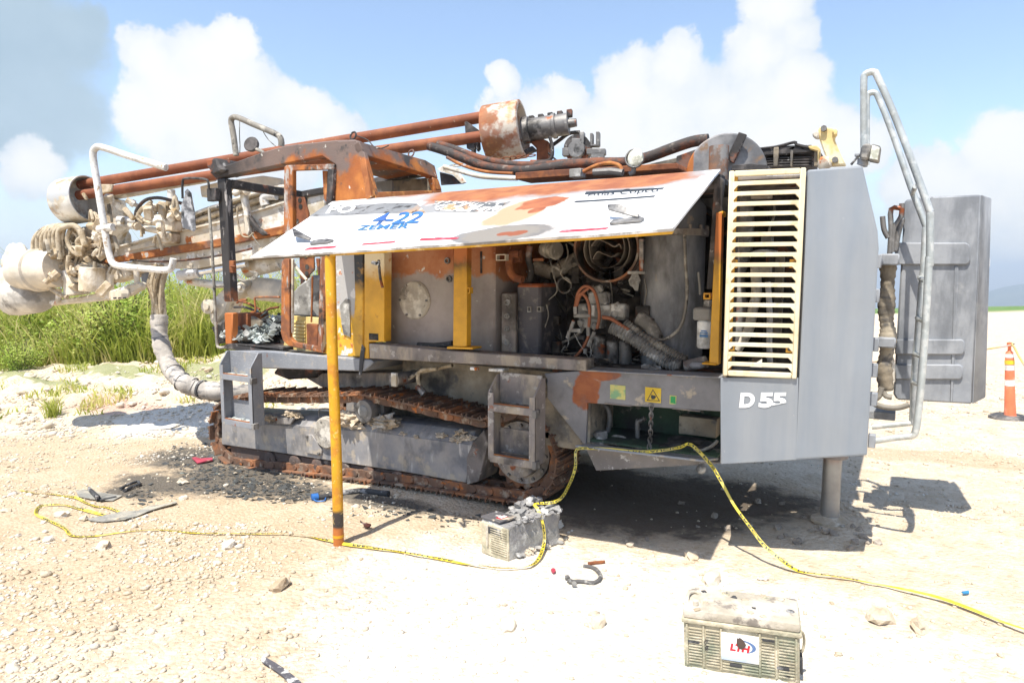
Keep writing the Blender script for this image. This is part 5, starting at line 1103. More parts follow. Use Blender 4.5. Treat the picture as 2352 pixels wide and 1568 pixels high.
# dusty drill head and hood at the low end
HDm = mp('drill_head', r1((540, 900), (680, 880), (745, 930), (760, 1060), (640, 1110), (560, 1060)), .1, .45, M_DUSTY, MA, .04)
for i, (u, v, r, sc) in enumerate(((190, 1380, .42, (1.05, .9, .68)), (80, 1300, .3, (.8, .9, .9)))): MB().lump(pm(*r1((u, v))[0], .1), r, i+3, .12, 3, sc, 1.1).build('dust_hood', M_WHITED if i else mat('grey_hood_rubber', (.40, .37, .33), [L_((.66, .62, .55), .02, 3, w=.15), L_((.25, .23, .2), .15, 4, w=.1)], rough=.9, bump=.5, bscale=16), HDm)
p0, p1 = pm(*r1((140, 1215))[0], .25), pm(*r1((425, 1185))[0], .3)
MB().lathe(p0, p1-p0, [(0, 0), (0, .24), (.1, .27), (.4, .27), (.42, .30), (.5, .30), (.52, .27), (1, .26), (1, 0)], 24).build('hood_cylinder', M_WHITED, HDm)
MB().lump(pm(*r1((120, 1130))[0], .1), .22, 12, .2, 3, (.9, .8, 1.1), 1.5).build('hood_shoulder', M_WHITED, HDm)
mp('head_gap_backing', r1((360, 980), (560, 920), (760, 930), (750, 1300), (600, 1340), (430, 1310)), -.12, .2, M_TAN, HDm, .03)  # added dark block standing in for shade in the gaps between head parts
for i, (u, v, r, sc) in enumerate(((640, 1200, .22, (1.2, 1, .7)), (560, 1180, .18, (1, 1, .8)), (480, 1090, .12, (1.4, 1, 1)), (560, 1300, .2, (1, 1, .7)), (500, 1220, .2, (.8, 1, 1.2)), (420, 1240, .15, (1, 1, 1)), (700, 1210, .16, (1.2, 1, .8)), (400, 1030, .13, (1.3, 1, .8)), (640, 1090, .14, (1, 1, .6)), (600, 1040, .16, (1, 1, 1)))):
    MB().lump(pm(*r1((u, v))[0], .15), r*.72, i+20, .6, 3, sc, 2.6).build('caked_block', M_DUSTY, HDm)
p0, p1 = pm(*r1((650, 1180))[0], .25), pm(*r1((650, 1345))[0], .25); MB().cyl(p0, p1, .17, .17, 20).build('head_motor', M_DUSTY, HDm)
p0, p1 = pm(*r1((510, 1200))[0], .2), pm(*r1((540, 1370))[0], .2); MB().cyl(p0, p1, .13, .16, 18).build('head_motor', M_CREAM, HDm)
for i in range(7):
    o = i*28; mt('caked_hose', r1((235+o*1.1, 1090+o*.2), (240+o, 990-o*.3), (300+o, 920-o*.15), (400+o*.7, 890), (520+o*.25, 895+o*.2), (560+o*.2, 960+o*.4)), .037, .15+.04*i, M_DHOSE, HDm, 8, 4)
for i, q in enumerate(([(455, 880), (430, 1000), (440, 1100)], [(480, 1100), (475, 1200), (520, 1260), (560, 1275)], [(500, 900), (470, 980), (500, 1060), (560, 1100)], [(300, 1200), (330, 1300), (400, 1360), (470, 1390)], [(590, 960), (540, 1000), (560, 1060)])): mt('caked_hose', r1(*q), .03, .35, M_DHOSE, HDm, 8, 4)
rf = random.Random(21)
for i in range(70):
    reg = rf.choice(((440, 770, 880, 1340), (300, 600, 1000, 1320), (850, 1240, 700, 1010), (560, 780, 680, 1120))); u, v = r1((reg[0]+(reg[1]-reg[0])*rf.random(), reg[2]+(reg[3]-reg[2])*rf.random()))[0]; c0 = pm(u, v, .18+.25*rf.random()); d0 = Vector((rf.gauss(0, 1), rf.gauss(0, .5), rf.gauss(0, 1))).normalized(); ln = .05+.1*rf.random(); rr0 = .02+.035*rf.random()
    if i % 3 == 0: MB().obox(c0, d0*ln*.7, d0.orthogonal().normalized()*rr0, d0.cross(d0.orthogonal()).normalized()*rr0*1.2).build('head_fitting', (M_DUSTY, M_CREAM, M_TAN)[i % 3], HDm, .01)
    elif i % 3 == 1: MB().lathe(c0, d0*ln*1.5, [(0, 0), (0, rr0), (.3, rr0), (.3, rr0*1.35), (.5, rr0*1.35), (.5, rr0*.8), (1, rr0*.7), (1, 0)], 8).build('head_fitting', M_DUSTY, HDm)
    else: e0 = c0+Vector((rf.gauss(0, .16), rf.gauss(0, .05), -.12*rf.random())); MB().tube([c0, (c0+e0)/2+Vector((0, 0, .1+.1*rf.random())), e0], .014+.012*rf.random(), 6, 4).build('small_hose', M_DHOSE if i % 2 else M_TAN, HDm, 0, 60)
AR = mp('clamp_arm', r1((330, 1415), (520, 1390), (760, 1345), (960, 1280), (990, 1300), (980, 1330), (900, 1375), (760, 1410), (540, 1430), (345, 1450)), .2, .12, M_CREAM, HDm, .02)
mp('arm_plate', r1((770, 1345), (895, 1330), (900, 1365), (885, 1395), (770, 1412)), .23, .04, M_WHITED, AR, .006)
for i in range(3): mp('plate_slot', r1((790+i*34, 1390), (812+i*34, 1388), (812+i*34, 1396), (790+i*34, 1400)), .235, .004, M_CHAR, AR, 0)
mt('arm_link', r1((770, 1340), (770, 1220), (800, 1180)), .05, .15, M_CREAM, AR, 8, 2); mt('arm_link', r1((410, 1420), (410, 1330)), .04, .2, M_CREAM, AR, 8, 1); mt('arm_link', r1((960, 1290), (950, 1200)), .04, .15, M_CREAM, AR, 8, 1)
mp('lower_shield', r1((740, 1160), (1000, 1180), (1030, 1200), (930, 1240), (760, 1290), (700, 1260)), .0, .25, M_DUSTY, MA, .02)
# valve cluster and bundled hoses on top of the beam
for q in (((1095, 715), (1150, 860)), ((1040, 730), (1090, 790)), ((1130, 840), (1210, 930)), ((1060, 800), (1100, 880)), ((1090, 930), (1190, 1010)), ((1160, 780), (1230, 850)), ((1150, 700), (1180, 760))):
    a, b = r1(*q); mp('valve_block', [(a[0], a[1]), (b[0], a[1]+3), (b[0], b[1]), (a[0], b[1])], .2, .2, M_DUSTY, MA, .02)
for i, q in enumerate(([(955, 860), (950, 790), (1010, 715), (1100, 695), (1200, 715), (1270, 735)], [(955, 830), (990, 770), (1060, 740)], [(960, 800), (1000, 850), (1080, 880), (1110, 870)], [(1200, 740), (1240, 790), (1230, 850)], [(1060, 720), (1010, 760), (960, 830), (1000, 870)])): mt('loop_hose', r1(*q), .022, .3, M_DHOSE if i else M_HOSE, MA, 8, 4)
mt('feed_cylinder', r1((830, 850), (960, 858), (1120, 865)), .055, .12, M_WTUBE, MA, 12, 1); mt('feed_cylinder', r1((830, 880), (1000, 905), (1120, 930)), .04, .15, M_CREAM, MA, 10, 1)
mp('beam_cover', r1((890, 1040), (1080, 990), (1080, 1030), (890, 1070)), .02, .03, M_WHITED, MA, .006)
for i in range(10):
    v0 = 760+i*14; mt('bundled_hose', [(x, y) for x, y in r1((1250, v0+100-i*4), (1400, v0+30), (1550, v0-20), (1700, v0-70), (1950, v0-140))]+[(x, y) for x, y in Q(2, (760, v0-130+i*4))], .025+.01*(i % 3), -.1-.05*(i % 4), M_DHOSE if i % 3 else M_CREAM, MA, 7, 3)
mp('white_cover', Q(2, (120, 615), (250, 585), (560, 540), (690, 560), (690, 640), (540, 600), (250, 660), (130, 690)), -.15, .3, M_WHITED, MA, .01)
mp('hanging_bracket', Q(2, (395, 615), (420, 612), (440, 700), (470, 920), (455, 960), (430, 940), (425, 800), (400, 700)), .12, .08, M_CREAM, MA, .01)
mp('hanging_bracket', Q(2, (440, 790), (520, 900), (600, 950), (560, 960), (500, 920), (450, 850)), .1, .08, M_CHAR, MA, .01)
for q in ((375, 660), (450, 650), (410, 640)): MB().lump(pm(*Q(2, q)[0], .15), .05, q[0], .3, 2).build('wing_nut', M_DUSTY, MA)
mt('elbow_pipe', Q(2, (580, 750), (570, 700), (600, 680), (660, 680)), .06, .0, M_WTUBE, MA, 10, 4)
mt('loose_cable', Q(2, (385, 760), (385, 850), (410, 950), (460, 970), (495, 940)), .012, .2, M_DHOSE, MA, 6, 4); mt('loose_cable', Q(2, (450, 830), (490, 960), (545, 1035)), .008, .2, M_DTUBE, MA, 6, 3)
# boom, cylinders and hose bundle below the mast
BM = mp('boom_arm', Q(5, (200, 330), (330, 200), (460, 190), (470, 240), (410, 290), (330, 330), (300, 420), (230, 500), (190, 480)), -.2, .35, M_CREAM, RIG, .03)
bc = pm(*Q(5, (190, 375))[0], -.1); MB().lathe(bc, NM*.08, [(0, .1), (.6, .1), (.7, .05), (1, .045), (1, 0)], 22).build('boom_pin', M_CREAM, BM)
bc = pm(*Q(5, (415, 240))[0], -.12); MB().lathe(bc, NM*.06, [(0, .07), (.5, .07), (.7, .03), (1, .025), (1, 0)], 18).build('boom_pin', M_CREAM, BM)
mp('boom_body', Q(5, (0, 180), (230, 205), (330, 200), (320, 240), (190, 250), (60, 230), (0, 215)), -.1, .3, M_CREAM, BM, .03)
mt('boom_cylinder', Q(5, (450, 110), (560, 85), (690, 55)), .13, -.3, M_CREAM, BM, 16, 1)
mt('piston_rod', Q(5, (40, 150), (240, 115), (450, 78)), .045, -.05, M_CHROME, BM, 14, 1)
mt('boom_cylinder', Q(5, (-20, 160), (120, 140)), .07, -.05, M_WTUBE, BM, 14, 1)
mt('boom_cylinder', Q(5, (500, 250), (600, 258), (720, 275)), .16, -.4, M_WHITED, BM, 18, 1)
for i in range(4): mt('coiled_wire', Q(5, (380, 150+i*8), (440, 190+i*3), (510, 180-i*8), (525, 140+i*6), (470, 130)), .008, .05, M_DTUBE, BM, 5, 4)
mp('boom_foot', Q(5, (170, 330), (215, 320), (250, 400), (290, 520), (260, 560), (190, 480)), -.25, .3, M_CREAM, BM, .02)
mp('dark_cable_stack', Q(5, (200, 520), (290, 480), (290, 620), (240, 640), (235, 600)), -.1, .2, M_SOOT, BM, .01)
hb0 = [pm(*p, -.05) for p in r1((1130, 1160), (1095, 1290), (1100, 1400), (1110, 1530))]
Rr = P(*Q(9, (1330, 510))[0], .55)
low = [pm(*Q(9, (988, 40))[0], -.05), pm(*Q(9, (990, 160))[0], 0), pm(*Q(9, (1015, 270))[0], .1), pm(*Q(9, (1060, 370))[0], .3)]+[P(*Q(9, (1130, 450))[0], .35), P(*Q(9, (1220, 495))[0], .42), P(*Q(9, (1350, 515))[0], .5), P(515, 905, .6), P(580, 900, .9)]
HB = MB().tube(low, lambda t: .108+.005*math.sin(t*140)+.006*math.sin(t*37), 18, 8).build('wrapped_hose_bundle', M_WRAP, RIG, 0, 60)
for k in range(8):
    w = 2*math.pi*k/8; o = Vector((math.cos(w)*.072, math.sin(w)*.072, 0)); MB().tube([p+o*(1.2 if i == 1 else .9)+Vector((.03*math.sin(k*2+i*1.5), 0, 0)) for i, p in enumerate(hb0)]+[low[1]+o*.5], .03, 7, 4).build('bundle_hose', M_DHOSE, HB)
mt('clamp_cylinder', r1((1035, 1215), (1040, 1320)), .09, -.15, M_GREY, HB, 12, 1)
for k, t in enumerate((.42, .5, .58, .66, .72, .78, .83)):
    n_ = len(low)-1; q = t*n_; i = int(q); c_ = low[i].lerp(low[i+1], q-i); d_ = (low[i+1]-low[i]).normalized()
    MB().lathe(c_-d_*.015, d_*.03, [(0, .108), (0, .122), (1, .122), (1, .108)], 22).build('binding_strap', M_SCRAPB if k % 2 else M_WRAP, HB)

# ---------------------------------------------------------------- on the roof
M_TOP = M_CHAR
pt('main_hose', [(x, y, 1.1) for x, y in Q(3, (-40, 365), (60, 395), (200, 450), (350, 505), (560, 532), (720, 520), (900, 495), (1100, 478), (1300, 475), (1450, 440), (1600, 385), (1750, 335), (1860, 320))], .047, M_HOSE, RIG, 12, 5)
pt('main_hose', [(x, y, 1.3) for x, y in Q(3, (20, 350), (120, 380), (280, 440), (450, 480), (600, 495), (760, 490), (1000, 470))], .04, M_HOSE, RIG, 12, 5)
pt('thin_hose', [(x, y, .9) for x, y in Q(3, (80, 440), (200, 500), (350, 540), (530, 552))], .016, M_RUSTOR, RIG, 7, 4)
pt('flat_strap', [(x, y, .8) for x, y in Q(3, (60, 505), (150, 530), (300, 570), (450, 582), (560, 585))], .022, M_CREAM, RIG, 7, 4)
pt('thin_hose', [(x, y, .5) for x, y in Q(3, (1010, 540), (1090, 500), (1180, 480), (1250, 495), (1272, 530))], .017, M_RUSTOR, RIG, 7, 4)
MB().tube([P(*p, .5) for p in Q(3, (1080, 542), (1200, 535), (1280, 545))], .03, 8, 1).build('hose_fitting', M_STEEL, RIG)
pp('roof_rail_beam', Q(3, (545, 545), (900, 520), (1650, 478), (1660, 520), (1240, 545), (545, 592)), .7, .3, M_RUST, RIG, .006)
pp('roof_rail_beam', Q(3, (1390, 500), (1660, 440), (1680, 470), (1390, 530)), 1.6, .2, M_TAN, RIG, .006)
pb('small_box', Q(3, (912, 520))[0], Q(3, (992, 572))[0], .5, .1, M_ASH, RIG, .006)
pp('twisted_sheet', Q(3, (15, 520), (60, 495), (150, 530), (205, 610), (180, 620), (120, 560), (40, 540)), .9, .03, M_CREAM, RIG, .002)
pp('twisted_sheet', Q(3, (30, 540), (110, 560), (190, 620), (40, 630)), .95, .02, M_CHAR, RIG, .002)
for i in range(14):
    u, v = Q(3, (110+i*42, 500-i*5.5))[0]; c_ = P(u, v, 1.5); MB().tube([c_+Vector((.045*math.cos(w), .02*math.sin(w+i), .014*math.sin(w))) for w in [2*math.pi*k/8 for k in range(9)]], .007, 4).build('roof_chain_link', M_CREAM if i < 8 else M_RUST, RIG)
lc = P(*Q(3, (1357, 446))[0], .35)
WL = MB().lathe(lc, Vector((-.3, 1, -.1)).normalized()*.1, [(0, .062), (0, .07), (.2, .074), (.7, .06), (1, .02), (1, 0)], 26).build('smashed_work_lamp', M_STEEL, RIG)
MB().lump(lc+Vector((0, .008, 0)), .064, 3, .15, 3, (1, .3, 1.05), 2).build('lamp_lens', M_LENS, WL)
pt('lamp_bracket', [(x, y, .4) for x, y in Q(3, (1355, 505), (1350, 545), (1325, 555))], .02, M_STEEL, WL, 8, 1)
# fan shroud, exhaust, cooler stack, cream bracket
fc = P(1668, 396, 1.0)
FS = MB().lathe(fc, Vector((-.25, 1, 0)).normalized()*.62, [(0, 0), (0, .30), (.02, .312), (.97, .312), (1, .30), (1, 0)], 44).build('fan_shroud', mat('heat_stained_shroud', (.13, .13, .135), [L_((.30, .29, .285), .03, 2.5, w=.15), L_((.42, .14, .03), .0, 3, axis=0, z=(1.14, 1.08), w=.08, amp=.4), L_((.25, .15, .08), .2, 5, w=.08)], rough=.6, metal=.2, bump=.08), RIG)
pp('shroud_strap', Q(4, (268, 660), (355, 470), (412, 488), (320, 690)), .96, .03, M_CHAR, FS, .006)
a, b = P(*Q(4, (130, 563))[0], .8), P(*Q(4, (262, 700))[0], .8); MB().lathe(((a.x+b.x)/2, .9, b.z-.12), (0, 0, a.z-b.z+.12), [(0, (b.x-a.x)/2), (1, (b.x-a.x)/2), (1, (b.x-a.x)/2-.01), (0, (b.x-a.x)/2-.01)], 22).build('exhaust_stub', mat('scorched_exhaust', (.16, .11, .085), [L_((.3, .14, .07), .05, 5, w=.1), L_((.25, .24, .23), .15, 7, w=.08)], rough=.8), RIG)
pp('shroud_cover', Q(4, (310, 700), (450, 690), (555, 700), (555, 740), (300, 740)), .7, .3, M_CHAR, RIG, .006)
pp('shroud_side', Q(4, (-80, 640), (60, 590), (60, 740), (-80, 740)), 1.3, .2, M_CHAR, RIG, .006)
CS = pp('cooler_top', Q(4, (515, 590), (700, 565), (860, 560), (920, 590), (915, 612), (640, 632), (515, 640)), 1.2, .5, M_CHAR, RIG, .01)
for i, (v, h) in enumerate(((645, 12), (662, 12), (680, 14), (700, 12))): pp('cooler_fin', Q(4, (520, v+10), (640, v), (868, v-6), (868, v-6+h), (640, v+h), (520, v+10+h)), 1.22, .45, M_CHAR, CS, .004)
for (q) in (((600, 575), (630, 710)), ((718, 600), (730, 712)), ((884, 600), (918, 708))): (a, b) = Q(4, *q); pb('cooler_post', a, b, 1.19, .04, M_TAN, CS)
pt('loose_wire', [(x, y, 1.2) for x, y in Q(4, (500, 590), (620, 575), (745, 543), (760, 560), (850, 580))], .012, M_CHAR, CS, 6, 3); pp('torn_sheet', Q(4, (690, 590), (760, 562), (870, 575), (780, 600)), 1.2, .3, M_CHAR, CS, .003)
pp('cream_frame_bar', Q(4, (840, 570), (900, 562), (925, 590), (925, 700), (905, 700), (905, 605), (850, 590)), 1.15, .06, M_CREAMY, RIG, .006)
KB = pp('lifting_bracket', Q(4, (905, 470), (920, 432), (1010, 445), (1040, 470), (1020, 510), (1060, 610), (1105, 700), (990, 705), (945, 600), (915, 510)), 1.0, .1, M_CREAMY, RIG, .01)
pp('bracket_ear', Q(4, (866, 480), (900, 450), (915, 470), (915, 520), (875, 508)), .98, .06, M_WHITED, KB, .01); pp('bracket_ear', Q(4, (1005, 448), (1043, 448), (1040, 500), (1015, 495)), .97, .06, M_CREAMY, KB, .01)
for q in ((952, 450), (1030, 668)): c_ = P(*Q(4, q)[0], 1.0); MB().cyl(c_, c_+Vector((0, -.03, 0)), .022, None, 8).build('bolt', M_STEEL, KB)
MB().lump(P(*Q(4, (955, 690))[0], 1.0), .05, 3, .3, 2).build('bracket_foot', M_CREAM, KB)
# rear lamp
q = Q(4, (1195, 660), (1215, 565), (1235, 548), (1345, 575), (1330, 672), (1320, 678))
RL2 = MB().prism([P(u, v, -.12) for u, v in Q(4, (1195, 650), (1212, 568), (1235, 548), (1285, 552), (1262, 662), (1215, 660))], (0, .14, 0)).build('rear_work_lamp', M_RUBBER, RIG, .012)
pp('lamp_rim', Q(4, (1285, 550), (1350, 570), (1335, 678), (1258, 664)), -.11, .1, M_RUBBER, RL2, .008); pp('lamp_lens', Q(4, (1290, 563), (1340, 578), (1328, 668), (1267, 656)), -.116, .01, M_LENS, RL2, .003)
pt('lamp_stalk', [(x, y, -.03) for x, y in Q(4, (1225, 655), (1222, 690), (1215, 705))], .03, M_DUSTBOX, RL2, 8, 1); pt('lamp_cable', [(x, y, -.05) for x, y in Q(4, (1195, 640), (1170, 665), (1140, 700))], .008, M_SCRAPB, RL2, 6, 2)
pb('lamp_ear', Q(4, (1165, 620))[0], Q(4, (1200, 638))[0], -.08, .04, M_DUSTBOX, RL2)
# rear ladder rails
dn, df_ = .32, .72
RAIL = pt('ladder_rail', [(x, y, dn) for x, y in Q(4, (1232, 715), (1230, 400), (1230, 110), (1240, 70), (1270, 55), (1300, 55), (1325, 85), (1450, 370), (1600, 770), (1685, 1010), (1692, 1060), (1690, 1400))]+[(x, y, dn) for x, y in Q(8, (1000, 30), (980, 400), (950, 850), (920, 1150), (905, 1240), (880, 1275), (760, 1290), (600, 1315))], .0215, M_GALV, RIG, 12, 5)
pt('ladder_rail', [(x, y, df_) for x, y in Q(4, (1250, 700), (1250, 400), (1252, 230), (1275, 200), (1310, 200), (1335, 240), (1430, 480), (1560, 860), (1655, 1110), (1658, 1160), (1645, 1420))]+[(x, y, df_) for x, y in Q(8, (950, 200), (925, 500), (895, 850), (885, 1100), (878, 1185), (850, 1190), (600, 1215))], .02, M_GALV, RAIL, 12, 5)
for v in (200, 480, 730, 930):
    a = P(*Q(8, (985-(v/25), v))[0], dn); b = P(*Q(8, (945-(v/16.), v-25))[0], df_); MB().tube([a, b], .015, 8).build('rung', M_GALV, RAIL)
mk = Q(4, (1590, 850), (1570, 900)); MB().tube([P(*mk[0], dn), P(*mk[1], df_)], .015, 8).build('rung', M_GALV, RAIL)
# dust collector box hanging behind
D0 = .95
DB = MB().prism([P(u, v, D0) for u, v in [(2078, 460), (2110, 452), (2255, 447), (2234, 928), (2060, 918), (2052, 905)]], (0, .35, 0)).build('dust_collector_box', M_DUSTBOX, RIG, .012)
a, b = P(2255, 447, D0), P(2234, 928, D0); MB().prism([a+Vector((0, .002, 0)), b+Vector((0, .002, 0)), P(2264, 913, D0+.16), P(2278, 455, D0+.16)], (-.03, .2, 0)).build('chamfered_side', M_DUSTBOX, DB, .006)
pp('side_seam', Q(4, (1700, 925), (1715, 925), (1650, 2330), (1640, 2330)), D0-.006, .01, M_DUSTBOX, DB, 0); pp('side_seam', Q(8, (1180, 90), (1205, 90), (1165, 1040), (1145, 1040)), D0-.008, .012, M_DUSTBOX, DB, .003)
def rib(v0, v1, ue):
    (a, t), (e, bt) = Q(8, (785, v0), (ue, v1)); r = (bt-t)*.22
    pl = [(a-8, t), (e-r, t), (e-r*.3, t+r*.3), (e, t+r), (e, bt-r), (e-r*.3, bt-r*.3), (e-r, bt), (a-8, bt)]; pp('pressed_rib', pl, D0-.02, .03, M_DUSTBOX, DB, .008)
rib(-70, 85, 1290); rib(605, 712, 1250); rib(780, 885, 1236)
cn = (P(2278, 455, D0+.16)-a).cross(UP).normalized(); cn = cn if cn.y < 0 else -cn
for (v0, v1) in ((1178, 1232), (1352, 1408)): MB().prism([PP(*p, a+cn*.002, cn) for p in Q(4, (2078, v0), (2112, v0+2), (2110, v1+2), (2076, v1))], -cn*.002).build('white_patch', M_WHITE, DB)
pb('mount_arm', Q(8, (655, 8))[0], Q(8, (790, 88))[0], .8, .1, M_DUSTBOX, RIG, .01); pb('mount_arm', Q(8, (640, 590))[0], Q(8, (765, 668))[0], .8, .1, M_DUSTBOX, RIG, .01)
pt('mud_caked_hose', [(x, y, .9) for x, y in Q(8, (715, 20), (712, 150), (705, 300), (700, 450), (712, 560), (705, 680), (690, 800), (700, 960))], lambda t: .052+.006*math.sin(t*23)+.004*math.sin(t*131), M_TAN, RIG, 12, 8)
for pts in ([(1410, 1320), (1420, 1150), (1420, 1010), (1500, 1005)], [(1430, 1310), (1440, 1150), (1490, 1060), (1495, 970)], [(1400, 1210), (1370, 1150), (1360, 1060)], [(1450, 1300), (1470, 1180), (1500, 1080)]): pt('service_line', [(x, y, .92) for x, y in Q(4, *pts)], .018, M_STEEL, RIG, 7, 3)
for pts in ([(610, 1030), (650, 1000), (668, 940)], [(680, 975), (700, 1000), (740, 1010)], [(610, 1050), (680, 1075), (780, 1082), (860, 1060)]): pt('service_line', [(x, y, .85) for x, y in Q(8, *pts)], .02, M_DTUBE, RIG, 7, 3)
pt('thin_line', [(x, y, .9) for x, y in Q(8, (690, 680), (725, 760), (730, 900))], .03, M_CREAM, RIG, 8, 3)
for i, q in enumerate(((640, 60), (628, 300), (622, 640), (615, 820), (612, 1020), (600, 1310))): u, v = Q(8, q)[0]; MB().obox(P(u, v, -.02), (.02, 0, 0), (0, .03, 0), (0, 0, .04)).build('edge_lug', M_DUSTBOX, RIG, .004)
MB().obox(P(*Q(8, (660, 1112))[0], 1.2), (.1, 0, 0), (0, .15, 0), (0, 0, .03)).build('rear_foot', M_DUSTBOX, RIG, .006)
# ================================================================ things lying and standing around the rig
# prop pole under the hood edge
pb0 = PG(778, 1252); 
def proj(p): r = p-CAM; return 1176+FPX*r.dot(RV)/r.dot(FV), 784-FPX*r.dot(UV)/r.dot(FV)
s_ = min((k/400 for k in range(400)), key=lambda k: abs(proj(hood_pt(k, .97, -.03))[0]-758)); ptp = hood_pt(s_, .97, -.03)
PO = MB().tube([pb0, pb0.lerp(ptp, .33)+Vector((.004, 0, 0)), pb0.lerp(ptp, .66)+Vector((-.006, 0, 0)), ptp], .037, 18, 3).build('prop_pole', mat('pole_yellow_paint', (.68, .34, .012), [L_((.50, .19, .02), .14, 9, w=.08, o=.8), L_((.04, .032, .03), .1, 4, z=(.34, .22), w=.12, amp=.5), L_(RUST2, .1, 6, z=(.2, .1), w=.1, amp=.7), L_((.8, .55, .2), .22, 25, w=.04, o=.7)], rough=.45, bump=.06), None, 0, 60)
tag(PO, 'yellow steel pole with scorched foot propping up the open white hood', 'pole')
hp = pb0.lerp(ptp, .075); MB().cyl(hp+(CAM-hp).normalized()*.0365, hp+(CAM-hp).normalized()*.0375, .012, None, 12).build('pin_hole', M_SOOT, PO)
MB().lathe(pb0.lerp(ptp, .03), (ptp-pb0).normalized()*.02, [(0, .038), (0, .0395), (1, .0395), (1, .038)], 18).build('weld_ring', M_YEL, PO)

# ---------------------------------------------------------------- batteries
def battery2():
    BL, BR = PG(1572, 1527), PG(1838, 1570); e = BR-BL; Ln = e.length; e.normalize(); n = Vector((-e.y, e.x, 0)).normalized()
    n = n if n.dot(F0) > 0 else -n; up = e.cross(n).normalized(); up = up if up.z > 0 else -up
    n = up.cross(e); n = n if n.dot(F0) > 0 else -n
    h = .205; dp = .235
    def at(x, y, z): return BL+e*x+n*y+up*z
    def bx(x0, x1, y0, y1, z0, z1): return [at(x0, y0, z0), at(x1, y0, z0), at(x1, y1, z0), at(x0, y1, z0), at(x0, y0, z1), at(x1, y0, z1), at(x1, y1, z1), at(x0, y1, z1)]
    R = tag(empty('battery', at(Ln/2, dp/2, 0)), 'dust-caked truck battery with a torn LTH label on its side', 'battery'); R0 = Vector(R.location)
    def put(m, name, mt_, par=None, bevel=.004, smooth=40):
        m.v = [tuple(Vector(p)-R0) for p in m.v]; return m.build(name, mt_, par or R, bevel, smooth, 2)
    CA = put(MB().hexa(bx(0, Ln, 0, dp, -.012, h)), 'case', M_BATT, None, .012)
    put(MB().hexa(bx(-.008, Ln+.008, -.010, dp+.01, h+.001, h+.018)), 'lid_rim', M_BATT, None, .004)
    LD = put(MB().hexa(bx(-.002, Ln+.002, -.002, dp+.002, h+.019, h+.06)), 'lid', M_BATTOP, None, .012)
    def rib(x0, x1, z0, y=-.006): put(MB().hexa(bx(x0, x1, y, .004, z0, z0+.0055)), 'case_rib', M_BATT, CA, .0015)
    for k in range(13): z = .018+k*.0135; rib(Ln*.045, Ln*.165, z); rib(Ln*.20, Ln*.32, z); rib(Ln*.68, Ln*.79, z); rib(Ln*.825, Ln*.955, z)
    for k in range(4): rib(Ln*.345, Ln*.655, .012+k*.0135)
    for x in (.03, .18, .335, .667, .806, .97): put(MB().hexa(bx(Ln*x-.004, Ln*x+.004, -.007, .004, .01, h-.005)), 'case_rib', M_BATT, CA, .0015)
    for x, z in ((.09, .115), (.86, .055), (.46, .035), (.74, .17)): put(MB().hexa(bx(Ln*x-.025, Ln*x+.025, -.0075, -.003, z, z+.012)), 'case_slot', M_SCRAPB, CA, .001)
    lb = put(MB().hexa(bx(Ln*.335, Ln*.66, -.009, -.004, .082, .185)), 'label', M_WHITE, None, .001)
    put(MB().hexa(bx(Ln*.335, Ln*.66, -.0095, -.006, .062, .082)), 'label_band', mat('faded_blue_label', (.42, .48, .56), [L_((.6, .58, .52), .05, 9, w=.1)], bump=0), None, .001)
    me, co = text_mesh('lettering', 'LTH', mat('red_label_print', (.62, .02, .03), bump=0), .06, 0, .95)
    for i, v in enumerate(me.vertices): v.co = at(Ln*(.41+.165*co[i, 0]+.012*co[i, 1]), -.0096, .108+.034*co[i, 1])-R0
    link(bpy.data.objects.new('lettering', me), lb)
    m = MB(); K = 18
    for i in range(K+1):
        w = math.radians(-60+150*i/K); th = .0075*math.sin(math.pi*i/K)+.0006
        for q in (-th, th): m.v.append(tuple(at(Ln*.49+(.062+q)*math.cos(w), -.0097, .132+(.030+q*.6)*math.sin(w))-R0))
    for i in range(K): m.f.append((2*i, 2*i+2, 2*i+3, 2*i+1))
    m.build('label_swoosh', mat('blue_label_print', (.10, .17, .33), bump=0), lb, 0, 0)
    mm = MB().lump(at(Ln*.49, -.0098, .147), .024, 4, .6, 2, (1.1, .05, 1), 2); put(mm, 'label_tear', mat('torn_label_patch', (.07, .045, .035), bump=.2), lb, 0)
    for i, (x, y, r) in enumerate(((.10, .17, .016), (.16, .19, .012), (.16, .09, .015), (.36, .19, .017), (.44, .17, .013), (.5, .07, .02), (.80, .09, .018), (.93, .10, .016), (.86, .2, .015), (.72, .2, .012), (.62, .09, .01))):
        put(MB().lump(at(Ln*x, y, h+.058), r, i, .45, 2, (1.2, .9, .7), 2), 'vent_cap', M_BATT if i % 3 == 0 else (M_SCRAPB if i % 3 == 1 else M_BATTOP), LD, 0)
    put(MB().tube([at(.015, .06, h+.055), at(.01, .07, h+.068), at(.012, .12, h+.074), at(.03, .16, h+.068), at(.06, .17, h+.058)], .008, 8, 4), 'terminal_lead', M_BATTOP, LD, 0)
    put(MB().lathe(at(.05, .05, h+.05), up*.03, [(0, .014), (1, .012), (1, 0)], 12), 'terminal_post', M_BATTOP, LD, 0)
    put(MB().tube([at(Ln+.004, .02, h+.02), at(Ln+.016, .03, h+.0), at(Ln+.018, .05, h-.06), at(Ln+.008, .05, h-.09)], .006, 6, 3), 'carry_handle', M_BATT, CA, 0)
    put(MB().hexa(bx(Ln+.001, Ln+.012, .02, .10, .03, .10)), 'broken_handle', M_SCRAPB, CA, .003)
    for i in range(9): put(MB().lump(at(Ln*RND.random(), dp*RND.random(), h+.06), .012, i+40, .5, 1, (1.5, 1.2, .5), 2), 'crumb', M_CLAY, LD, 0)
battery2()
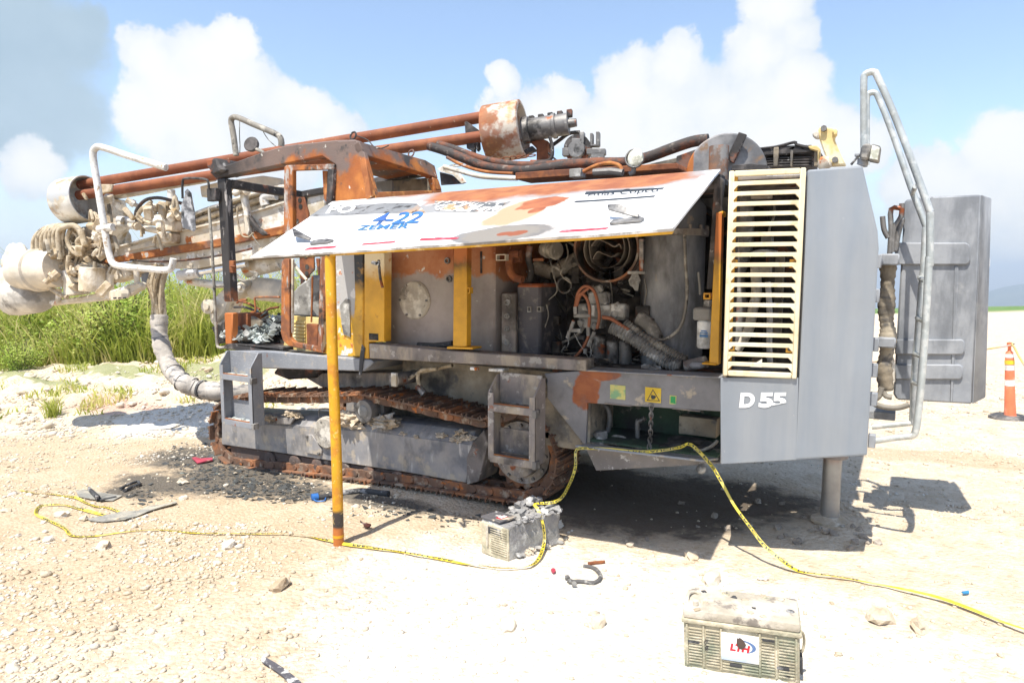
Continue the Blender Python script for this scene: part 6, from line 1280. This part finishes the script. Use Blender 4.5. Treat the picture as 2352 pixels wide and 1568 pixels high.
def battery1():
    A, B, C = [PG(*p) for p in Q(13, (515, 1025), (1015, 1178), (1870, 850))]
    e = (C-B); Ln = min(.52, e.length); e.normalize(); n = (A-B); n = (n-e*n.dot(e)); dp = min(.27, max(.2, n.length)); n.normalize(); up = e.cross(n).normalized(); up = up if up.z > 0 else -up
    h = .225
    R = tag(empty('battery', B+e*Ln/2+n*dp/2), 'melted truck battery crusted in white ash with caution tape across it', 'battery'); R0 = Vector(R.location)
    bm = bmesh.new(); bmesh.ops.create_cube(bm, size=1); bmesh.ops.subdivide_edges(bm, edges=bm.edges, cuts=14, use_grid_fill=True)
    for v in bm.verts:
        x, y, z = v.co.x+.5, v.co.y+.5, v.co.z+.5
        p = B+e*(x*Ln)+n*(y*dp)+up*(z*h)
        k = noise.noise(p*14)*.010+noise.noise(p*37)*.005
        far = sstep(.25, .9, x); bulge = math.sin(math.pi*z)*-.015*far
        p = p+up*(k*1.6*z+(.02*noise.noise(p*9)*far*z))+e*(k*.5+bulge)+n*(k*.7*(1 if y > .5 else -1)+(.016*(1-y) if False else 0))
        if z < .12 and x > .2: p += -n*.012*(1-y)+e*.006
        v.co = p-R0
    me = bpy.data.meshes.new('case'); bm.to_mesh(me); bm.free(); me.materials.append(M_BATTASH); me.polygons.foreach_set('use_smooth', [True]*len(me.polygons))
    CA = link(bpy.data.objects.new('case', me), R)
    def at(x, y, z): return B+e*x+n*y+up*z-R0
    def bx(x0, x1, y0, y1, z0, z1): return [at(x0, y0, z0), at(x1, y0, z0), at(x1, y1, z0), at(x0, y1, z0), at(x0, y0, z1), at(x1, y0, z1), at(x1, y1, z1), at(x0, y1, z1)]
    EP = MB().hexa(bx(-.010, .006, .0, dp, -.005, h-.01)).build('end_wall', M_BATT, R, .006)
    for k in range(11): MB().hexa(bx(-.0155, -.009, dp*.05, dp*.62, .03+k*.015, .036+k*.015)).build('case_rib', M_BATT, EP, .001)
    MB().hexa(bx(-.014, -.009, dp*.25, dp*.75, h-.075, h-.03)).build('handle_recess', M_SCRAPB, EP, .002)
    MB().hexa(bx(-.022, -.008, dp*.70, dp*.77, .06, h-.02)).build('handle_strap', M_BATTOP, EP, .003)
    MB().hexa(bx(-.005, .15, dp*.3, dp*1.02, h+.008, h+.022)).build('lid_remnant', mat('scorched_lid', (.10, .095, .1), [L_((.6, .5, .38), .0, 4, w=.05), L_((.5, .49, .47), .18, 12, w=.05)], rough=.6), R, .003)
    MB().hexa(bx(.03, .10, dp*.42, dp*.60, h+.0225, h+.0245)).build('red_label', M_REDT, R); MB().hexa(bx(.045, .10, dp*.44, dp*.57, h+.0247, h+.026)).build('white_label', M_WHITE, R)
    for i in range(46):
        x, y = Ln*(.08+.92*RND.random()**.8), dp*RND.random(); edge = RND.random() < .5
        if edge: y = dp*(.02+.06*RND.random())
        MB().lump(at(x, y, h*(1.0+.06*RND.random())), .012+.024*RND.random()*(1 if x > Ln*.5 else .6), i, .6, 2, (1.3, 1.1, .7), 2.2).build('ash_crust', M_BATTASH if i % 9 else M_SCRAPB, R)
    for i in range(12): MB().lump(at(Ln*RND.random(), -.012, .015+.02*RND.random()), .02, i+60, .6, 2, (1.6, .7, .6), 2).build('ash_crust', M_BATTASH if i % 2 else M_CLAY, R)
    for i, x in enumerate((Ln*.62, Ln*.8, Ln*.93)): MB().lump(at(x, dp*.75, h+.035), .04, i+80, .7, 2, (1, 1, .9), 2).build('burnt_terminal', M_BATTASH, R)
    return B, e, n, up, Ln, dp, h
BB = battery1()

# ---------------------------------------------------------------- caution tape
def ribbon(name, pts, width, mtl, twist, face, text=None, seed=1, parent=None):
    P_ = []; n = len(pts)
    for i in range(n-1):
        p0, p1, p2, p3 = pts[max(i-1, 0)], pts[i], pts[i+1], pts[min(i+2, n-1)]; L = max(2, int((p2-p1).length/.03))
        for k in range(L):
            t = k/L; P_.append((.5*((2*p1)+(p2-p0)*t+(2*p0-5*p1+4*p2-p3)*t*t+(3*p1-p0-3*p2+p3)*t**3), i+t))
    P_.append((pts[-1], n-1)); m = MB(); fr = []; s = 0
    for i, (p, q) in enumerate(P_):
        t = (P_[min(i+1, len(P_)-1)][0]-P_[max(i-1, 0)][0]).normalized(); k = min(int(q), n-2); fc = face[k]*(1-(q-k))+face[k+1]*(q-k)
        nb_ = UP*(1-fc)+(CAM-p).normalized()*fc; nb_ = (nb_-t*nb_.dot(t)).normalized(); sd = t.cross(nb_).normalized()
        tw = twist*noise.noise(Vector((s*1.7, seed, 0))); sd2 = sd*math.cos(tw)+nb_*math.sin(tw); nn = nb_*math.cos(tw)-sd*math.sin(tw)
        w = width*(.78+.3*noise.noise(Vector((s*2.3, seed+4, 0)))); c = p+nb_*abs(math.sin(tw))*w*.45
        if i: s += (p-P_[i-1][0]).length
        fr.append((s, c, sd2, nn, w))
        for a, b in ((-.5, 0), (-.15, .06*noise.noise(Vector((s*4, 1, seed)))), (.2, .06*noise.noise(Vector((s*5, 7, seed)))), (.5, 0)): m.v.append(tuple(c+sd2*w*a+nn*w*b))
    for i in range(len(P_)-1):
        for k in range(3): m.f.append((4*i+k, 4*i+k+1, 4*i+5+k, 4*i+4+k))
    o = m.build(name, mtl, parent, 0, 50)
    if text:
        me, co = text_mesh('lettering', text, M_BLACKP, .02, 0, 1.05); fs = [tuple(pl.vertices) for pl in me.polygons]; bpy.data.meshes.remove(me); tm = MB(); S = [f[0] for f in fr]; x0 = .1; ln = .80
        while x0+ln < S[-1]:
            vs = []
            for (x, y, _) in co:
                q = x0+x*ln; j = max(0, min(len(S)-2, int(np.searchsorted(S, q))-1)); k = (q-S[j])/max(1e-6, S[j+1]-S[j]); c = fr[j][1].lerp(fr[j+1][1], k); sd = fr[j][2].lerp(fr[j+1][2], k); nn = fr[j][3].lerp(fr[j+1][3], k)
                vs.append(c-sd*(y-.5)*fr[j][4]*-.66+nn*.004)
            tm.add(vs, fs); x0 += ln+.22
        tm.build('lettering', M_BLACKP, o, 0, 0)['kind'] = 'stuff'
    return o
def gp(u, v, h=.012): p = PG(u, v); p.z = gfine(p.x, p.y)+h; return p
B_, e_, n_, up_, Ln_, dp_, h_ = BB
tp = [gp(*q) for q in Q(9, (125, 1135), (220, 1155), (330, 1160), (400, 1168), (470, 1182), (540, 1215), (600, 1235), (660, 1240), (740, 1268), (690, 1285), (640, 1282), (560, 1265), (480, 1245), (400, 1228), (300, 1225), (245, 1235), (225, 1280), (300, 1325), (400, 1370), (450, 1415), (600, 1412), (760, 1385), (850, 1372), (1000, 1370), (1200, 1385), (1350, 1395))]
tp += [gp(*q) for q in Q(10, (100, 1090), (300, 1098), (500, 1098), (620, 1110), (800, 1150), (880, 1168), (1050, 1195), (1200, 1215), (1500, 1260), (1700, 1300), (1850, 1320), (1980, 1310))]
fc = [0.]*len(tp)
ex = B_+e_*(Ln_*.60)
tp += [gp(*Q(10, (2045, 1268))[0], .02), ex-n_*.03+up_*.06, ex-n_*.022+up_*(h_*.8), ex+n_*.03+up_*(h_+.055), ex+n_*.10+e_*.05+up_*(h_+.06)]; fc += [.3, .8, .9, .3, .2]
tp += [P(*q, d) for q, d in zip(Q(10, (2165, 895), (2235, 790), (2268, 690), (2275, 590)), (-.55, -.35, -.25, -.19))]; fc += [.7, .9, .9, .8]
tp += [P(*q, d) for q, d in zip(Q(7, (180, 1352), (300, 1358), (460, 1374), (620, 1366), (740, 1345), (805, 1330)), (-.16, -.15, -.15, -.15, -.16, -.19))]; fc += [.7, .8, .8, .8, .8, .8]
q_ = Q(11, (850, 140), (900, 220), (960, 330), (1040, 440), (1110, 530), (1200, 605), (1270, 650)); dl = gp(*Q(11, (1340, 680))[0]).y
tp += [P(*q, -.19+(dl+.19)*t) for q, t in zip(q_, (.06, .17, .33, .52, .68, .83, .93))]; fc += [.8]*5+[.5, .3]
tp += [gp(*q, h) for q, h in zip(Q(11, (1350, 683), (1450, 700), (1600, 725), (1780, 762), (1950, 812), (2100, 860), (2250, 915), (2400, 975), (2600, 1060)), (.02, .015, .015, .02, .02, .02, .02, .03, .03))]; fc += [0.1]*9
tag(ribbon('caution_tape', tp, .027, M_TAPE, 1.9, fc, 'PRECAUCION NO PASAR', 3), 'long yellow caution tape with black print trailing over the ground, battery and rig locker', 'caution tape')

# ---------------------------------------------------------------- traffic delineator post
db = PG(2320, 962); sc_ = 1.05/1.0
top = db+Vector((-.075, -.02, 1.06))
axd = (top-db)
DP = tag(empty('delineator_post', db), 'orange and white traffic delineator post on a black rubber base', 'traffic post')
def dput(m, name, mt_, par=DP, bevel=0): m.v = [tuple(Vector(p)-db) for p in m.v]; return m.build(name, mt_, par, bevel, 50)
dput(MB().lathe(db+Vector((0, 0, -.02)), (0, 0, .075), [(0, 0), (0, .25), (.7, .25), (1, .2), (1, 0)], 8), 'rubber_base', mat('black_rubber_base', (.06, .06, .062), [L_((.22, .2, .18), .1, 5, w=.12)], rough=.85), DP, .006)
dput(MB().lathe(db+axd*.045, axd*.955, [(0, .075), (.02, .07), (.2, .062), (.82, .05), (.86, .042), (.88, .022), (.93, .02), (.95, .03), (.99, .03), (1, 0)], 22), 'post_body', M_ORANGE)
M_BAND = mat('white_reflective_band', (.78, .78, .77), [L_((.6, .55, .5), .18, 8, w=.1)], rough=.35, bump=0)
for a, b in ((.41, .49), (.62, .69), (.79, .84)):
    rr = lambda t: (.062+(.05-.062)*((t-.2)/.62))+.002
    dput(MB().lathe(db+axd*(.045+.955*a), axd*.955*(b-a), [(0, rr(a)-.004), (0, rr(a)), (1, rr(b)), (1, rr(b)-.004)], 22), 'reflective_band', M_BAND)
dput(MB().lathe(db+axd*(.045+.955*.70), axd*.05, [(0, .05), (0, .0565), (1, .056), (1, .05)], 22), 'yellow_wrap', M_TAPE)
lp = db+axd*.97; L2 = P(2150, 830, 4.5); L3 = CAM+ray(2420, 945)*8.2
RP = MB().tube([lp+Vector((-2.6, -.4, -.42)), lp+Vector((-1.2, -.2, -.27)), lp+Vector((-.06, -.05, -.03)), lp+Vector((.02, -.07, 0)), lp+Vector((.12, -.2, -.2)), lp+Vector((.35, -.65, -.62)), lp+Vector((.62, -1.15, -.98))], .012, 6, 4).build('barrier_line', mat('faded_barrier_line', (.5, .38, .12), [L_((.4, .3, .28), .0, 5, w=.1)], rough=.7, bump=.1), None, 0, 60)
tag(RP, 'thin faded barrier line tied round the top of the orange traffic post', 'barrier line')

# ---------------------------------------------------------------- scraps on the ground
def ground_tube(name, q, r, mt_, lab, cat, up=0, n=9, sm=4): o = MB().tube([gp(*p, r*.8+up) for p in q], r, n, sm).build(name, mt_, None, 0, 60); return tag(o, lab, cat)
hs = ground_tube('hose_scrap', Q(11, (240, 632), (265, 635), (300, 650), (322, 680), (310, 705), (280, 715), (230, 712), (190, 715), (165, 712)), .0125, mat('hose_scrap_rubber', (.10, .095, .09), [L_((.5, .48, .44), .0, 5, axis=0, z=(1.0, .85), w=.1, amp=.5), L_((.3, .29, .27), .15, 14, w=.05)], rough=.8, bump=.3), 'charred hose scrap curled like an S on the white ground', 'hose')
for k, (u, v) in enumerate(Q(11, (175, 720), (195, 735), (162, 705))): MB().lump(gp(u, v, .02), .015, k, .4, 2).build('fitting_end', M_ASH, hs)
fr = MB().tube([gp(*p, .012) for p in Q(11, (265, 618), (300, 610), (342, 605))], .011, 7, 2).build('rusty_strip_scrap', M_RUST, None, 0); tag(fr, 'short rusty strip lying behind the S-shaped hose scrap', 'scrap')
m = MB(); pl = [gp(u, v, .008) for u, v in [(598, 1518), (612, 1514), (632, 1528), (658, 1548), (690, 1575), (700, 1590), (676, 1590), (650, 1562), (625, 1543), (604, 1526)]]; m.prism(pl, (0, 0, .012)); tag(m.build('rubber_strip', mat('torn_rubber', (.09, .085, .095), [L_((.62, .6, .56), .08, 16, w=.05)], rough=.8, bump=.4), None, .003), 'torn dark rubber strip dusted white lying on the chalk', 'rubber strip')
bh = ground_tube('blue_capped_hose', Q(10, (705, 890), (770, 882), (830, 865), (900, 858), (990, 850), (1080, 858), (1150, 868)), .026, M_SCRAPB, 'black hose with a bright blue end cap beside the crawler track', 'hose')
cp = [gp(*p, .022) for p in Q(10, (690, 893), (728, 887))]; MB().cyl(cp[0], cp[1], .036, .034, 16).build('blue_cap', M_BLUEC, bh)
MB().tube([gp(*p, .015) for p in Q(10, (730, 875), (770, 880), (765, 905), (720, 908), (700, 895))], .006, 6, 4).build('blue_strap', M_BLUEC, bh)
q = [gp(*p, .004) for p in Q(9, (545, 1140), (560, 1135), (625, 1190), (722, 1168), (725, 1176), (620, 1200), (598, 1198))]
m = MB(); m.prism([q[0], q[1], q[2], q[6]], (0, 0, .05)).prism([q[2], q[3], q[4], q[5]], (0, 0, .02)); tag(m.build('plastic_bracket', M_SCRAPB, None, .003), 'bent black bracket standing on the stony ground near the tape coil', 'bracket')
o = MB().tube([gp(*p, .02) for p in Q(9, (750, 1130), (790, 1110), (850, 1085), (868, 1100), (820, 1120), (770, 1140))], .014, 7, 4).build('cable_scrap', M_SCRAPB, None, 0); tag(o, 'looped black cable scrap between the bracket and the burnt glass', 'cable')
def flat_scrap(name, q, mt_, lab, cat, th=.006, wav=.012):
    m = MB(); pl = [gp(u, v, .006+wav*RND.random()) for u, v in q]; m.prism(pl, (0, 0, th)); return tag(m.build(name, mt_, None, 0, 0), lab, cat)
M_MAT = mat('grey_ash_sheet', (.26, .25, .22), [L_((.42, .38, .3), .05, 4, w=.12), L_((.13, .13, .12), .15, 9, w=.1)], rough=.95, bump=.4)
flat_scrap('burnt_sheet', Q(9, (545, 1310), (640, 1290), (760, 1270), (860, 1258), (920, 1235), (1010, 1222), (1090, 1200), (1100, 1215), (1000, 1245), (920, 1268), (850, 1290), (780, 1318), (640, 1326), (560, 1322)), M_MAT, 'long flat grey ash sheet lying by the yellow tape end', 'burnt sheet')
flat_scrap('burnt_sheet', Q(9, (470, 1140), (560, 1128), (640, 1150), (760, 1165), (700, 1195), (560, 1190), (490, 1175)), M_MAT, 'grey ash sheet lying under the bent black bracket', 'burnt sheet')
flat_scrap('plastic_sheet', Q(9, (870, 755), (930, 718), (1030, 710), (1120, 722), (1060, 745), (960, 758)), mat('pale_grey_sheet', (.48, .46, .42), [L_((.6, .57, .5), .05, 4, w=.1)], rough=.6), 'pale grey sheet scrap on the white cuttings mound', 'sheet')
flat_scrap('red_rag', Q(9, (1192, 940), (1215, 938), (1240, 950), (1290, 942), (1318, 938), (1320, 950), (1270, 958), (1225, 964)), M_REDS, 'crumpled red rag beside the front of the crawler track', 'rag', .012, .03)
flat_scrap('red_scrap', Q(10, (640, 740), (665, 738), (668, 748), (648, 750)), M_REDS, 'tiny red scrap under the crawler track', 'scrap', .01)
flat_scrap('red_fragment', Q(13, (1705, 1390), (1740, 1372), (1780, 1378), (1785, 1425), (1745, 1440), (1712, 1415)), M_REDS, 'small red plastic fragment on the white ground near the ashy battery', 'fragment', .008)
flat_scrap('blue_fragment', Q(11, (2050, 775), (2085, 774), (2088, 780), (2060, 783)), M_BLUEP, 'small blue plastic sliver on open white ground below the tape', 'fragment', .006)
kn = gp(*Q(10, (1020, 1062))[0], .02); KN = MB().lump(kn, .026, 5, .25, 2, (1.2, .9, .75)).tube([kn+Vector((-.02, 0, .008)), kn+Vector((-.05, -.01, .02)), kn+Vector((-.045, -.02, .035))], .006, 6, 2).build('scorched_lump', mat('dark_red_knob', (.07, .02, .015), rough=.4, bump=.2), None, 0); tag(KN, 'small scorched dark red lump on the ground beside the prop pole', 'scrap')
M_DEBRIS = mat('burnt_flakes', (.06, .062, .06), [L_((.16, .19, .17), .25, 9, w=.08), L_((.3, .22, .14), .3, 5, w=.1)], rough=.7, bump=.2)
sp = []
for (u, v, ru, rv, nn_) in ((560, 1105, 150, 38, 600), (470, 1055, 100, 40, 320), (660, 1130, 130, 26, 280), (330, 1135, 90, 25, 70), (880, 1170, 120, 16, 60), (1050, 1190, 120, 20, 50)):
    for _ in range(nn_):
        a, r = RND.random()*6.28, RND.random()**.6; p = PG(u+ru*r*math.cos(a), v+rv*r*math.sin(a)); sp.append((p.x, p.y, gfine(p.x, p.y)+.003, .012+.04*RND.random()**3))
shards('burnt_glass_shards', sp, M_DEBRIS, None, .06, .5)
# rocks one can tell apart
RK = [MB().lump((0, 0, 0), 1, i+100, .5, 2, (1, .8, .62), 1.7).mesh('rock', M_ROCK, 0, 12) for i in range(5)]
M_ROCK_SHADE = mat('sooty_shaded_limestone', (.36, .30, .235), [L_((.2, .17, .14), .1, 4, w=.15), L_((.5, .45, .38), .2, 6, w=.12)], rough=.95, bump=.5, bscale=45)  # soot plus painted shade: darker limestone for rocks in the rig's shadow
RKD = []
for m_ in RK: q_m = m_.copy(); q_m.materials.clear(); q_m.materials.append(M_ROCK_SHADE); RKD.append(q_m)
def rock(u, v, r, k, lab, group=None, sc=(1, 1, 1)):
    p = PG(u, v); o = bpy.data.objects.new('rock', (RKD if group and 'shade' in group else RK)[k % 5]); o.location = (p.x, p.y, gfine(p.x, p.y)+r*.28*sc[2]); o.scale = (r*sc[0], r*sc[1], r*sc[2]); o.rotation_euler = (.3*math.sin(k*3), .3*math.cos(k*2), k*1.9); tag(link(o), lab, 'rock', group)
rock(645, 1358, .065, 1, 'tan wedge-shaped rock alone on the smooth white ground', None, (1.1, .7, .9)); rock(628, 1362, .03, 2, 'small pale stone touching the tan wedge-shaped rock')
rock(1165, 1446, .05, 3, 'small pale rock on the chalk between the two batteries'); rock(1372, 1436, .05, 4, 'pale block of limestone behind the dust-caked battery')
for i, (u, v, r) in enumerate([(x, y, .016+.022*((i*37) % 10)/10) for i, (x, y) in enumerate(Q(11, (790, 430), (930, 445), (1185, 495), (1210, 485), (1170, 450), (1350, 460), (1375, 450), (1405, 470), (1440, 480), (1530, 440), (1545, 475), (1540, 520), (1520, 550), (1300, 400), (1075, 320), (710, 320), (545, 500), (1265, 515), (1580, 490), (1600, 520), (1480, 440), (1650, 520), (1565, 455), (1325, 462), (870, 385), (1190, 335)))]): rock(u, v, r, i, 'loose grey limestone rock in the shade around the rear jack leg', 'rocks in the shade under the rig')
for i, (u, v) in enumerate(Q(11, (465, 530), (760, 580), (850, 700), (1100, 690), (1850, 930), (1660, 890), (300, 890), (120, 440))): rock(u, v, .028+.02*(i % 3), i+2, 'white limestone rock lying in the sun on the chalk ground', 'sunlit rocks on the chalk')
for i, (u, v) in enumerate(Q(9, (420, 950), (520, 1310), (380, 1290), (270, 1330), (1140, 1180), (1140, 1080), (60, 1140), (40, 1260), (640, 1500), (110, 1420), (1050, 1450), (1420, 1470), (900, 1290), (300, 1440))): rock(u, v, .022+.016*(i % 3), i, 'tan stone among the gravel on the tape coil side of the rig', 'stones among the tan gravel')
bank = []
rs = random.Random(4)
for _ in range(420):
    X = -1-16*rs.random(); Y = 9.5+6*rs.random(); x, y = world_of(X, Y); bank.append((x, y, .03+.09*rs.random()**3))
tag(scatter('bank_rubble', bank, M_ROCK, 2), kind='stuff')

# ---------------------------------------------------------------- grass and shrubs on the bank
def leaf_mat(name, c1, c2, c3):
    m = bpy.data.materials.new(name); m.use_nodes = True; nt = m.node_tree; N = nt.nodes; L = nt.links; N.clear()
    out = N.new('ShaderNodeOutputMaterial'); ad = N.new('ShaderNodeMixShader'); ad.inputs[0].default_value = .45; df = N.new('ShaderNodeBsdfDiffuse'); tr = N.new('ShaderNodeBsdfTranslucent')
    g = N.new('ShaderNodeNewGeometry'); nz = N.new('ShaderNodeTexNoise'); nz.inputs['Scale'].default_value = 1.1; nz.inputs['Detail'].default_value = 4; L.new(g.outputs['Position'], nz.inputs['Vector'])
    rp_ = N.new('ShaderNodeValToRGB'); rp_.color_ramp.elements[0].position = .32; rp_.color_ramp.elements[0].color = (*c1, 1); rp_.color_ramp.elements[1].position = .68; rp_.color_ramp.elements[1].color = (*c3, 1); e = rp_.color_ramp.elements.new(.5); e.color = (*c2, 1)
    ri = N.new('ShaderNodeMath'); ri.operation = 'MULTIPLY_ADD'; L.new(g.outputs['Random Per Island'], ri.inputs[0]); ri.inputs[1].default_value = .34; ri.inputs[2].default_value = -.17
    sm = N.new('ShaderNodeMath'); L.new(nz.outputs['Fac'], sm.inputs[0]); L.new(ri.outputs[0], sm.inputs[1]); L.new(sm.outputs[0], rp_.inputs[0])
    L.new(rp_.outputs[0], df.inputs[0]); L.new(rp_.outputs[0], tr.inputs[0]); L.new(df.outputs[0], ad.inputs[1]); L.new(tr.outputs[0], ad.inputs[2]); L.new(ad.outputs[0], out.inputs[0]); return m
M_GRASS = leaf_mat('tall_grass', (.30, .36, .06), (.50, .54, .12), (.66, .58, .28)); M_LEAF = leaf_mat('weed_leaves', (.26, .38, .06), (.46, .58, .13), (.62, .64, .24)); M_STEM = mat('weed_stem', (.14, .13, .05), bump=0)
def tri_mesh(name, V, Fc, mt_):
    me = bpy.data.meshes.new(name); V = np.asarray(V, dtype=float); Fc = np.asarray(Fc); k = Fc.shape[1]
    me.vertices.add(len(V)); me.vertices.foreach_set('co', V.ravel()); me.loops.add(Fc.size); me.polygons.add(len(Fc)); me.polygons.foreach_set('loop_start', np.arange(len(Fc))*k); me.polygons.foreach_set('loop_total', np.full(len(Fc), k)); me.loops.foreach_set('vertex_index', Fc.ravel()); me.update(); me.validate(); me.materials.append(mt_); return me
def blades(spots, rs):
    V, Fc = [], []
    for (x, y, z, h, w) in spots:
        a = rs.random()*6.283; ln = .25+.5*rs.random(); dx, dy = math.cos(a)*ln*h, math.sin(a)*ln*h; b = rs.random()*6.283; sx, sy = math.cos(b)*w, math.sin(b)*w; k = len(V)
        V += [(x-sx, y-sy, z), (x+sx, y+sy, z), (x+dx*.35+sx*.8, y+dy*.35+sy*.8, z+h*.6), (x+dx*.35-sx*.8, y+dy*.35-sy*.8, z+h*.6), (x+dx+sx*.1, y+dy+sy*.1, z+h*(1-.25*ln)), (x+dx-sx*.1, y+dy-sy*.1, z+h*(1-.25*ln))]
        Fc += [(k, k+1, k+2, k+3), (k+3, k+2, k+4, k+5)]
    return V, Fc
rs = random.Random(8); sp = []
while len(sp) < 42000:
    X = -19+20.5*rs.random(); Y = 14.3+6*rs.random()**1.6; edge = 14.6+.6*noise.noise(Vector((X*.5, 0, 0)))+.03*(X+10)
    if Y < edge: continue
    x, y = world_of(X, Y); z = gz(x, y); hh = (.55+.95*rs.random())*(.7+.7*(noise.noise(Vector((X*.6, Y*.6, 3)))+.5))*(.55+.45*sstep(0, 1.2, Y-edge))
    sp.append((x, y, z-.05, max(.25, hh*(1.25 if rs.random() < .85 else 1.9)), .010+.014*rs.random()))
tag(link(bpy.data.objects.new('tall_grass', tri_mesh('tall_grass', *blades(sp, rs), M_GRASS))), kind='stuff')
sp = []
while len(sp) < 2600:
    X = -14+13*rs.random(); Y = 10.5+4*rs.random()
    if noise.noise(Vector((X*.9, Y*1.3, 9))) < .22: continue
    x, y = world_of(X, Y); sp.append((x, y, gz(x, y)-.02, .06+.14*rs.random(), .008+.008*rs.random()))
tag(link(bpy.data.objects.new('low_grass', tri_mesh('low_grass', *blades(sp, rs), M_GRASS))), kind='stuff')
def shrub_mesh(seed, h, w, n, ls):
    r = random.Random(seed); V, Fc = [], []; st = MB()
    for s in range(26):
        a = r.random()*6.283; R = w*.9*math.sqrt(r.random()); tipx, tipy, tz = R*math.cos(a), R*math.sin(a), h*(.55+.45*r.random())*(1-.35*(R/w)**2)
        st.tube([(tipx*.25, tipy*.25, 0), (tipx*.6, tipy*.6, tz*.55), (tipx, tipy, tz)], .011, 4)
        for k in range(n//26):
            t = .12+.88*r.random(); cx, cy, cz = tipx*(.25+.75*t)+r.gauss(0, .11), tipy*(.25+.75*t)+r.gauss(0, .11), tz*t+r.gauss(0, .07)
            if cz < .02: cz = .02
            d = Vector((r.gauss(0, 1), r.gauss(0, 1), r.gauss(.1, .6))).normalized(); sd = d.cross(Vector((r.gauss(0, .5), r.gauss(0, .5), 1))).normalized(); l = ls*(.6+.8*r.random()); b = len(V); c = Vector((cx, cy, cz)); nm = sd.cross(d)
            V += [tuple(c), tuple(c+d*l*.5+sd*l*.3-nm*l*.06), tuple(c+d*l), tuple(c+d*l*.5-sd*l*.3-nm*l*.06)]; Fc += [(b, b+1, b+2, b+3)]
    return tri_mesh('foliage', V, Fc, M_LEAF), st.mesh('stems', M_STEM)
SH = [shrub_mesh(i, .85+.1*i, .62+.05*i, 3300, .055) for i in range(4)]
def shrub(u, Y, k, s, lab, group):
    kk = ray(u, 760); X = kk.dot(RV)/kk.dot(F0)*Y; x, y = world_of(X, Y); R = tag(empty('leafy_shrub', (x, y, gz(x, y)-.03)), lab, 'shrub', group); R.rotation_euler[2] = k*1.3; R.scale = (s*(.8+.1*(k % 4)), s*(.8+.1*(k % 3)), s*(.9+.12*(k % 3)))
    for nm, me in zip(('foliage', 'stems'), SH[k % 4]): link(bpy.data.objects.new(nm, me), R)
for i, (u, Y, s) in enumerate(((150, 15.3, 1.3), (215, 15.1, 1.6), (275, 15.3, 1.5), (325, 15.8, 1.9), (430, 15.8, 1.6), (480, 17.6, 1.9), (100, 15.6, 1.6), (30, 16.6, 1.9), (545, 16.9, 1.6), (615, 17.2, 2.1), (680, 17.4, 1.8), (-60, 17, 1.6), (265, 17.4, 2.4), (390, 18, 2.5), (760, 17.4, 1.9), (-20, 16.2, 1.2))): shrub(u, Y, i, s, 'bright green leafy shrub growing among tall grass on the bank', 'leafy shrubs on the grassy bank')
shrub(42, 14.2, 3, .75, 'low leafy weed at the foot of the grassy bank', None)
# a lone tuft of grass on the stony ground
tb = PG(122, 956); V, Fc = [], []; r = random.Random(2); ss = [(tb.x+r.gauss(0, .05), tb.y+r.gauss(0, .05), gfine(tb.x, tb.y)-.01, .2+.28*r.random(), .006) for _ in range(130)]
tag(link(bpy.data.objects.new('grass_tuft', tri_mesh('grass_tuft', *blades(ss, r), M_GRASS))), 'sparse green grass tuft growing alone on the stony ground', 'grass tuft')
